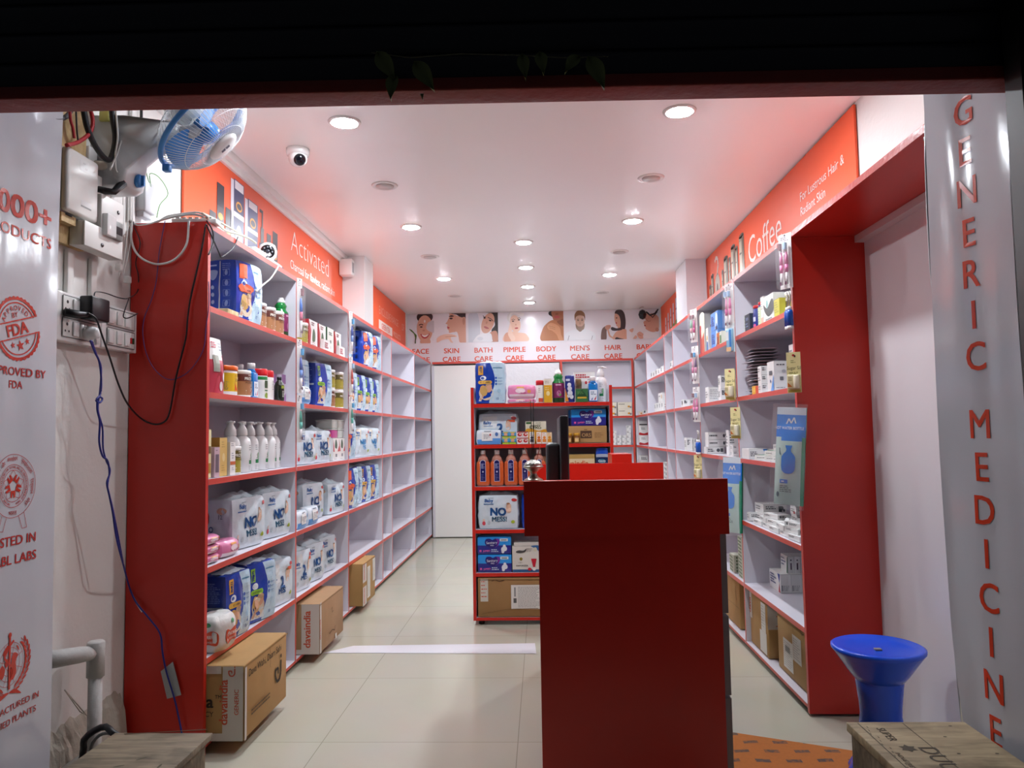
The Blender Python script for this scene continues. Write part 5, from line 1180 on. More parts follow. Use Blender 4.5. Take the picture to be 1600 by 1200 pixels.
put(carton(.05,.04,.125,'#C8A8B4',[('f','rect',-.016,.016,.02,.095,'#6A5A66'),('f','small',-.015,.015,.105,.118,1,'#5A4A56')]), 'box', 'L', 3.105, z, -1.36, 'small dusky pink box with dark window on the third left shelf', 'box')
put(carton(.075,.09,.165,'#D9B56A',[('f','small',-.02,.02,.12,.15,3,'#A8843A'),('f','disc',0,.08,.014,.018,'#E4CC92'),('f','small',-.02,.02,.02,.05,3,'#A8843A')],{'l':'#A87A2A'}), 'box', 'L', 3.19, z, -1.37, 'tall gold box on the third left shelf', 'box')
put(carton(.055,.05,.145,W,[('f','rect',-.0275,.0275,.045,.06,'#C8642E'),('f','small',-.02,.02,.125,.14,2,'#5A5A60'),('f','small',-.014,.014,.07,.10,3,'#5A6A80'),('f','small',-.014,.014,.02,.035,2,'#9A9AA0')]), 'box', 'L', 3.265, z, -1.36, 'white box with an orange stripe between the gold and olive boxes', 'box')
put(TIN_O, 'protein_tin', 'L', 3.345, z, -1.36, 'olive PROTEIN tin in front of the white pump bottles', 'tin')
PN = ['half hidden behind the olive tin', 'second from the olive tin', 'third, set a little back', 'fourth, its nozzle turned away', 'fifth from the olive tin', 'second from the shelf divider', 'nearest the shelf divider']
for i, (y, x, a) in enumerate(((3.437,-1.40,.2),(3.53,-1.385,0),(3.60,-1.475,.3),(3.665,-1.40,-.2),(3.765,-1.39,2.6),(3.87,-1.385,.1),(3.975,-1.40,.1))): put(PUMP, 'pump_bottle', 'L', y, z, x, 'white pump bottle with green label, '+PN[i], 'bottle', 'white pump bottles on the third left shelf', a)
z = ztop(3)
PK = pinkpack(.19, .11, .07, 2); PK2 = pinkpack(.17, .10, .035, 4)
put(PK, 'wipes_pack', 'L', 3.28, z, -1.355, 'pink wipes pack lying at the front of the fourth left shelf', 'wipes pack')
for i in range(3): put(PK2, 'wipes_pack', 'L', 3.09, z+.0385*i, -1.36, f'thin pink wipes pack in the stack by the end panel, {["bottom","middle","top"][i]}', 'wipes pack', 'pink wipes stack')
B1, B2, B3, B4 = baby(.30,.17,.235,1), baby(.30,.17,.225,2), baby(.27,.15,.20,3), baby(.305,.17,.235,6,'2')
put(B1, 'diaper_pack', 'L', 3.545, z, -1.36, 'white NO MESS baby diaper pack behind the pink wipes, nearest the entrance', 'diaper pack', 'white baby packs on the fourth left shelf'); put(B1, 'diaper_pack', 'L', 3.90, z, -1.35, 'white NO MESS baby diaper pack next to the divider on the fourth left shelf', 'diaper pack', 'white baby packs on the fourth left shelf')
z = ztop(4)
put(cottonroll(), 'cotton_pack', 'L', 3.13, z, -1.30, 'round cotton wool pack with red ABSORBENT badge by the end panel', 'cotton pack')
put(A_Y, 'diaper_pack', 'L', 3.325, z, -1.345, 'navy adult diaper pack with yellow tag behind the cotton wool pack', 'diaper pack', 'navy adult packs on the fifth left shelf', -.1); put(A_G, 'diaper_pack', 'L', 3.615, z, -1.345, 'navy adult diaper pack with green tag on the fifth left shelf', 'diaper pack', 'navy adult packs on the fifth left shelf', -.22)
put(B4, 'diaper_pack', 'L', 3.91, z, -1.345, 'white baby diaper pack with big blue 2 beside the green-tagged pack', 'diaper pack')
# ---- cardboard shipping boxes
def shipbox(w, d, h, prints=(), mat=None, side='#94693A', tape=True, seed=1):
    mb = MB(); m = mat or CARD
    mb.rbox(-w/2, w/2, -d/2, d/2, 0, h, m, .006, 2)
    F = dict(f=lambda u, v: (u, -d/2-.0012, v), l=lambda u, v: (-w/2-.0012, -u, v), r=lambda u, v: (w/2+.0012, u, v), t=lambda u, v: (u, v, h+.0012))
    body = None
    for k, p in enumerate(prints):
        f0 = F[p[0]]; off = {'f': Vector((0,-1,0)), 'l': Vector((-1,0,0)), 'r': Vector((1,0,0)), 't': Vector((0,0,1))}[p[0]]*.0002*k
        mp = lambda u, v, f0=f0, off=off: tuple(Vector(f0(u, v))+off)
        if p[1] == 'rect': mb.rect(p[2], p[3], p[4], p[5], mp, M(p[6], .7))
        elif p[1] == 'text': mb.text(p[2], p[3], p[4], p[5], mp, M(p[6], .7), *p[7:])
        elif p[1] == 'line': mb.line(p[2], p[3], mp, M(p[4], .7))
        elif p[1] == 'small': smallprint(mb, mp, p[2], p[3], p[4], p[5], p[6], M(p[7], .7), *p[8:])
    parts = [('box', mb.mesh('shipping_box'), None)]
    return Spec(parts, d)
def jlogo(face, x, z, s, c):
    return [(face,'line',[(x-s*.5,z+s*.25),(x-s*.5,z-s*.15),(x-s*.3,z-s*.45),(x+s*.1,z-s*.45),(x+s*.3,z-s*.15),(x+s*.3,z+s*.5)],s*.16,c),(face,'line',[(x-s*.5,z+s*.2),(x-s*.1,z+s*.2),(x-s*.1,z-s*.1)],s*.14,c),(face,'rect',x+s*.22,x+s*.38,z+s*.62,z+s*.8,c)]
TP, TR = '#CFC7BE', '#C8502E'
t1 = [('l','rect',-.19,.20,.0,.03,TP),('l','rect',.125,.208,.0,.288,TP),('l','rect',-.2,.12,.26,.29,TP),('l','text','davaindia',.145,.15,.035,TR,.02,'c',pi/2),('l','text','GENERIC',.19,.15,.018,TR,.01,'c',pi/2),('l','text','GENERIC PHARMACY',-.05,.268,.016,TR,.01)]+jlogo('l',.165,.265,.03,TR)+[('l','text','davaindia',.088,.13,.05,'#2E2218',.02,'r',0,1),('l','text','TM',.108,.165,.014,'#2E2218',.01),('l','text','GENERIC PHARMACY',.09,.095,.02,'#2E2218',0,'r'),
 ('f','text','Dava Wahi, Daam Sahi',-.02,.235,.030,'#33261A',.005),]+jlogo('f',.14,.15,.085,'#33261A')+[('f','small',-.18,.03,.07,.10,2,'#4A3826',2,.006),('f','rect',-.25,-.23,.0,.29,TP),('t','rect',-.25,.25,.15,.21,TP),('f','rect',-.25,.25,.283,.29,'#9A7644'),('f','line',[(.02,.288),(.03,.26),(.028,.2)],.003,'#7A5A34')]
put(shipbox(.50,.42,.292,t1), 'shipping_box', 'L', 3.255, .0505, -1.20, 'big brown shipping box with black slogan print under the left shelves, nearest the entrance', 'box', 'brown boxes on the left floor')
t2 = [('l','rect',.10,.20,.0,.27,TP),('l','rect',-.2,.2,.0,.025,TP),('l','text','davaindia',.15,.135,.04,TR,.02,'c',pi/2),('f','rect',-.245,-.215,0,.275,TP),('f','text','davaindia',-.23,.13,.022,TR,.01,'c',pi/2),('f','line',[(-.02,.19),(.0,.2),(-.005,.17),(.02,.175)],.003,'#5A4630'),('f','line',[(-.06,.06),(.0,.07),(.05,.055),(.06,.08)],.004,'#4A3826'),('t','rect',-.2,.2,.12,.18,'#C9B79A'),('f','rect',.06,.09,.0,.03,'#E8E4DA'),('f','rect',-.245,.245,.262,.266,'#8A6A40')]
put(shipbox(.50,.40,.272,t2,M('#A98560',.75,bump=.08,bscale=14,var=.1,vscale=12)), 'shipping_box', 'L', 4.42, .0505, -1.245, 'brown shipping box with taped edge under the left shelves, middle of the three', 'box', 'brown boxes on the left floor')
t3 = [('f','rect',-.20,-.09,.16,.29,TP),('f','rect',-.20,-.09,.0,.13,TP),('f','text','davaindia',-.145,.235,.032,TR,.02,'c',pi/2,.75),('f','text','davaindia',-.145,.065,.032,TR,.02,'c',pi/2,.7),('f','rect',-.07,.02,.03,.25,'#E2DFD6'),('f','small',-.065,.015,.04,.24,22,'#7A7A76',3),('f','rect',.10,.18,.12,.28,'#E2DFD6'),('f','small',.105,.175,.13,.27,14,'#7A7A76',5),('f','rect',-.2,.2,.286,.291,'#8A6A40')]
put(shipbox(.38,.36,.295,t3), 'shipping_box', 'L', 5.50, .0505, -1.275, 'brown shipping box with white shipping labels under the left shelves, farthest of the three', 'box', 'brown boxes on the left floor')
# ---- left shelving, second bay
z = ztop(0)
put(TIN_B, 'protein_tin', 'L', 4.22, z, -1.39, 'brown PROTEIN tin half behind the hanging toothbrushes in the second bay', 'tin'); put(TIN_O, 'protein_tin', 'L', 4.335, z, -1.365, 'olive PROTEIN tin on the top shelf of the second bay', 'tin')
GRN = lambda x: [('f','blob',[(x-.03,.04),(x-.02,.10),(x+.005,.115),(x+.03,.08),(x+.02,.04)],'#46603A'),('f','small',-.04,.05,.13,.155,2,'#7A2A34',3,.008),('f','poly',[(-.085,.0),(-.085,.16),(-.045,.1),(-.06,.0)],'#BE2F38'),('f','small',-.03,.06,.01,.035,2,'#9A4A54',4)]
BX1 = carton(.17,.12,.165,W,GRN(.01),{'l':'#BE2F38'}); BX2 = carton(.15,.12,.165,W,GRN(.0),{'l':'#C23A3E'}); BX3 = carton(.15,.12,.17,'#E6E6DC',[('f','small',-.04,.04,.12,.145,2,'#6A6A5A',5,.008),('f','rect',-.014,.014,.07,.09,'#5A5A50'),('f','small',-.03,.03,.03,.05,2,'#8A5A5A',7)],{'l':'#2F5A34'})
BXR = carton(.14,.022,.07,W,[('f','small',-.05,.05,.015,.055,3,'#B85A64',3,.010)])
for s_, y, lb in ((BX1,4.51,'white red-sided box with green print, nearest of its row in the second bay'),(BX2,4.70,'white box with red side and green print, second of its row'),(BX3,4.885,'cream box with dark green side among the red-sided boxes'),(BX2,5.07,'white box with red side and green print against the far divider')): put(s_, 'box', 'L', y, z, -1.385, lb, 'box', 'boxes on the top second-bay shelf')
for i, y in enumerate((4.72, 5.08)): put(BXR, 'box', 'L', y, z, -1.36, ['low white box with pink print in front of the second red-sided box','low white box with pink print in front of the last red-sided box'][i], 'box')
z = ztop(1); WP = wipes(.20,.09,.10,2)
put(A_Y, 'diaper_pack', 'L', 4.46, z, -1.415, 'blue adult diaper pack with yellow tag in the second bay', 'diaper pack'); put(A_G, 'diaper_pack', 'L', 4.735, z, -1.355, 'blue adult diaper pack with green tag in the second bay', 'diaper pack')
put(WP, 'wipes_pack', 'L', 4.29, z, -1.35, 'white and blue wipes pack in front of the yellow-tagged pack', 'wipes pack')
for i, (y, x) in enumerate(((4.915,-1.365),(5.03,-1.45),(5.125,-1.365))):
    for k in range(2):
        put([TIN_O, TIN_B, TIN_O][i] if k else [TIN_B, TIN_B, TIN_O][i], 'protein_tin', 'L', y, z+.1245*k, x, f'PROTEIN tin of the stacked six in the second bay, {["lower","upper"][k]} {["near","middle","far"][i]} one', 'tin', 'stacked tins in the second bay')
z = ztop(2)
put(B3, 'diaper_pack', 'L', 4.38, z, -1.355, 'cream NO MESS diaper pack, near one of two on the third second-bay shelf', 'diaper pack', 'cream packs in the second bay'); put(B3, 'diaper_pack', 'L', 4.71, z, -1.355, 'cream NO MESS diaper pack, far one of two on the third second-bay shelf', 'diaper pack', 'cream packs in the second bay')
RB = carton(.145,.12,.15,W,[('f','blob',[(-.03,.09),(-.02,.13),(.0,.14),(.025,.11),(.015,.08)],'#3E5A3A'),('f','poly',[(-.07,.06),(-.07,.14),(-.04,.06)],'#C8323A'),('f','poly',[(.07,.06),(.07,.1),(.03,.06)],'#C8323A'),('f','rect',-.02,.02,.025,.045,'#8A8A8E'),('f','small',-.05,.05,.004,.018,1,'#9A9A9E')])
for i, y in enumerate((4.965, 5.112)): put(RB, 'box', 'L', y, z, -1.37, ['white box with red and green print under the clear tubs, near one','white box with red and green print under the clear tubs, far one'][i], 'box', 'boxes under the clear tubs')
CLR = M('#C9CDC6', .15)
def tub(pink):
    mb = MB(); mb.rbox(-.067,.067,-.055,.055,0,.055, M('#C2468E', .3) if pink else CLR, .006); mb.rbox(-.07,.07,-.058,.058,.052,.06, CLR, .003)
    return Spec([('tub', mb.mesh('tub'), None)], .116)
TBP, TBC = tub(True), tub(False)
for i, (y, k, s_) in enumerate(((4.965,0,TBP),(5.112,0,TBC),(4.965,1,TBC),(5.112,1,TBC))): put(s_, 'plastic_tub', 'L', y, z+.151+.061*k, -1.375, ['clear-lidded tub with magenta contents on the near white box','clear plastic tub beside the magenta one','clear plastic tub on top of the magenta one','upper far clear plastic tub'][i], 'tub', 'clear tubs in the second bay')
z = ztop(3)
put(B2, 'diaper_pack', 'L', 4.68, z, -1.40, 'white NO MESS baby pack in the middle of the fourth second-bay shelf', 'diaper pack'); put(B3, 'diaper_pack', 'L', 5.035, z, -1.355, 'white NO MESS baby pack against the far divider of the fourth second-bay shelf', 'diaper pack')
for i, y in enumerate((4.235, 4.445)): put(wipes(.18,.08,.095,3) if i == 0 else WP, 'wipes_pack', 'L', y, z, -1.35, ['white and blue wipes pack by the near divider of the fourth second-bay shelf','white and blue wipes pack next to it, in front of the white baby packs'][i], 'wipes pack')
z = ztop(4); B5 = baby(.25,.15,.225,8)
put(baby(.25,.15,.225,9,'2'), 'diaper_pack', 'L', 4.29, z, -1.35, 'white baby pack with a big blue 2 on the fifth second-bay shelf', 'diaper pack'); put(B5, 'diaper_pack', 'L', 4.57, z, -1.355, 'white NO MESS baby pack in the middle of the fifth second-bay shelf', 'diaper pack'); put(B5, 'diaper_pack', 'L', 4.88, z, -1.365, 'white NO MESS baby pack at the right of the fifth second-bay shelf', 'diaper pack')
# ---- left shelving, third bay
z = ztop(0); A_O2 = adult(.235,.16,.285,'#E2603A','#E2603A',7,True)
put(A_O2, 'diaper_pack', 'L', 5.915, z, -1.345, 'blue adult diaper pack with orange print on the top third-bay shelf, near one', 'diaper pack', 'orange-printed packs in the third bay'); put(A_O2, 'diaper_pack', 'L', 6.175, z, -1.335, 'blue adult diaper pack with orange print on the top third-bay shelf, far one', 'diaper pack', 'orange-printed packs in the third bay')
put(A_O2, 'diaper_pack', 'L', 5.60, z, -1.44, 'blue adult diaper pack set back at the near side of the top third-bay shelf', 'diaper pack', 'orange-printed packs in the third bay')
A_G2 = adult(.205,.13,.275,'#8CC63A','#8CC63A',15); z = ztop(1); ww = ['nearest the divider', 'second', 'third', 'farthest, its plain side showing']
for i, (y, s_) in enumerate(((5.43,A_G2),(5.69,A_G2),(5.94,A_G2),(6.175,A_G2))): put(s_, 'diaper_pack', 'L', y, z, -1.35, f'blue adult pack with green tag on the second third-bay shelf, {ww[i]}', 'diaper pack', 'green-tagged packs in the third bay')
z = ztop(2); B6 = baby(.36,.2,.225,11,'YES')
put(A_OR, 'diaper_pack', 'L', 5.36, z, -1.35, 'narrow view of a blue and orange adult pack left of the two pale packs', 'diaper pack'); put(B6, 'diaper_pack', 'L', 5.70, z, -1.345, 'pale blue baby pack on the third third-bay shelf, near one', 'diaper pack', 'pale baby packs in the third bay'); put(B6, 'diaper_pack', 'L', 6.08, z, -1.345, 'pale blue baby pack on the third third-bay shelf, far one', 'diaper pack', 'pale baby packs in the third bay')
z = ztop(3)
for i, (y, s_, x) in enumerate(((5.38,A_OR,-1.335),(5.64,A_OR,-1.37),(5.88,A_Y,-1.36),(6.14,A_Y,-1.35))): put(s_, 'diaper_pack', 'L', y, z, x, f'blue adult pack on the lowest filled third-bay shelf, {["nearest the divider","second","third","farthest"][i]}', 'diaper pack', 'blue packs on the lower third-bay shelf')
# ------------------------------------------------------------------ goods on the display rack
z = GZ[0]+.0145; G = 4.985
put(adult(.205,.13,.275,'#DDA53A','#DDAF4A',13), 'diaper_pack', 'C', -.338, z, G, 'blue adult diaper pack with yellow tag on top of the display rack', 'diaper pack')
PP1 = pinkpack(.188,.12,.09,7); PP2 = pinkpack(.188,.12,.028,9)
put(PP2, 'wipes_pack', 'C', -.131, z, G, 'lower pink wipes pack on top of the display rack', 'wipes pack'); put(PP1, 'wipes_pack', 'C', -.130, z+.032, G+.004, 'upper pink wipes pack on top of the display rack', 'wipes pack')
def column(r, h, c, lid, lc, bands=()):
    mb = MB(); mb.lathe([(r*.96,0),(r,.003),(r,h-.003),(r*.96,h)], M(c,.3), 22); mp = cyl(r+.001)
    for b_ in bands: mb.rect(b_[0], b_[1], b_[2], b_[3], mp, ink(b_[4]), 4)
    smallprint(mb, mp, -r*.4, r*.5, h*.55, h*.85, 3, ink('#8A5A5A'), 3)
    body = mb.mesh('body'); mb = MB(); mb.lathe([(r*1.01,h-.001),(r*1.02,h+lid*.8),(r*.9,h+lid),(.002,h+lid)], M(lc,.3), 22); return Spec([('body', body, None), ('cap', mb.mesh('cap'), None)], 2*r)
put(column(.026,.118,'#EFEDE8',.032,'#CF1F2A',[(-.01,.024,.004,.03,'#D0503A')]), 'powder_bottle', 'C', -.008, z, G+.01, 'white powder bottle with red cap on top of the display rack', 'bottle')
put(carton(.055,.05,.158,'#E7E2D4',[('f','rect',-.0275,.0275,0,.115,'#D9A82A'),('f','disc',0,.06,.012,.016,'#EAD9A0'),('f','small',-.02,.02,.08,.105,2,'#F0E2B8'),('f','small',-.02,.02,.125,.145,2,'#8A7A5A')]), 'box', 'C', .046, z, G, 'cream box with golden yellow front next to the red-capped bottle', 'box')
put(GREENB, 'bottle', 'C', .116, z, G, 'green bottle with maroon label on top of the display rack', 'bottle')
def bluetub():
    mb = MB(); mb.lathe([(.026,0),(.030,.004),(.032,.10),(.031,.17),(.028,.178)], M('#1F2F8A',.28), 24, sy=.6); mp = lambda u, v: (u, -.0265-.0, v)
    for x, zz, r in ((-.004,.115,.013),(-.002,.09,.015),(0,.06,.017),(.01,.035,.013),(-.012,.04,.01)): mb.disc(x, zz, r, r*1.1, mp, ink('#D9DEE8'), 14)
    mb.poly([(-.034,.005),(-.01,.005),(-.03,.09)], mp, ink('#D98A2A')); mb.rect(-.026,-.0,.14,.155, mp, ink('#C9D2E6'))
    return Spec([('bottle', mb.mesh('blue_bottle'), None)], .05)
put(bluetub(), 'bottle', 'C', .192, z, G+.005, 'dark blue bottle with white blots between the green bottle and tall red box', 'bottle')
put(carton(.142,.05,.208,W,[('f','small',-.06,.05,.165,.195,2,'#C23A42',3,.010),('f','small',.02,.06,.15,.16,1,'#4A5A7A'),('f','poly',[(-.0,.06),(.071,.11),(.071,.0),(.03,.0)],'#C0202E'),('f','disc',.01,.135,.009,.011,'#C23A42'),('f','disc',.035,.135,.009,.011,'#C23A42'),('f','rect',-.06,-.02,.09,.14,'#8A6A4A')]), 'box', 'C', .296, z, G+.12, 'tall white and red box at the back of the rack top', 'box')
put(carton(.08,.06,.088,'#2F6A3A',[('f','poly',[(-.038,.03),(0,.082),(.038,.03)],'#1F4A2A'),('f','rect',-.03,.03,.022,.034,'#C9A83A'),('f','small',-.03,.03,.05,.07,2,'#7AA85A')]), 'box', 'C', .270, z, G, 'small green box in front of the tall red and white box', 'box')
put(column(.02,.11,'#6B4A30',.05,'#8A6A48'), 'bottle', 'C', .252, z, G+.065, 'slim brown bottle behind the small green box', 'bottle')
put(MOUTH, 'bottle', 'C', .345, z, G, 'blue mouthwash bottle on top of the display rack', 'bottle'); put(PUMP, 'pump_bottle', 'C', .403, z, G+.053, 'white pump bottle with green print at the right of the rack top', 'bottle')
z = GZ[1]+.0145
put(baby(.272,.15,.205,21,'2'), 'diaper_pack', 'C', -.295, z, G+.08, 'pale blue baby diaper pack behind the wipes on the second rack shelf', 'diaper pack')
put(wipes(.165,.06,.095,5), 'wipes_pack', 'C', -.353, z, G, 'white and blue wipes pack at the left of the second rack shelf', 'wipes pack')
BY = carton(.044,.03,.04,'#3A9AD4',[('f','disc',0,.022,.012,.013,'#D9A88A'),('f','rect',-.022,.022,0,.010,'#B8C83A'),('f','rect',-.022,.022,.010,.014,'#2A5A3A'),('f','rect',-.018,.018,.033,.038,'#E2D23A')])
for i in range(4): put(BY, 'box', 'C', -.24+.046*(i % 2), z+.041*(i//2), G, f'small sky blue box with yellow-green foot on the second rack shelf, {["lower","upper"][i//2]} {["left","right"][i % 2]} of four', 'box', 'small blue boxes on the rack')
RW = carton(.036,.03,.040,'#E8E4DE',[('f','disc',0,.02,.014,.012,'#C22A32'),('f','disc',.003,.023,.007,.006,'#E8C8B8'),('f','rect',-.018,.018,.034,.040,'#B0444A')])
for i in range(4): put(RW, 'box', 'C', -.147+.038*(i % 2), z+.041*(i//2), G, f'small red and white box on the second rack shelf, {["lower","upper"][i//2]} {["left","right"][i % 2]} of four', 'box', 'small red boxes on the rack')
put(carton(.14,.08,.15,'#E6E0C8',[('f','text','ORS',0,.095,.030,'#3A4A2A',0,'c',.08),('f','blob',[(-.07,.09),(-.03,.10),(.02,.085),(.07,.09),(.07,.0),(-.07,.0)],'#DFA02E'),('f','text','ORS',-.01,.10,.026,'#4A4A34',0,'c',.08),('f','disc',.045,.055,.016,.016,'#E27A22'),('f','disc',.03,.035,.012,.012,'#E27A22'),('f','rect',-.065,-.03,.132,.145,'#3F6A3A'),('f','small',.0,.06,.13,.145,1,'#6A6A5A')]), 'box', 'C', -.04, z, G+.09, 'cream and orange ORS carton behind the small boxes', 'box')
for i, (x, c, k) in enumerate(((-.066,'#EDEBE6','#4A4A52'),(-.020,'#EFE6DA','#D9702A'),(.016,'#EDEBE6','#E08A3A'),(.05,'#E9D9B4','#D9902A'))): put(carton(.032,.03,.078-.004*(i > 1),c,[('f','small',-.012,.012,.05,.07,2,k),('f','rect',-.012,.012,.01,.03,k),('f','disc',0,.04,.01,.009,k)]), 'box', 'C', x, z, G, f'slim upright box on the second rack shelf, {["first right of the red boxes","orange-printed second","third before the monitor","cream one beside the monitor"][i]}', 'box', 'slim boxes on the rack')
ORSB = shipbox(.262,.12,.112,[('f','rect',-.045,.03,.03,.08,'#4E3420'),('f','text','ORS',-.006,.04,.024,'#B08A58',.02),('f','small',.05,.12,.03,.07,3,'#7A5632'),('f','rect',-.02,.0,.085,.09,'#7A5632')])
put(ORSB, 'shipping_box', 'C', .302, z, G+.05, 'flat brown carton marked ORS on the second rack shelf', 'box')
PAD = pads(.235,.11,.112,2)
put(PAD, 'pad_pack', 'C', .314, z+.1135, G+.05, 'blue and purple sanitary pad pack on the brown ORS carton', 'pad pack'); put(PAD, 'pad_pack', 'C', .30, z+.1135, G+.17, 'blue pad pack set back behind the one on the ORS carton', 'pad pack')
HJ = column(.021,.05,'#8A5A1E',.016,'#D9A32A',[(-.014,.014,.008,.034,'#E2C98A')])
put(HJ, 'jar', 'C', .178, z, G, 'small amber jar with yellow lid half behind the monitor', 'jar'); put(HJ, 'jar', 'C', .230, z, G, 'small amber jar with yellow lid in front of the ORS carton', 'jar')
z = GZ[2]+.0145
def antiseptic():
    mb = MB(); O = M('#D2602E', .08, coat=.5, spec=.6); N = M('#1D1B5E', .3)
    w_, d_, h_ = .09, .055, .165; mb.rbox(-w_/2, w_/2, -d_/2, d_/2, 0, h_, O, .018, 4); mb.lathe([(.040,h_-.012),(.030,h_+.022),(.018,h_+.038),(.016,h_+.046)], M('#C88A78', .1, coat=.5), 20, sy=.68)
    f = lambda u, v: (u, -d_/2-.0012, v); g = lambda u, v: (u, -d_/2-.002, v)
    mb.poly([(-.019,.03),(.019,.03)]+[(.019*cos(a*pi/10), .155+.018*sin(a*pi/10)) for a in range(11)], f, ink('#D9D6E6')); mb.poly([(-.0165,.033),(.0165,.033)]+[(.0165*cos(a*pi/10), .154+.016*sin(a*pi/10)) for a in range(11)], lambda u, v: (u, -d_/2-.0016, v), N)
    smallprint(mb, g, -.012,.013,.115,.15, 4, ink('#AEB4DA'), 2, .004); mb.rect(-.006,.006,.093,.096, g, ink('#E6E6F0')); mb.rect(-.0015,.0015,.088,.101, g, ink('#E6E6F0')); smallprint(mb, g, -.011,.011,.04,.08, 4, ink('#8A90C4'), 4, .0025)
    body = mb.mesh('antiseptic_body'); mb = MB(); mb.lathe([(.0165,h_+.044),(.0165,h_+.068),(.015,h_+.071),(.002,h_+.071)], M('#F6F3F0',.3), 18)
    return Spec([('body', body, None), ('cap', mb.mesh('antiseptic_cap'), None)], .055)
AB = antiseptic()
for i, x in enumerate((-.396,-.303,-.210,-.117,-.024)): put(AB, 'antiseptic_bottle', 'C', x, z, G+.02, f'orange antiseptic bottle with navy label on the rack, {["leftmost of the row","second from left","third from left","fourth, partly behind the incense sticks","fifth, beside the monitor"][i]}', 'bottle', 'orange bottles on the rack')
put(carton(.2,.05,.19,'#DEC9A4',[('f','small',-.09,.09,.10,.125,1,'#C05A2A',3,.02),('f','rect',-.1,.1,.07,.095,'#C9C6BE')]), 'box', 'C', .06, z, G+.10, 'cream printed carton beyond the incense holder on the third rack shelf', 'box')
z = GZ[3]+.0145
put(baby(.27,.16,.222,31), 'diaper_pack', 'C', -.297, z, G, 'white NO MESS baby diaper pack on the fourth rack shelf', 'diaper pack'); put(adult(.2,.13,.225,'#8CC63A','#8CC63A',17), 'diaper_pack', 'C', -.045, z, G+.02, 'blue adult pack mostly hidden behind the counter front', 'diaper pack')
z = GZ[4]+.0145; PAD2 = pads(.225,.11,.113,3)
put(PAD2, 'pad_pack', 'C', -.325, z, G, 'lower sanitary pad pack of two stacked on the fifth rack shelf', 'pad pack', 'pad packs on the rack'); put(PAD2, 'pad_pack', 'C', -.327, z+.1165, G+.002, 'upper sanitary pad pack of two stacked on the fifth rack shelf', 'pad pack', 'pad packs on the rack')
VAP = carton(.185,.12,.168,'#D9D6CC',[('f','rect',-.092,.092,.0,.016,'#2A5A8A'),('f','blob',[(.03,.168),(.092,.168),(.092,.13),(.06,.15)],'#3A6AA0'),('f','disc',.058,.145,.012,.014,'#D9D2B8'),('f','text','VAPORIZER',-.03,.035,.011,'#4A4A48',.01),('f','text','3 IN 1',-.04,.056,.008,'#6A6A66'),('f','disc',-.036,.084,.010,.010,'#8A7A2A'),('f','blob',[(-.07,.13),(-.05,.14),(-.02,.138),(.0,.15),(-.01,.128),(-.05,.122)],'#4A4A4A'),('f','small',-.06,.0,.122,.142,2,'#5A5A58',4),('f','small',.0,.04,.13,.155,3,'#8A8A86',2),('f','poly',[(.03,.085),(.066,.085),(.056,.035),(.042,.035)],'#C22036'),('f','rect',.042,.056,.025,.036,'#C22036'),('f','disc',.02,.018,.012,.010,'#C22036'),('f','disc',.049,.02,.012,.012,'#E4E0DC')])
put(VAP, 'box', 'C', -.116, z, G, 'grey-white VAPORIZER box beside the stacked pad packs', 'box'); put(carton(.17,.11,.02,'#D0CEC6'), 'box', 'C', -.112, z+.169, G+.005, 'flat pale box lying on the VAPORIZER box', 'box')
bx = [('f','rect',-.275,-.225,.10,.245,'#CDC8BC'),('f','small',-.27,-.23,.12,.24,5,TR,4,.006),('f','rect',-.075,.17,.05,.205,'#E0DED8'),('f','small',-.03,.16,.06,.195,16,'#5A5A58',6,.002),('f','rect',-.055,-.045,.13,.19,'#8A8A88'),('f','rect',-.06,-.04,.09,.12,'#5A5A58'),('f','line',[(-.2,.232),(-.18,.24),(-.15,.228),(-.12,.236)],.004,'#4A3420'),('f','line',[(.02,.24),(.05,.235),(.08,.24),(.11,.236)],.003,'#6A4E30'),('f','rect',-.285,.285,.238,.242,'#8A6A40'),('f','line',[(-.27,.02),(-.1,.05),(.1,.055)],.003,'#8A6A40')]
put(shipbox(.585,.28,.252,bx,M('#9C7648',.75,bump=.08,bscale=14,var=.1,vscale=12)), 'shipping_box', 'C', -.145, .0525, 4.972, 'brown carton with a white shipping label at the foot of the display rack', 'box')
put(carton(.26,.10,.20,'#E0CFA8',[('f','text','davaindia',0,.125,.036,'#C85A28',.02,'c',0,1),('f','rect',-.13,.13,.172,.2,'#B79A5A')]), 'box', 'C', .215, GZ[2]+.0145, G+.02, 'cream carton with orange lettering on the third rack shelf beyond the monitor', 'box')
p = Pack(.085,.04,.243,M('#14305E',.25,coat=.3),5,.3,.08,.003,12,{'f': lambda u, v: M('#1E4FC0',.25,coat=.3) if v > .72 else (M('#A9B4C4',.2) if v > .45 else M('#122E5A',.25))}); p.mb.disc(.0,.155,.026,.014,p.mp('f',.003),ink('#2A8AA0')); p.mb.text('Candy',0,.150,.015,p.mp('f',.004),ink('#DCEAF0'),.02)
put(Spec([('pouch', p.mb.mesh('pouch'), None)], .04), 'pouch', 'C', .395, GZ[2]+.0145, G+.005, 'blue-topped clear pouch beside the cream carton on the rack', 'pouch', None, -.12)

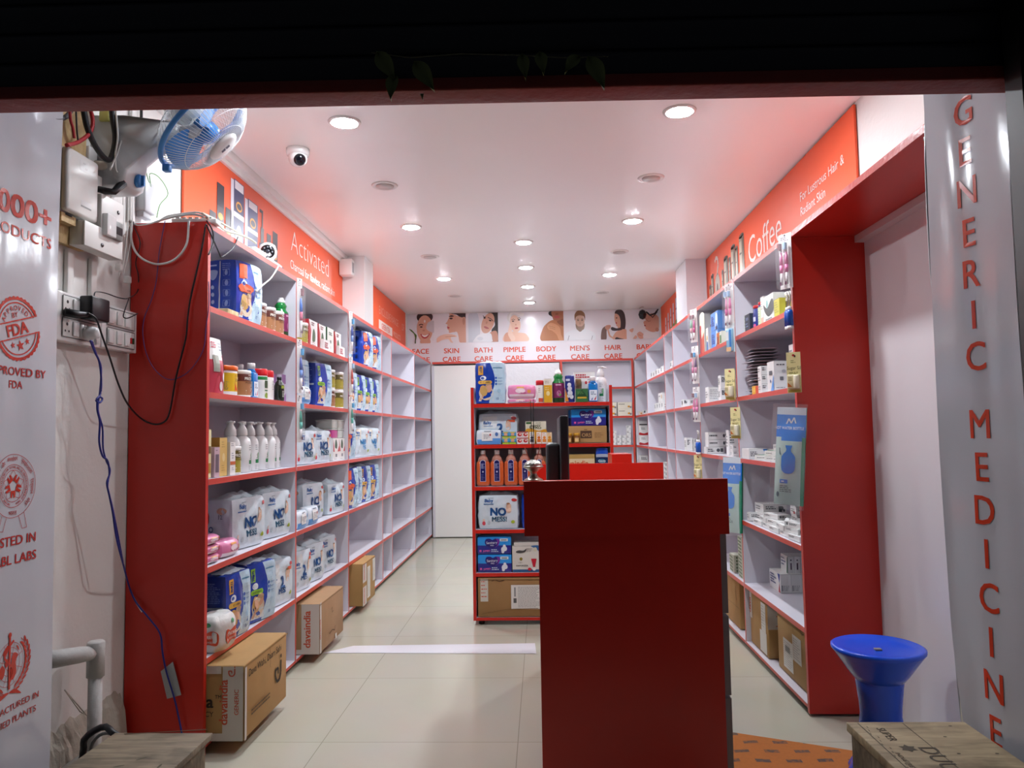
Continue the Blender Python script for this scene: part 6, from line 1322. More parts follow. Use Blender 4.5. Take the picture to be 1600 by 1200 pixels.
# ------------------------------------------------------------------ medicine boxes
K = '#4A4C52'
def med(w_, d_, h_, sd, base='#E8E8E6', acc=None, dark=0):
    r = random.Random(sd); F = [('f','small',-w_*.40,w_*.1,h_*.45,h_*.85,2 if h_ < .06 else 4,K,sd,min(.007,h_*.1)),('l','small',-d_*.38,d_*.3,h_*.3,h_*.8,2 if h_ < .06 else 4,K,sd+1,min(.006,h_*.09)),('r','small',-d_*.38,d_*.3,h_*.3,h_*.8,2,K,sd+1,.005),('t','small',-w_*.3,w_*.3,-d_*.3,d_*.3,3,'#8A8C92',sd+2,.004)]
    if acc: F += [('f','rect',w_*.2,w_*.42,h_*.15,h_*.5,acc),('l','rect',d_*.1,d_*.35,h_*.12,h_*.4,acc)]
    if dark: F += [('f','rect',w_*.15,w_*.30,h_*.2,h_*.8,'#3A3C42'),('f','disc',w_*.3,h_*.6,h_*.16,h_*.2,'#4A4C52'),('f','disc',w_*.38,h_*.35,h_*.12,h_*.16,'#5A5C62')]
    return carton(w_, d_, h_, base, F)
GRP = 'medicine boxes on the right shelves'
def mbc(spec, x, z, y, label, yaw=0, grp=None): return put(spec, 'medicine_box', 'C', x, z, y, label, 'box', grp, yaw)     # face to the entrance
def mbx(spec, y, z, x, label, yaw=0, grp=GRP): return put(spec, 'medicine_box', 'R', y, z, x, label, 'box', grp, yaw)
# nearest bay, top shelf
z = ztop(0)
put(carton(.06,.05,.115,'#E4EAE0',[('f','small',-.02,.02,.03,.10,4,'#5A6A5A'),('r','rect',-.02,.02,.02,.04,'#8AB88A')]), 'box', 'R', 4.345, z, 1.185, 'white box with green print by the far divider, nearest bay top right shelf', 'box')
put(carton(.10,.07,.105,'#2F3644',[('f','text','MEN',0,.07,.018,'#8A9AC4',.02),('f','small',-.03,.03,.03,.06,2,'#8A9AC4',3,.006),('r','rect',-.02,.02,.02,.1,'#3A4A7A')]), 'box', 'R', 4.255, z, 1.17, 'dark slate box beside the green-printed one, nearest bay top right shelf', 'box')
def can(c, lc):
    return column(.028,.122,c,.018,lc,[(-.02,.02,.05,.075,'#C9CCE0'),(-.02,.02,.02,.035,'#D85A8A')])
CN = can('#2B3A86','#C22A30')
for i, y in enumerate((4.165,4.10,4.05)): put(CN, 'can', 'R', y, z, [1.18,1.20,1.175][i], f'blue can with red lid on the top right shelf, {["far","middle","near"][i]} one of three', 'can', 'red-lidded cans')
put(carton(.045,.05,.105,'#CFE0B8',[('f','small',-.016,.016,.02,.09,5,'#6A8A4A')]), 'box', 'R', 4.005, z, 1.165, 'narrow pale green box beside the red-lidded cans', 'box')
put(carton(.05,.06,.15,'#EAE8E2',[('f','small',-.018,.018,.08,.13,4,'#9A8A7A'),('f','rect',-.02,.02,.01,.04,'#E2B8A0')]), 'box', 'R', 3.95, z, 1.165, 'tall cream box beside the pale green box', 'box')
put(carton(.16,.06,.14,'#E9ECE6',[('f','blob',[(-.08,.10),(-.02,.075),(.05,.11),(.08,.10),(.08,.05),(.0,.03),(-.06,.06)],'#3A3F3E'),('f','disc',-.02,.095,.016,.022,'#8FC4C0'),('f','small',-.05,.06,.01,.025,1,'#6A6A6A',2,.006)]), 'box', 'R', 3.84, z, 1.165, 'white box with black swoosh on the nearest top right shelf', 'box')
put(TIN_O, 'protein_tin', 'R', 3.68, z, 1.20, 'olive PROTEIN tin at the near end of the top right shelf', 'tin')
put(carton(.08,.03,.09,'#C9C23A',[('f','small',-.03,.03,.02,.08,5,'#7A7420')]), 'box', 'R', 3.675, z, 1.155, 'yellow-green box in front of the olive tin', 'box')
# second shelf
z = ztop(1)
SA = M('#A9A2AA', .35, bump=.3, bscale=60); 
def sachet(c, c2, sd):
    p = Pack(.20,.012,.14,SA,sd,.6,.03,.002,8,{'f': lambda u, v: M(c,.3) if u < -.1 else SA, 'b': lambda u, v: M(c2,.3) if abs(u) < .5 else SA}); me = p.mb.mesh('sachet')
    me.transform(Matrix.Rotation(-pi/2, 4, 'X') @ Matrix.Translation((0, 0, -.07))); me.update(); return Spec([('sachet', me, None)], .14)
SCS = [sachet('#C48A9C','#3A3438',1), sachet('#4A8A9A','#2E2A30',2), sachet('#D8A0B0','#5A4A54',3)]
sr = random.Random(4)
for i in range(15):
    put(SCS[i % 3], 'sachet', 'R', 4.245+sr.uniform(-.025,.025), z+.010+.0175*i, 1.16+sr.uniform(0,.035), f'grey foil sachet in the tall pile, number {i+1} from the bottom', 'sachet', 'pile of foil sachets', sr.uniform(-.15,.15))
YB = carton(.03,.05,.045,'#E8A82A',[('f','rect',-.012,.012,.01,.035,'#F0C860')]); 
for i, y in enumerate((4.122,4.089)): put(YB, 'box', 'R', y-.0, z, 1.15, ['small yellow box left of its twin below the foil sachets','small yellow box touching the orange one'][i], 'box', 'small yellow boxes')
put(carton(.07,.05,.042,'#D2461E'), 'box', 'R', 4.035, z, 1.15, 'small plain orange-red box on the second right shelf', 'box')
for i in range(2):
    for k in range(3): mbc(med(.046,.06,.046,10+i+3*k), 1.165+.048*i, z+.0465*k, 3.93, f'white medicine box of the cluster above the orange box, {["lower","middle","upper"][k]} {["left","right"][i]}', 0, 'cluster by the orange box')
mbc(carton(.085,.11,.147,'#DFDFDD',[('f','small',-.03,.03,.12,.135,1,'#55575C',3,.006),('f','rect',-.015,.002,.05,.068,'#6A6C72'),('f','disc',.005,.095,.010,.008,'#A8AAB0'),('f','small',-.035,.035,.008,.02,1,'#7A7C82'),('l','poly',[(.0,0),(.05,0),(.05,.08)],'#5A9AE0'),('l','rect',-.02,.03,.08,.1,K),('l','disc',.0,.05,.008,.008,'#5A6AA0')]), 1.192, z, 3.74, 'large white medicine box with blue side on the second right shelf')
put(carton(.06,.05,.21,'#D6D2D0',[('f','small',-.02,.02,.17,.19,1,K,2,.006),('f','small',-.02,.02,.13,.15,2,K,3,.008)]), 'box', 'R', 3.60, z, 1.19, 'tall grey-white box behind the near yellow blister card', 'box')
# third shelf
z = ztop(2)
mbc(carton(.108,.14,.055,'#E6E6E4',[('f','small',-.045,.01,.012,.042,3,'#55575C',4,.005),('f','poly',[(.024,.052),(.05,.052),(.037,.028)],'#2E8AE0'),('f','poly',[(.024,.003),(.05,.003),(.037,.028)],'#1A2A6A')]), 1.198, z, 4.23, 'long white box with a blue hourglass mark on the third right shelf')
mbc(med(.072,.10,.052,31), 1.30, z, 4.18, 'flat white box behind the green-topped cartons')
GT = carton(.14,.07,.026,'#E4E8E2',[('f','small',-.05,.05,.006,.02,1,K),('t','rect',-.07,.07,-.035,.035,'#2E8A5A'),('t','rect',-.05,.03,-.015,.0,'#8AC4A4')])
for i, (y, k, yw) in enumerate(((4.02,0,.35),(3.86,0,.2),(3.87,1,.15),(3.75,0,.1))): mbx(GT, y, z+.027*k, 1.155, f'flat carton with green top on the third right shelf, {["far one, turned sideways","middle lower one","one lying on top","near one behind the bottle pack"][i]}', yw, 'green-topped cartons')
mbx(carton(.045,.05,.14,'#E0DFDE',[('f','small',-.016,.016,.02,.13,6,'#B05A78')]), 3.70, z, 1.20, 'slim upright white box with pink print behind the near bottle pack', 0, None)
mbx(med(.13,.07,.03,36), 3.80, z+.054, 1.17, 'flat white box resting on the green-topped cartons', 0, None)
# fourth shelf: loose heap and stacks
z = ztop(3); sr = random.Random(11)
mbc(med(.126,.16,.05,40,dark=1), 1.262, z+.002, 4.19, 'long white box, lower of the pair at the back of the heap', 0, 'pair behind the heap'); mbc(med(.126,.16,.05,41,dark=1), 1.264, z+.053, 4.19, 'long white box, upper of the pair at the back of the heap', 0, 'pair behind the heap')
mbc(med(.085,.05,.045,42), 1.20, z+.002, 4.31, 'single white box standing at the far end of the heap', .05)
for i in range(4): mbc(med(.085,.08,.04,50+i,acc='#B02A34'), 1.30+sr.uniform(-.004,.004), z+.001+.0415*i, 3.83, f'red-barred white box in the near stack by the heap, number {i+1} from bottom', sr.uniform(-.1,.1), 'red-barred stack')
for i in range(3): mbc(med(.07,.06,.05,60+i), 1.39, z+.001+.052*i, 3.86, f'white box in the stack behind the heap, number {i+1} from the bottom', 0, 'stack behind the heap')
HEAP = [med(.14,.07,.024,70+i) for i in range(4)]
hp = [(4.15,1.155,0,.02),(4.0,1.158,0,-.03),(3.85,1.15,0,.04),(3.70,1.155,0,-.02),(3.55,1.15,0,.05),(4.09,1.236,0,.03),(3.74,1.236,0,-.04),(3.585,1.236,0,.02),(4.07,1.162,1,-.06),(3.915,1.165,1,.08),(3.765,1.155,1,-.07),(3.61,1.16,1,.10),(4.09,1.243,1,.05),(3.66,1.243,1,-.08),(3.99,1.175,2,.25),(3.72,1.17,2,-.35),(3.575,1.168,2,.2)]
for i, (y, x, k, yw) in enumerate(hp): mbx(HEAP[i % 4], y, z+.001+.0255*k, x, f'flat white medicine box in the loose heap, layer {k+1}, {["far end","far end","far part","far part","middle","middle","middle","near part","near part","near end"][min(9, int((4.3-y)/.08))]}, item {i+1}', yw, 'loose heap of medicine boxes')
# fifth shelf
z = ztop(4)
LW = carton(.055,.19,.098,'#E6E6E4',[('f','small',-.02,.02,.01,.04,4,'#8A8C92',2,.0025),('f','rect',-.023,-.019,.01,.04,'#6A6C72'),('l','small',-.08,.03,.03,.085,4,'#2A3A7A',3,.008),('l','poly',[(.05,.097),(.09,.097),(.075,.05)],'#2A3A9A'),('l','poly',[(.06,.0),(.09,.0),(.075,.05)],'#C2303A')])
for i in range(4): mbc(LW, 1.279+.0565*i, z, 4.10, f'white carton in the lower row, fifth right shelf, {["left end with red and blue side","second from left","third from left","right end"][i]}', 0, 'lower row of cartons')
UW = carton(.032,.12,.09,'#E4E4E2',[('f','rect',-.004,.004,.02,.055,'#6A5A68'),('f','disc',0,.07,.004,.004,'#3A3A40'),('l','small',-.05,.03,.03,.08,3,'#4A5A8A',4,.007),('l','poly',[(.035,.0),(.058,.0),(.058,.085),(.05,.085)],'#4A6A5A')])
for i in range(5): mbc(UW, 1.316+.0335*i, z+.0985, 4.12, f'slim white carton in the upper row on the fifth right shelf, {["left end","second","third","fourth","right end"][i]}', 0, 'upper row of slim cartons')
# floor
cf = [('f','small',-.12,-.02,.2,.28,6,'#6A6A66',3,.003),('f','line',[(-.05,.15),(.05,.2),(.08,.12)],.003,'#6A5034')]
put(shipbox(.33,.28,.285,[('f','rect',.05,.13,.12,.27,'#DAD8D0'),('f','small',.055,.125,.14,.26,8,'#77776F',3,.002),('f','rect',.02,.14,.01,.12,'#DAD8D0'),('r','rect',-.14,.08,.15,.285,TP),('r','text','davaindia',-.06,.215,.04,TR,.02,'c',pi/2,.6),('f','rect',-.165,-.12,.14,.285,TP),('f','text','dava',-.142,.21,.035,TR,.02,'c',pi/2)]), 'shipping_box', 'R', 4.21, .0505, 1.16, 'brown shipping box with taped corner on the floor of the nearest right bay, far one', 'box', 'brown boxes in the right bays')
put(shipbox(.50,.28,.29,[('f','rect',-.02,.10,.10,.22,'#DAD8D0'),('f','small',-.01,.09,.11,.21,9,'#77776F',3,.002),('f','rect',-.16,-.02,.03,.17,'#DAD8D0'),('f','small',-.15,-.03,.04,.16,12,'#77776F',5,.002),('f','rect',-.13,-.06,.11,.14,'#8A8A84'),('f','line',[(.1,.27),(.12,.25),(.15,.26)],.003,'#6A5034'),('f','rect',-.003,.0,.0,.29,'#9A7644')]), 'shipping_box', 'R', 3.68, .0505, 1.175, 'brown shipping box with two white labels beside the stool, near one', 'box', 'brown boxes in the right bays')
put(shipbox(.42,.28,.285,[('f','line',[(.15,.16),(.12,.2),(.13,.24)],.004,'#5A4630'),('f','rect',-.15,-.13,.05,.08,'#4A3826'),('f','rect',-.21,.21,.12,.123,'#8A6A40')]), 'shipping_box', 'R', 4.84, .0505, 1.165, 'brown box on the floor of the second right bay behind the counter', 'box', 'brown boxes in the right bays')
put(shipbox(.12,.25,.285,[('f','rect',-.06,-.02,.05,.2,'#DAD8D0')],M('#AD8550',.75,bump=.08,bscale=14,var=.1,vscale=12)), 'shipping_box', 'R', 4.49, .0505, 1.20, 'narrow brown box next to the divider in the second right bay', 'box', 'brown boxes in the right bays')
# second right bay
z = ztop(0)
put(carton(.10,.16,.27,'#D2D2CC',[('f','text','OTC',.02,.225,.014,'#5A5A56',0),('f','rect',-.01,.04,.175,.19,'#A83A3A'),('l','blob',[(-.07,.27),(.07,.27),(.07,.12),(.0,.10),(-.05,.14)],'#E8E0C8'),('l','rect',-.075,-.03,.0,.2,'#B82A34'),('l','poly',[(-.02,.1),(.06,.14),(.06,.0),(-.02,.0)],'#CC5A3A')]), 'box', 'C', 1.196, z, 5.24, 'big grey box with red and cream side in the second right bay', 'box')
BB = carton(.20,.10,.12,'#5A92DC',[('f','small',-.08,.0,.03,.1,5,'#2A3A8A',4,.010),('f','blob',[(.02,.0),(.06,.04),(.09,.02),(.095,.09),(.05,.11),(.03,.06)],'#C9DCF0'),('f','rect',.03,.08,.0,.02,'#1E2A5A')])
for k in range(2): put(BB, 'box', 'R', 5.03, z+.1215*k, 1.165, ['light blue box, lower of two stacked in the second right bay','light blue box, upper of two stacked in the second right bay'][k], 'box', 'light blue boxes')
put(carton(.18,.08,.21,'#E0E2DC',[('f','line',[(-.02,.08),(.02,.12),(.05,.1)],.006,'#B8BAB4')]), 'box', 'R', 4.80, z, 1.20, 'large plain pale box behind the hanging toothbrushes', 'box')
put(carton(.07,.05,.16,'#E8E6DE',[('f','poly',[(-.03,.0),(.03,.0),(.02,.06),(-.02,.07)],'#2A6AA8'),('f','disc',0,.09,.014,.018,'#C8A24A'),('f','small',-.02,.02,.12,.15,2,'#6A6A5A')]), 'box', 'R', 5.19, z, 1.15, 'narrow white box with blue print before the grey box', 'box')
for i, (y, c, c2) in enumerate(((4.885,'#D9762A','#8A3A1A'),(4.81,'#DCE0D0','#4A7A3A'))): put(carton(.06,.05,.085,c,[('f','rect',-.02,.02,.01,.06,c2),('f','small',-.02,.02,.065,.08,1,'#6A5A3A')]), 'box', 'R', y, z, 1.15, ['small orange box in the second right bay','small green and white box next to the orange one'][i], 'box')
put(carton(.09,.06,.05,'#C21F26'), 'box', 'R', 5.33, z, 1.15, 'low red box in the far corner of the second right bay', 'box')
z = ztop(1)
mbc(carton(.078,.10,.105,'#E8E8E6',[('f','small',-.03,.03,.02,.09,6,'#6A6C72',5,.003),('l','small',-.04,.03,.03,.08,3,K,4,.006)]), 1.184, z, 5.18, 'wide white box on the second shelf of the second right bay')
mbc(med(.062,.07,.08,82,dark=1), 1.20, z, 4.93, 'white box carrying another, second shelf of the second right bay'); mbc(med(.06,.07,.085,83), 1.20, z+.081, 4.93, 'white box stacked on its neighbour, second shelf of the second right bay'); mbc(med(.06,.08,.15,84), 1.27, z, 4.97, 'tall white box behind the yellow blister cards')
z = ztop(2)
mbc(carton(.122,.08,.045,'#E6E6E4',[('f','small',-.05,.0,.01,.035,2,K,3,.008),('f','disc',.02,.022,.012,.012,'#5A5C62'),('f','rect',.035,.055,.01,.035,'#55575C')]), 1.200, z, 5.28, 'long low white box at the front, third shelf of the second bay')
for k in range(2): mbc(carton(.137,.10,.05,'#E4E4E2',[('f','small',-.06,.02,.018,.034,1,'#33353A',4,.010),('f','disc',.04,.025,.008,.012,K),('f','disc',.055,.032,.006,.010,K)]), 1.225, z+.046+.051*k, 5.29, ['long white box, lower of two on the low one','long white box, upper of two on the low one'][k], 0, 'long boxes in the second bay')
mbc(med(.055,.07,.16,88), 1.225, z, 4.88, 'tall white box behind the hanging yellow card, third shelf')
for k in range(2): mbc(med(.05,.06,.034,90+k), 1.188, z+.035*k, 4.65, ['small white box by the near divider, lower one','small white box by the near divider, upper one'][k], 0, 'small pair by the divider')
mbc(med(.05,.06,.10,92), 1.25, z, 4.70, 'upright white box behind the small pair by the divider')
z = ztop(4)
put(carton(.12,.09,.19,'#E4E2E2',[('f','rect',-.06,.06,.165,.19,'#B82A2E'),('f','small',-.04,.05,.11,.15,4,'#6A6C72'),('f','rect',-.04,.0,.04,.07,'#2A4A9A')]), 'box', 'R', 4.80, z, 1.245, 'white box with red top behind the green-patterned boxes', 'box')
GP = lambda w_, h_: carton(w_,.08,h_,'#C9CDBC',[('f','rect',-w_/2+.008+.018*i,-w_/2+.02+.018*i,.006+.02*j,.018+.02*j,'#5F7252') for i in range(int(w_/.018)-0) for j in range(int(h_/.02))]+[('r','rect',-.03+.018*i,-.02+.018*i,.006+.02*j,.018+.02*j,'#5F7252') for i in range(4) for j in range(int(h_/.02))])
put(GP(.11,.105), 'box', 'R', 4.74, z, 1.155, 'low box with green check pattern in the second right bay', 'box'); put(GP(.12,.12), 'box', 'R', 4.52, z, 1.155, 'box with green check pattern by the divider, lower one', 'box', 'checked boxes'); put(GP(.12,.12), 'box', 'R', 4.52, z+.1205, 1.155, 'box with green check pattern by the divider, upper one', 'box', 'checked boxes')
# farther right bays
z = ztop(1)
for i in range(2): mbc(med(.05,.10,.062,100+i), 1.175+.052*i, z, 6.12, f'low white box on the second shelf of the third right bay, {["left","right"][i]} one', 0, 'low boxes in the third bay')
z = ztop(2)
mbc(med(.045,.10,.105,104), 1.165, z, 6.0, 'upright white box left of the low wall in the third right bay')
for i in range(3):
    for k in range(2): mbc(med(.042,.08,.048,106+i+3*k), 1.215+.044*i, z+.049*k, 5.98, f'white box of the low wall in the third right bay, {["lower","upper"][k]} {["left","middle","right"][i]} one', 0, 'low wall of boxes in the third bay')
z = ztop(0)
for i in range(5): mbx(med(.15,.08,.085-.01*(i % 2),120+i), 8.02-.17*i, z, 1.18, f'small white box on the top shelf of the fifth right bay, {["farthest","second","third","fourth","nearest"][i]}', 0, 'white boxes in the fifth bay')
for i in range(2): mbx(med(.16,.08,.085,126+i,acc='#C9CCD0'), 6.80-.17*i+.0, z, 1.18, ['white box in the narrow top compartment, far one','white box in the narrow top compartment, near one'][i], 0, 'white boxes in the narrow bay')
z = ztop(1)
for i in range(4): mbx(med(.14,.08,.095,130+i), 7.82-.15*i, z, 1.18, f'white box on the second shelf of the fifth right bay, {["farthest","second","third","nearest"][i]}', 0, 'boxes on the second shelf of the fifth bay')
mbx(carton(.24,.08,.09,'#E8E8E6',[('f','small',-.08,.05,.05,.065,1,K,3,.01),('f','disc',.09,.05,.022,.022,'#C9A23A')]), 7.50, z+.0955, 1.18, 'white box with yellow dot on top of the second-shelf boxes', 0, None)
z = ztop(3)
for i in range(5): mbx(med(.20,.08,.042,140+i,dark=1), 7.25, z+.043*i, 1.17, f'flat white box in the stack beside the red counter panel, number {i+1} from the bottom', 0, 'stack beside the red counter panel')
# last right bay, seen across the corner
z = ztop(1)
mbc(med(.06,.08,.06,150), 1.235, z, 8.95, 'white box in the last right bay, second shelf'); mbc(carton(.04,.08,.045,'#E6DCC8',[('f','rect',-.01,.01,.01,.03,'#D08A5A')]), 1.18, z, 8.95, 'small cream box in the last right bay, second shelf')
RW2 = carton(.10,.12,.115,'#E4E4E0',[('f','blob',[(-.05,.03),(0,.018),(.05,.03),(.05,.0),(-.05,.0)],'#B8262C'),('f','small',-.03,.03,.06,.09,2,K,3,.006)])
z = ztop(2)
for k in range(2): mbc(RW2, 1.205, z+.116*k, 8.95, ['white box with curved red foot in the last right bay, lower one','white box with curved red foot in the last right bay, upper one'][k], 0, 'red-footed boxes')
mbc(carton(.09,.11,.05,'#D0D0CE',[('f','rect',-.045,.045,.0,.012,'#2A2A2E')]), 1.20, z+.233, 8.955, 'grey and black box on top of the red-footed boxes')
z = ztop(3)
for k in range(3): mbc(carton(.09,.12,.075,['#E2E2DE','#DDD9B8','#E4E4E0'][k],[('f','small',-.035,.035,.02,.055,2,'#3A3A3C',k+3,.008)]), 1.20, z+.076*k, 8.95, f'box in the low stack of the last right bay, {["bottom","middle","top"][k]}', 0, 'low stack in the last bay')
# back wall shelf
def bk(spec, x, z, label, grp=None, y=9.15): return put(spec, 'medicine_box', 'B', x, z, y, label, 'box', grp)
CB = carton(.17,.08,.082,'#E8E2D0',[('f','small',-.07,.04,.05,.065,1,'#5A5A50',3,.008),('f','disc',.05,.028,.016,.012,'#D9982E'),('f','disc',.07,.02,.012,.012,'#7A7A80')])
z = ztop(1)
for i in range(2):
    for k in range(2): bk(CB, .825+.185*i, z+.083*k, f'cream box with orange dot on the back wall shelf, {["lower","upper"][k]} {["left","right"][i]} of four', 'cream boxes on the back shelf')
z = ztop(2); sr = random.Random(3)
for i in range(6):
    for k in range([3,2,3,2,2,4][i]): bk(med(.052,.06,.058,160+i+k,acc='#C4C6CA'), .76+.058*i, z+.0585*k, f'small white box on the lower back shelf, column {["one","two","three","four","five","six"][i]} from the left, level {k+1}', 'small boxes on the back shelf')
# ------------------------------------------------------------------ strips and packs hanging on the shelf edges
CLEAR = M('#E8ECEE', .12, trans=.0, alpha=.10, coat=.4)
CARDW = M('#E6E2E0', .4)
def brush_pack(h, cols, seed):
    """a hanging sleeve with toothbrushes: local x across, front -Y, origin at the top"""
    r = random.Random(seed); n = len(cols); w_ = .030*n+.012; parts = []
    mb = MB(); mb.box(-w_/2, w_/2, .0, .0015, -h, 0, CARDW)
    mb.rect(-w_/2, w_/2, -h*.16, 0, lambda u, v: (u, -.0008, v), M('#F0EEEC', .3)); mb.disc(0, -h*.03, .005, .005, lambda u, v: (u, -.0012, v), ink('#4A4448'), 12)
    smallprint(mb, lambda u, v: (u, -.0012, v), -w_*.35, w_*.35, -h*.14, -h*.05, 3, ink('#7A6A78'), seed, .004)
    parts.append(('card', mb.mesh('card'), None))
    for k, (c, c2) in enumerate(cols):
        x = -w_/2+.021+.030*k; mb = MB(); m1, m2 = M(c, .3), M(c2, .3)
        mb.tube([(x, -.010, -h*.34), (x, -.011, -h*.46), (x, -.012, -h*.58)], [.004, .0075, .0085], m1, 8); mb.tube([(x, -.012, -h*.575), (x, -.012, -h*.72)], [.0088, .0075], m2, 8); mb.tube([(x, -.012, -h*.72), (x, -.011, -h*.93)], [.0072, .0055], M('#E4DDE0', .3), 8); mb.tube([(x, -.010, -h*.18), (x, -.010, -h*.35)], [.004, .0036], M('#EEE9EA', .3), 6); mb.rbox(x-.007, x+.007, -.014, -.008, -h*.31, -h*.17, M('#EEE9EA', .3), .003)
        mb.disc(x, -h*.915, .006, .009, lambda u, v: (u, -.0205, v), ink('#5A1A44')); q_ = mb.mesh('toothbrush')
        parts.append(('toothbrush', q_, None))
        mb = MB(); mb.box(x-.0065, x+.0065, -.026, -.013, -h*.30, -h*.18, M(r.choice(['#A8C8E8', '#8A5A62', '#3AA0D8', '#C9C4CC']), .5)); parts.append(('bristles', mb.mesh('bristles'), None))
    mb = MB(); mb.rbox(-w_/2, w_/2, -.028, .002, -h, -h*.15, CLEAR, .006); parts.append(('sleeve', mb.mesh('sleeve'), None))
    return Spec(parts, .03)
def hang(spec, name, side, y, z, label, cat, group=None, yaw=0, dx=0):
    s = 1 if side == 'L' else -1; x = (XL+.004 if side == 'L' else XR-.004)+s*(dx if dx else .02 if side == 'R' else .012)
    loc = (x, y, z); rz = (pi/2 if side == 'L' else -pi/2)+yaw
    o = link(name, None, None, loc, rz)
    for pn, me, lb in spec.parts:
        c = link(pn, me, o)
        if lb: c['label'] = lb
    return tag(o, label, cat, group)
PKB = [('#E884B4','#EA7FB2'), ('#E884B4','#E070A8')]
S1, S2, S3 = brush_pack(.25, PKB, 1), brush_pack(.26, [('#E6A6C4','#D86AA4'),('#E77FB0','#E884B4')], 2), brush_pack(.24, [('#8AC8A4','#D8A0A8'),('#D860A0','#C03A80')], 3)
S4 = brush_pack(.33, [('#2F6AC8','#D86A8A')], 4); S5 = brush_pack(.30, [('#2A4AA8','#6A90D8')], 5); S6 = brush_pack(.27, [('#D84A3A','#D85A4A')], 6); S7 = brush_pack(.26, [('#3AA08A','#5AC0B0')], 7); S8 = brush_pack(.27, [('#E8A8C0','#D87AA8'),('#7A5A8A','#E8A0C0')], 8)
g = 'hanging toothbrush packs'
YW = .5   # they swing a little towards the door
hang(S1, 'toothbrush_pack', 'R', 3.39, 2.125, 'pack of pink toothbrushes hanging at the top of the right end panel', 'toothbrush pack', g, YW)
hang(S2, 'toothbrush_pack', 'R', 4.41, 2.10, 'pack of pink toothbrushes hanging from the divider before the large pale box', 'toothbrush pack', g, YW)
hang(S3, 'toothbrush_pack', 'R', 5.445, 2.12, 'green and magenta toothbrush pack hanging at the top of the third right bay', 'toothbrush pack', g, YW)
hang(S8, 'toothbrush_pack', 'R', 5.43, 1.85, 'pale pink toothbrush pack hanging just below the green and magenta one', 'toothbrush pack', g, YW)
hang(S1, 'toothbrush_pack', 'R', 5.43, 1.555, 'pink toothbrush pack, lowest of the three on the third right divider', 'toothbrush pack', g, YW)
hang(S4, 'toothbrush_pack', 'L', 4.085, 2.125, 'blue-headed toothbrush pack at the top of the first left divider', 'toothbrush pack', g, -.35)
hang(S5, 'toothbrush_pack', 'L', 4.085, 1.785, 'blue toothbrush pack, middle of three on the first left divider', 'toothbrush pack', g, -.35)
hang(S7, 'toothbrush_pack', 'L', 4.085, 1.475, 'teal toothbrush pack, lowest of three on the first left divider', 'toothbrush pack', g, -.35)
hang(S5, 'toothbrush_pack', 'L', 5.205, 2.12, 'blue toothbrush pack at the top of the second left divider', 'toothbrush pack', g, -.35)
hang(S6, 'toothbrush_pack', 'L', 5.205, 1.80, 'orange-red toothbrush pack, middle of three on the second left divider', 'toothbrush pack', g, -.35)
hang(S7, 'toothbrush_pack', 'L', 5.205, 1.52, 'blue-green toothbrush pack, lowest of three on the second left divider', 'toothbrush pack', g, -.35)
# blue gel pack
mb = MB(); mb.box(-.03,.03,0,.002,-.17,0, M('#DDE4E4',.3)); mb.rbox(-.024,.024,-.02,0,-.165,-.03, M('#8FC0DC',.15,coat=.5), .008); mb.rect(.006,.022,-.16,-.04, lambda u,v: (u,-.0205,v), ink('#2A7AC0')); mb.rect(-.022,.0,-.10,-.05, lambda u,v: (u,-.0205,v), ink('#D9E2E2')); mb.rect(-.02,.02,-.165,-.14, lambda u,v: (u,-.0207,v), ink('#D9B88A'))
hang(Spec([('card', mb.mesh('card'), None)], .02), 'gel_pack', 'R', 4.40, 1.865, 'pale blue blister pack hanging below the toothbrushes on the second right divider', 'blister pack', None, YW)
# small blue and white tubes
def tube_spec():
    mb = MB(); mb.lathe([(.013,0),(.014,.004),(.014,.014)], GLOSSW, 14); mb.lathe([(.0145,.014),(.0145,.075),(.011,.085)], M('#1A5AC0', .25), 14); a = mb.mesh('tube'); mb = MB(); mb.lathe([(.010,.084),(.009,.10),(.002,.102)], GLOSSW, 12); return Spec([('tube', a, None), ('cap', mb.mesh('cap'), None)], .028)
TBS = tube_spec()
for i, (y, z, lb) in enumerate(((3.40,1.69,'blue and white tube hanging below the olive tin, left one'),(3.37,1.69,'blue and white tube hanging below the olive tin, right one'),(5.45,1.075,'blue and white tube hanging on the third right divider, left one'),(5.41,1.075,'blue and white tube hanging on the third right divider, right one'))):
    o = put(TBS, 'balm_tube', 'R', y, z, XR-.036, lb, 'tube', 'hanging blue tubes'); mb = MB(); mb.tube([(0,0,.10),(.004,.004,.14),(-.003,.0,.17)], .0035, M('#B8B4AE',.3)); mb.obj('hanger', o)
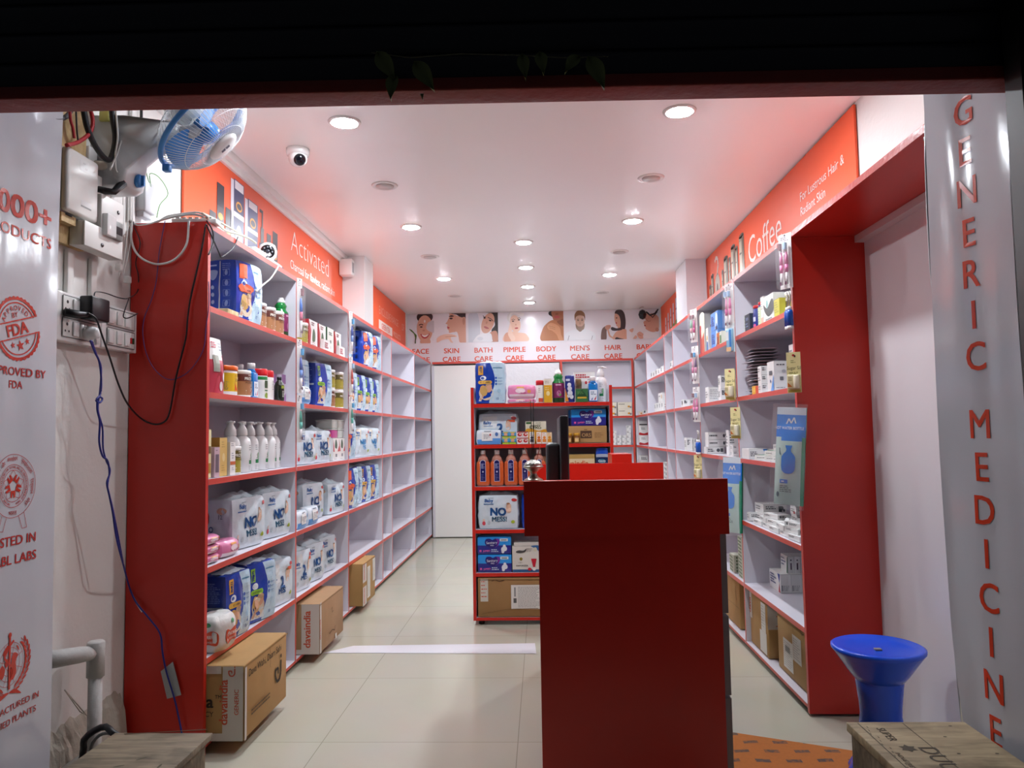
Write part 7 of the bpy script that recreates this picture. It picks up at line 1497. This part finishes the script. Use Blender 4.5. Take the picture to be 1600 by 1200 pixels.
# yellow sweetener cards
def ycard():
    mb = MB(); Y = M('#E8E0A4', .35); mb.box(-.03,.03,0,.002,-.18,0, Y); f = lambda u, v: (u, -.0008, v)
    mb.disc(0,-.014,.006,.005, f, ink('#B82A2A'), 12); mb.disc(.006,-.018,.004,.005, f, ink('#2A2A2A'), 10); mb.text('Sugar Sil', 0, -.078, .016, f, ink('#4A4A3A'), -.005, sx=.8); smallprint(mb, f, -.02,.02,-.10,-.088, 2, ink('#6A663A'), 2, .003); smallprint(mb, f, -.012,.012,-.05,-.034, 2, ink('#8A8450'), 3, .003); mb.rect(-.026,.026,-.178,-.168, f, ink('#C9BC5A')); a = mb.mesh('card')
    mb = MB(); mb.rbox(-.026,.026,-.018,0,-.165,-.100, M('#D9D1A4',.25), .005); mb.poly([(-.024,-.155),(-.005,-.155),(-.024,-.135)], lambda u, v: (u, -.0185, v), ink('#C8702A')); smallprint(mb, lambda u, v: (u, -.0185, v), -.022,-.004,-.13,-.11, 3, ink('#8A845A'), 5, .003); b_ = mb.mesh('blister')
    mb = MB(); mb.lathe([(.011,-.162),(.012,-.158),(.012,-.108),(.010,-.104)], M('#E4DEC4',.3), 14, c=(.012,-.018,0)); return Spec([('card', a, None), ('blister', b_, None), ('dispenser', mb.mesh('dispenser'), None)], .02)
YC = ycard()
for y, z, lb, yw, dx in ((3.365,1.585,'yellow Sugar Sil blister card hanging on the right end panel edge',1.05,.012),(4.405,1.60,'yellow blister card on the second right divider, upper front one',.9,.035),(4.452,1.595,'yellow blister card tucked behind the upper front one',.45,.012),(4.40,1.375,'yellow blister card alone on the lower part of the second right divider',.9,.012),(5.455,1.07,'yellow blister card hanging low on the third right divider, front one',.9,.02),(5.50,1.068,'yellow blister card behind the low one on the third right divider',.45,.012)):
    hang(YC, 'blister_card', 'R', y, z, lb, 'blister card', 'yellow blister cards', yw, dx)
# hot water bottle packs
def hwb(sd):
    h, w_ = .43, .125; MINT = M('#B9D6CE', .2, coat=.4); BL = M('#1F7FDC', .25, coat=.4); GN = M('#2F9A74', .25, coat=.4); parts = []
    def S(u, v, s, e=0):     # u across, v height from the top
        t = -v/h; bulge = .020*sin(min(1, max(0, (t-.18)/.8))*pi)**.6 if t > .18 else .0
        return (u, s*(.006+bulge*(1-abs(u/(w_/2))**3))-(.01*t)+(-e if s < 0 else e), v)
    mb = MB(); n, m = 10, 26
    for s in (-1, 1):
        vs = [S(-w_/2+w_*i/n, -h*j/m, s) for j in range(m+1) for i in range(n+1)]; fs = [(j*(n+1)+i, j*(n+1)+i+1, (j+1)*(n+1)+i+1, (j+1)*(n+1)+i) for j in range(m) for i in range(n)]
        mt = []
        for j in range(m):
            for i in range(n):
                t = (j+.5)/m; u = (i+.5)/n; mt.append((GN if u > .86 and t > .3 else BL if .09 < t < .30+.05*sin(u*3) else FILMW if t < .09 else MINT) if s < 0 else GN)
        mb.add(vs, fs, mt, True)
    f = lambda e: (lambda u, v: S(u, v, -1, e))
    mb.text('HOT WATER BOTTLE', -.006, -.098, .013, f(.0015), ink('#E2EEF2'), .01, sx=.72); mb.line([(-.02,-.075),(-.01,-.05),(.0,-.07),(.012,-.045),(.02,-.07)], .006, f(.0015), ink('#DDE9EE'))
    lv = [(-.168,.015),(-.176,.013),(-.186,.009),(-.196,.012),(-.206,.022),(-.218,.029),(-.235,.030),(-.262,.030),(-.278,.027),(-.288,.018),(-.292,.006)]
    for (v0, a0), (v1, a1) in zip(lv, lv[1:]):
        for q_ in range(6):
            x0, x1 = -1+q_/3, -1+(q_+1)/3; mb.poly([(-.002+a0*x0, v0), (-.002+a0*x1, v0), (-.002+a1*x1, v1), (-.002+a1*x0, v1)], f(.002), BL)
    mb.line([(-.036,-.21),(-.040,-.205),(-.042,-.18)], .004, f(.002), ink('#4A5A66')); mb.rect(-.036,-.002,-.335,-.318, f(.002), BL); smallprint(mb, f(.003), -.03,-.006,-.331,-.322, 1, ink('#C9DCEE'), 3, .006); smallprint(mb, f(.002), -.036,.02,-.375,-.342, 4, ink('#3A4448'), sd, .003); mb.disc(-.045,-.385,.006,.012, f(.002), ink('#3A5A66'), 10)
    parts.append(('bottle_pouch', mb.mesh('bottle_pouch'), None))
    mb = MB(); n = 16; vs = []; fs = []
    for j in range(n+1):
        for i in range(5):
            t = j/n; u = (-1+2*i/4)*(w_/2+.012+.006*noise.noise(Vector((t*6, i, sd)))); vs.append((u, -.034-.012*(t > .15)+.006*noise.noise(Vector((u*40, t*9, sd))), .015-(h+.03)*t))
    for j in range(n):
        for i in range(4): fs.append((j*5+i, j*5+i+1, j*5+i+6, j*5+i+5))
    mb.add(vs, fs, M('#EEF2F4', .1, alpha=.14, coat=.8), True); parts.append(('plastic_bag', mb.mesh('plastic_bag'), 'clear crinkled plastic bag'))
    return Spec(parts, .06)
H1 = hwb(1)
hang(H1, 'hot_water_bottle_pack', 'R', 3.375, 1.34, 'hot water bottle pack with blue silhouette hanging on the right end panel edge', 'bottle pack', None, 1.0, .022).rotation_euler.y = .07
hang(H1, 'hot_water_bottle_pack', 'R', 4.415, 1.085, 'hot water bottle pack hanging farther back just right of the counter', 'bottle pack', None, .75, .03).rotation_euler.y = .03
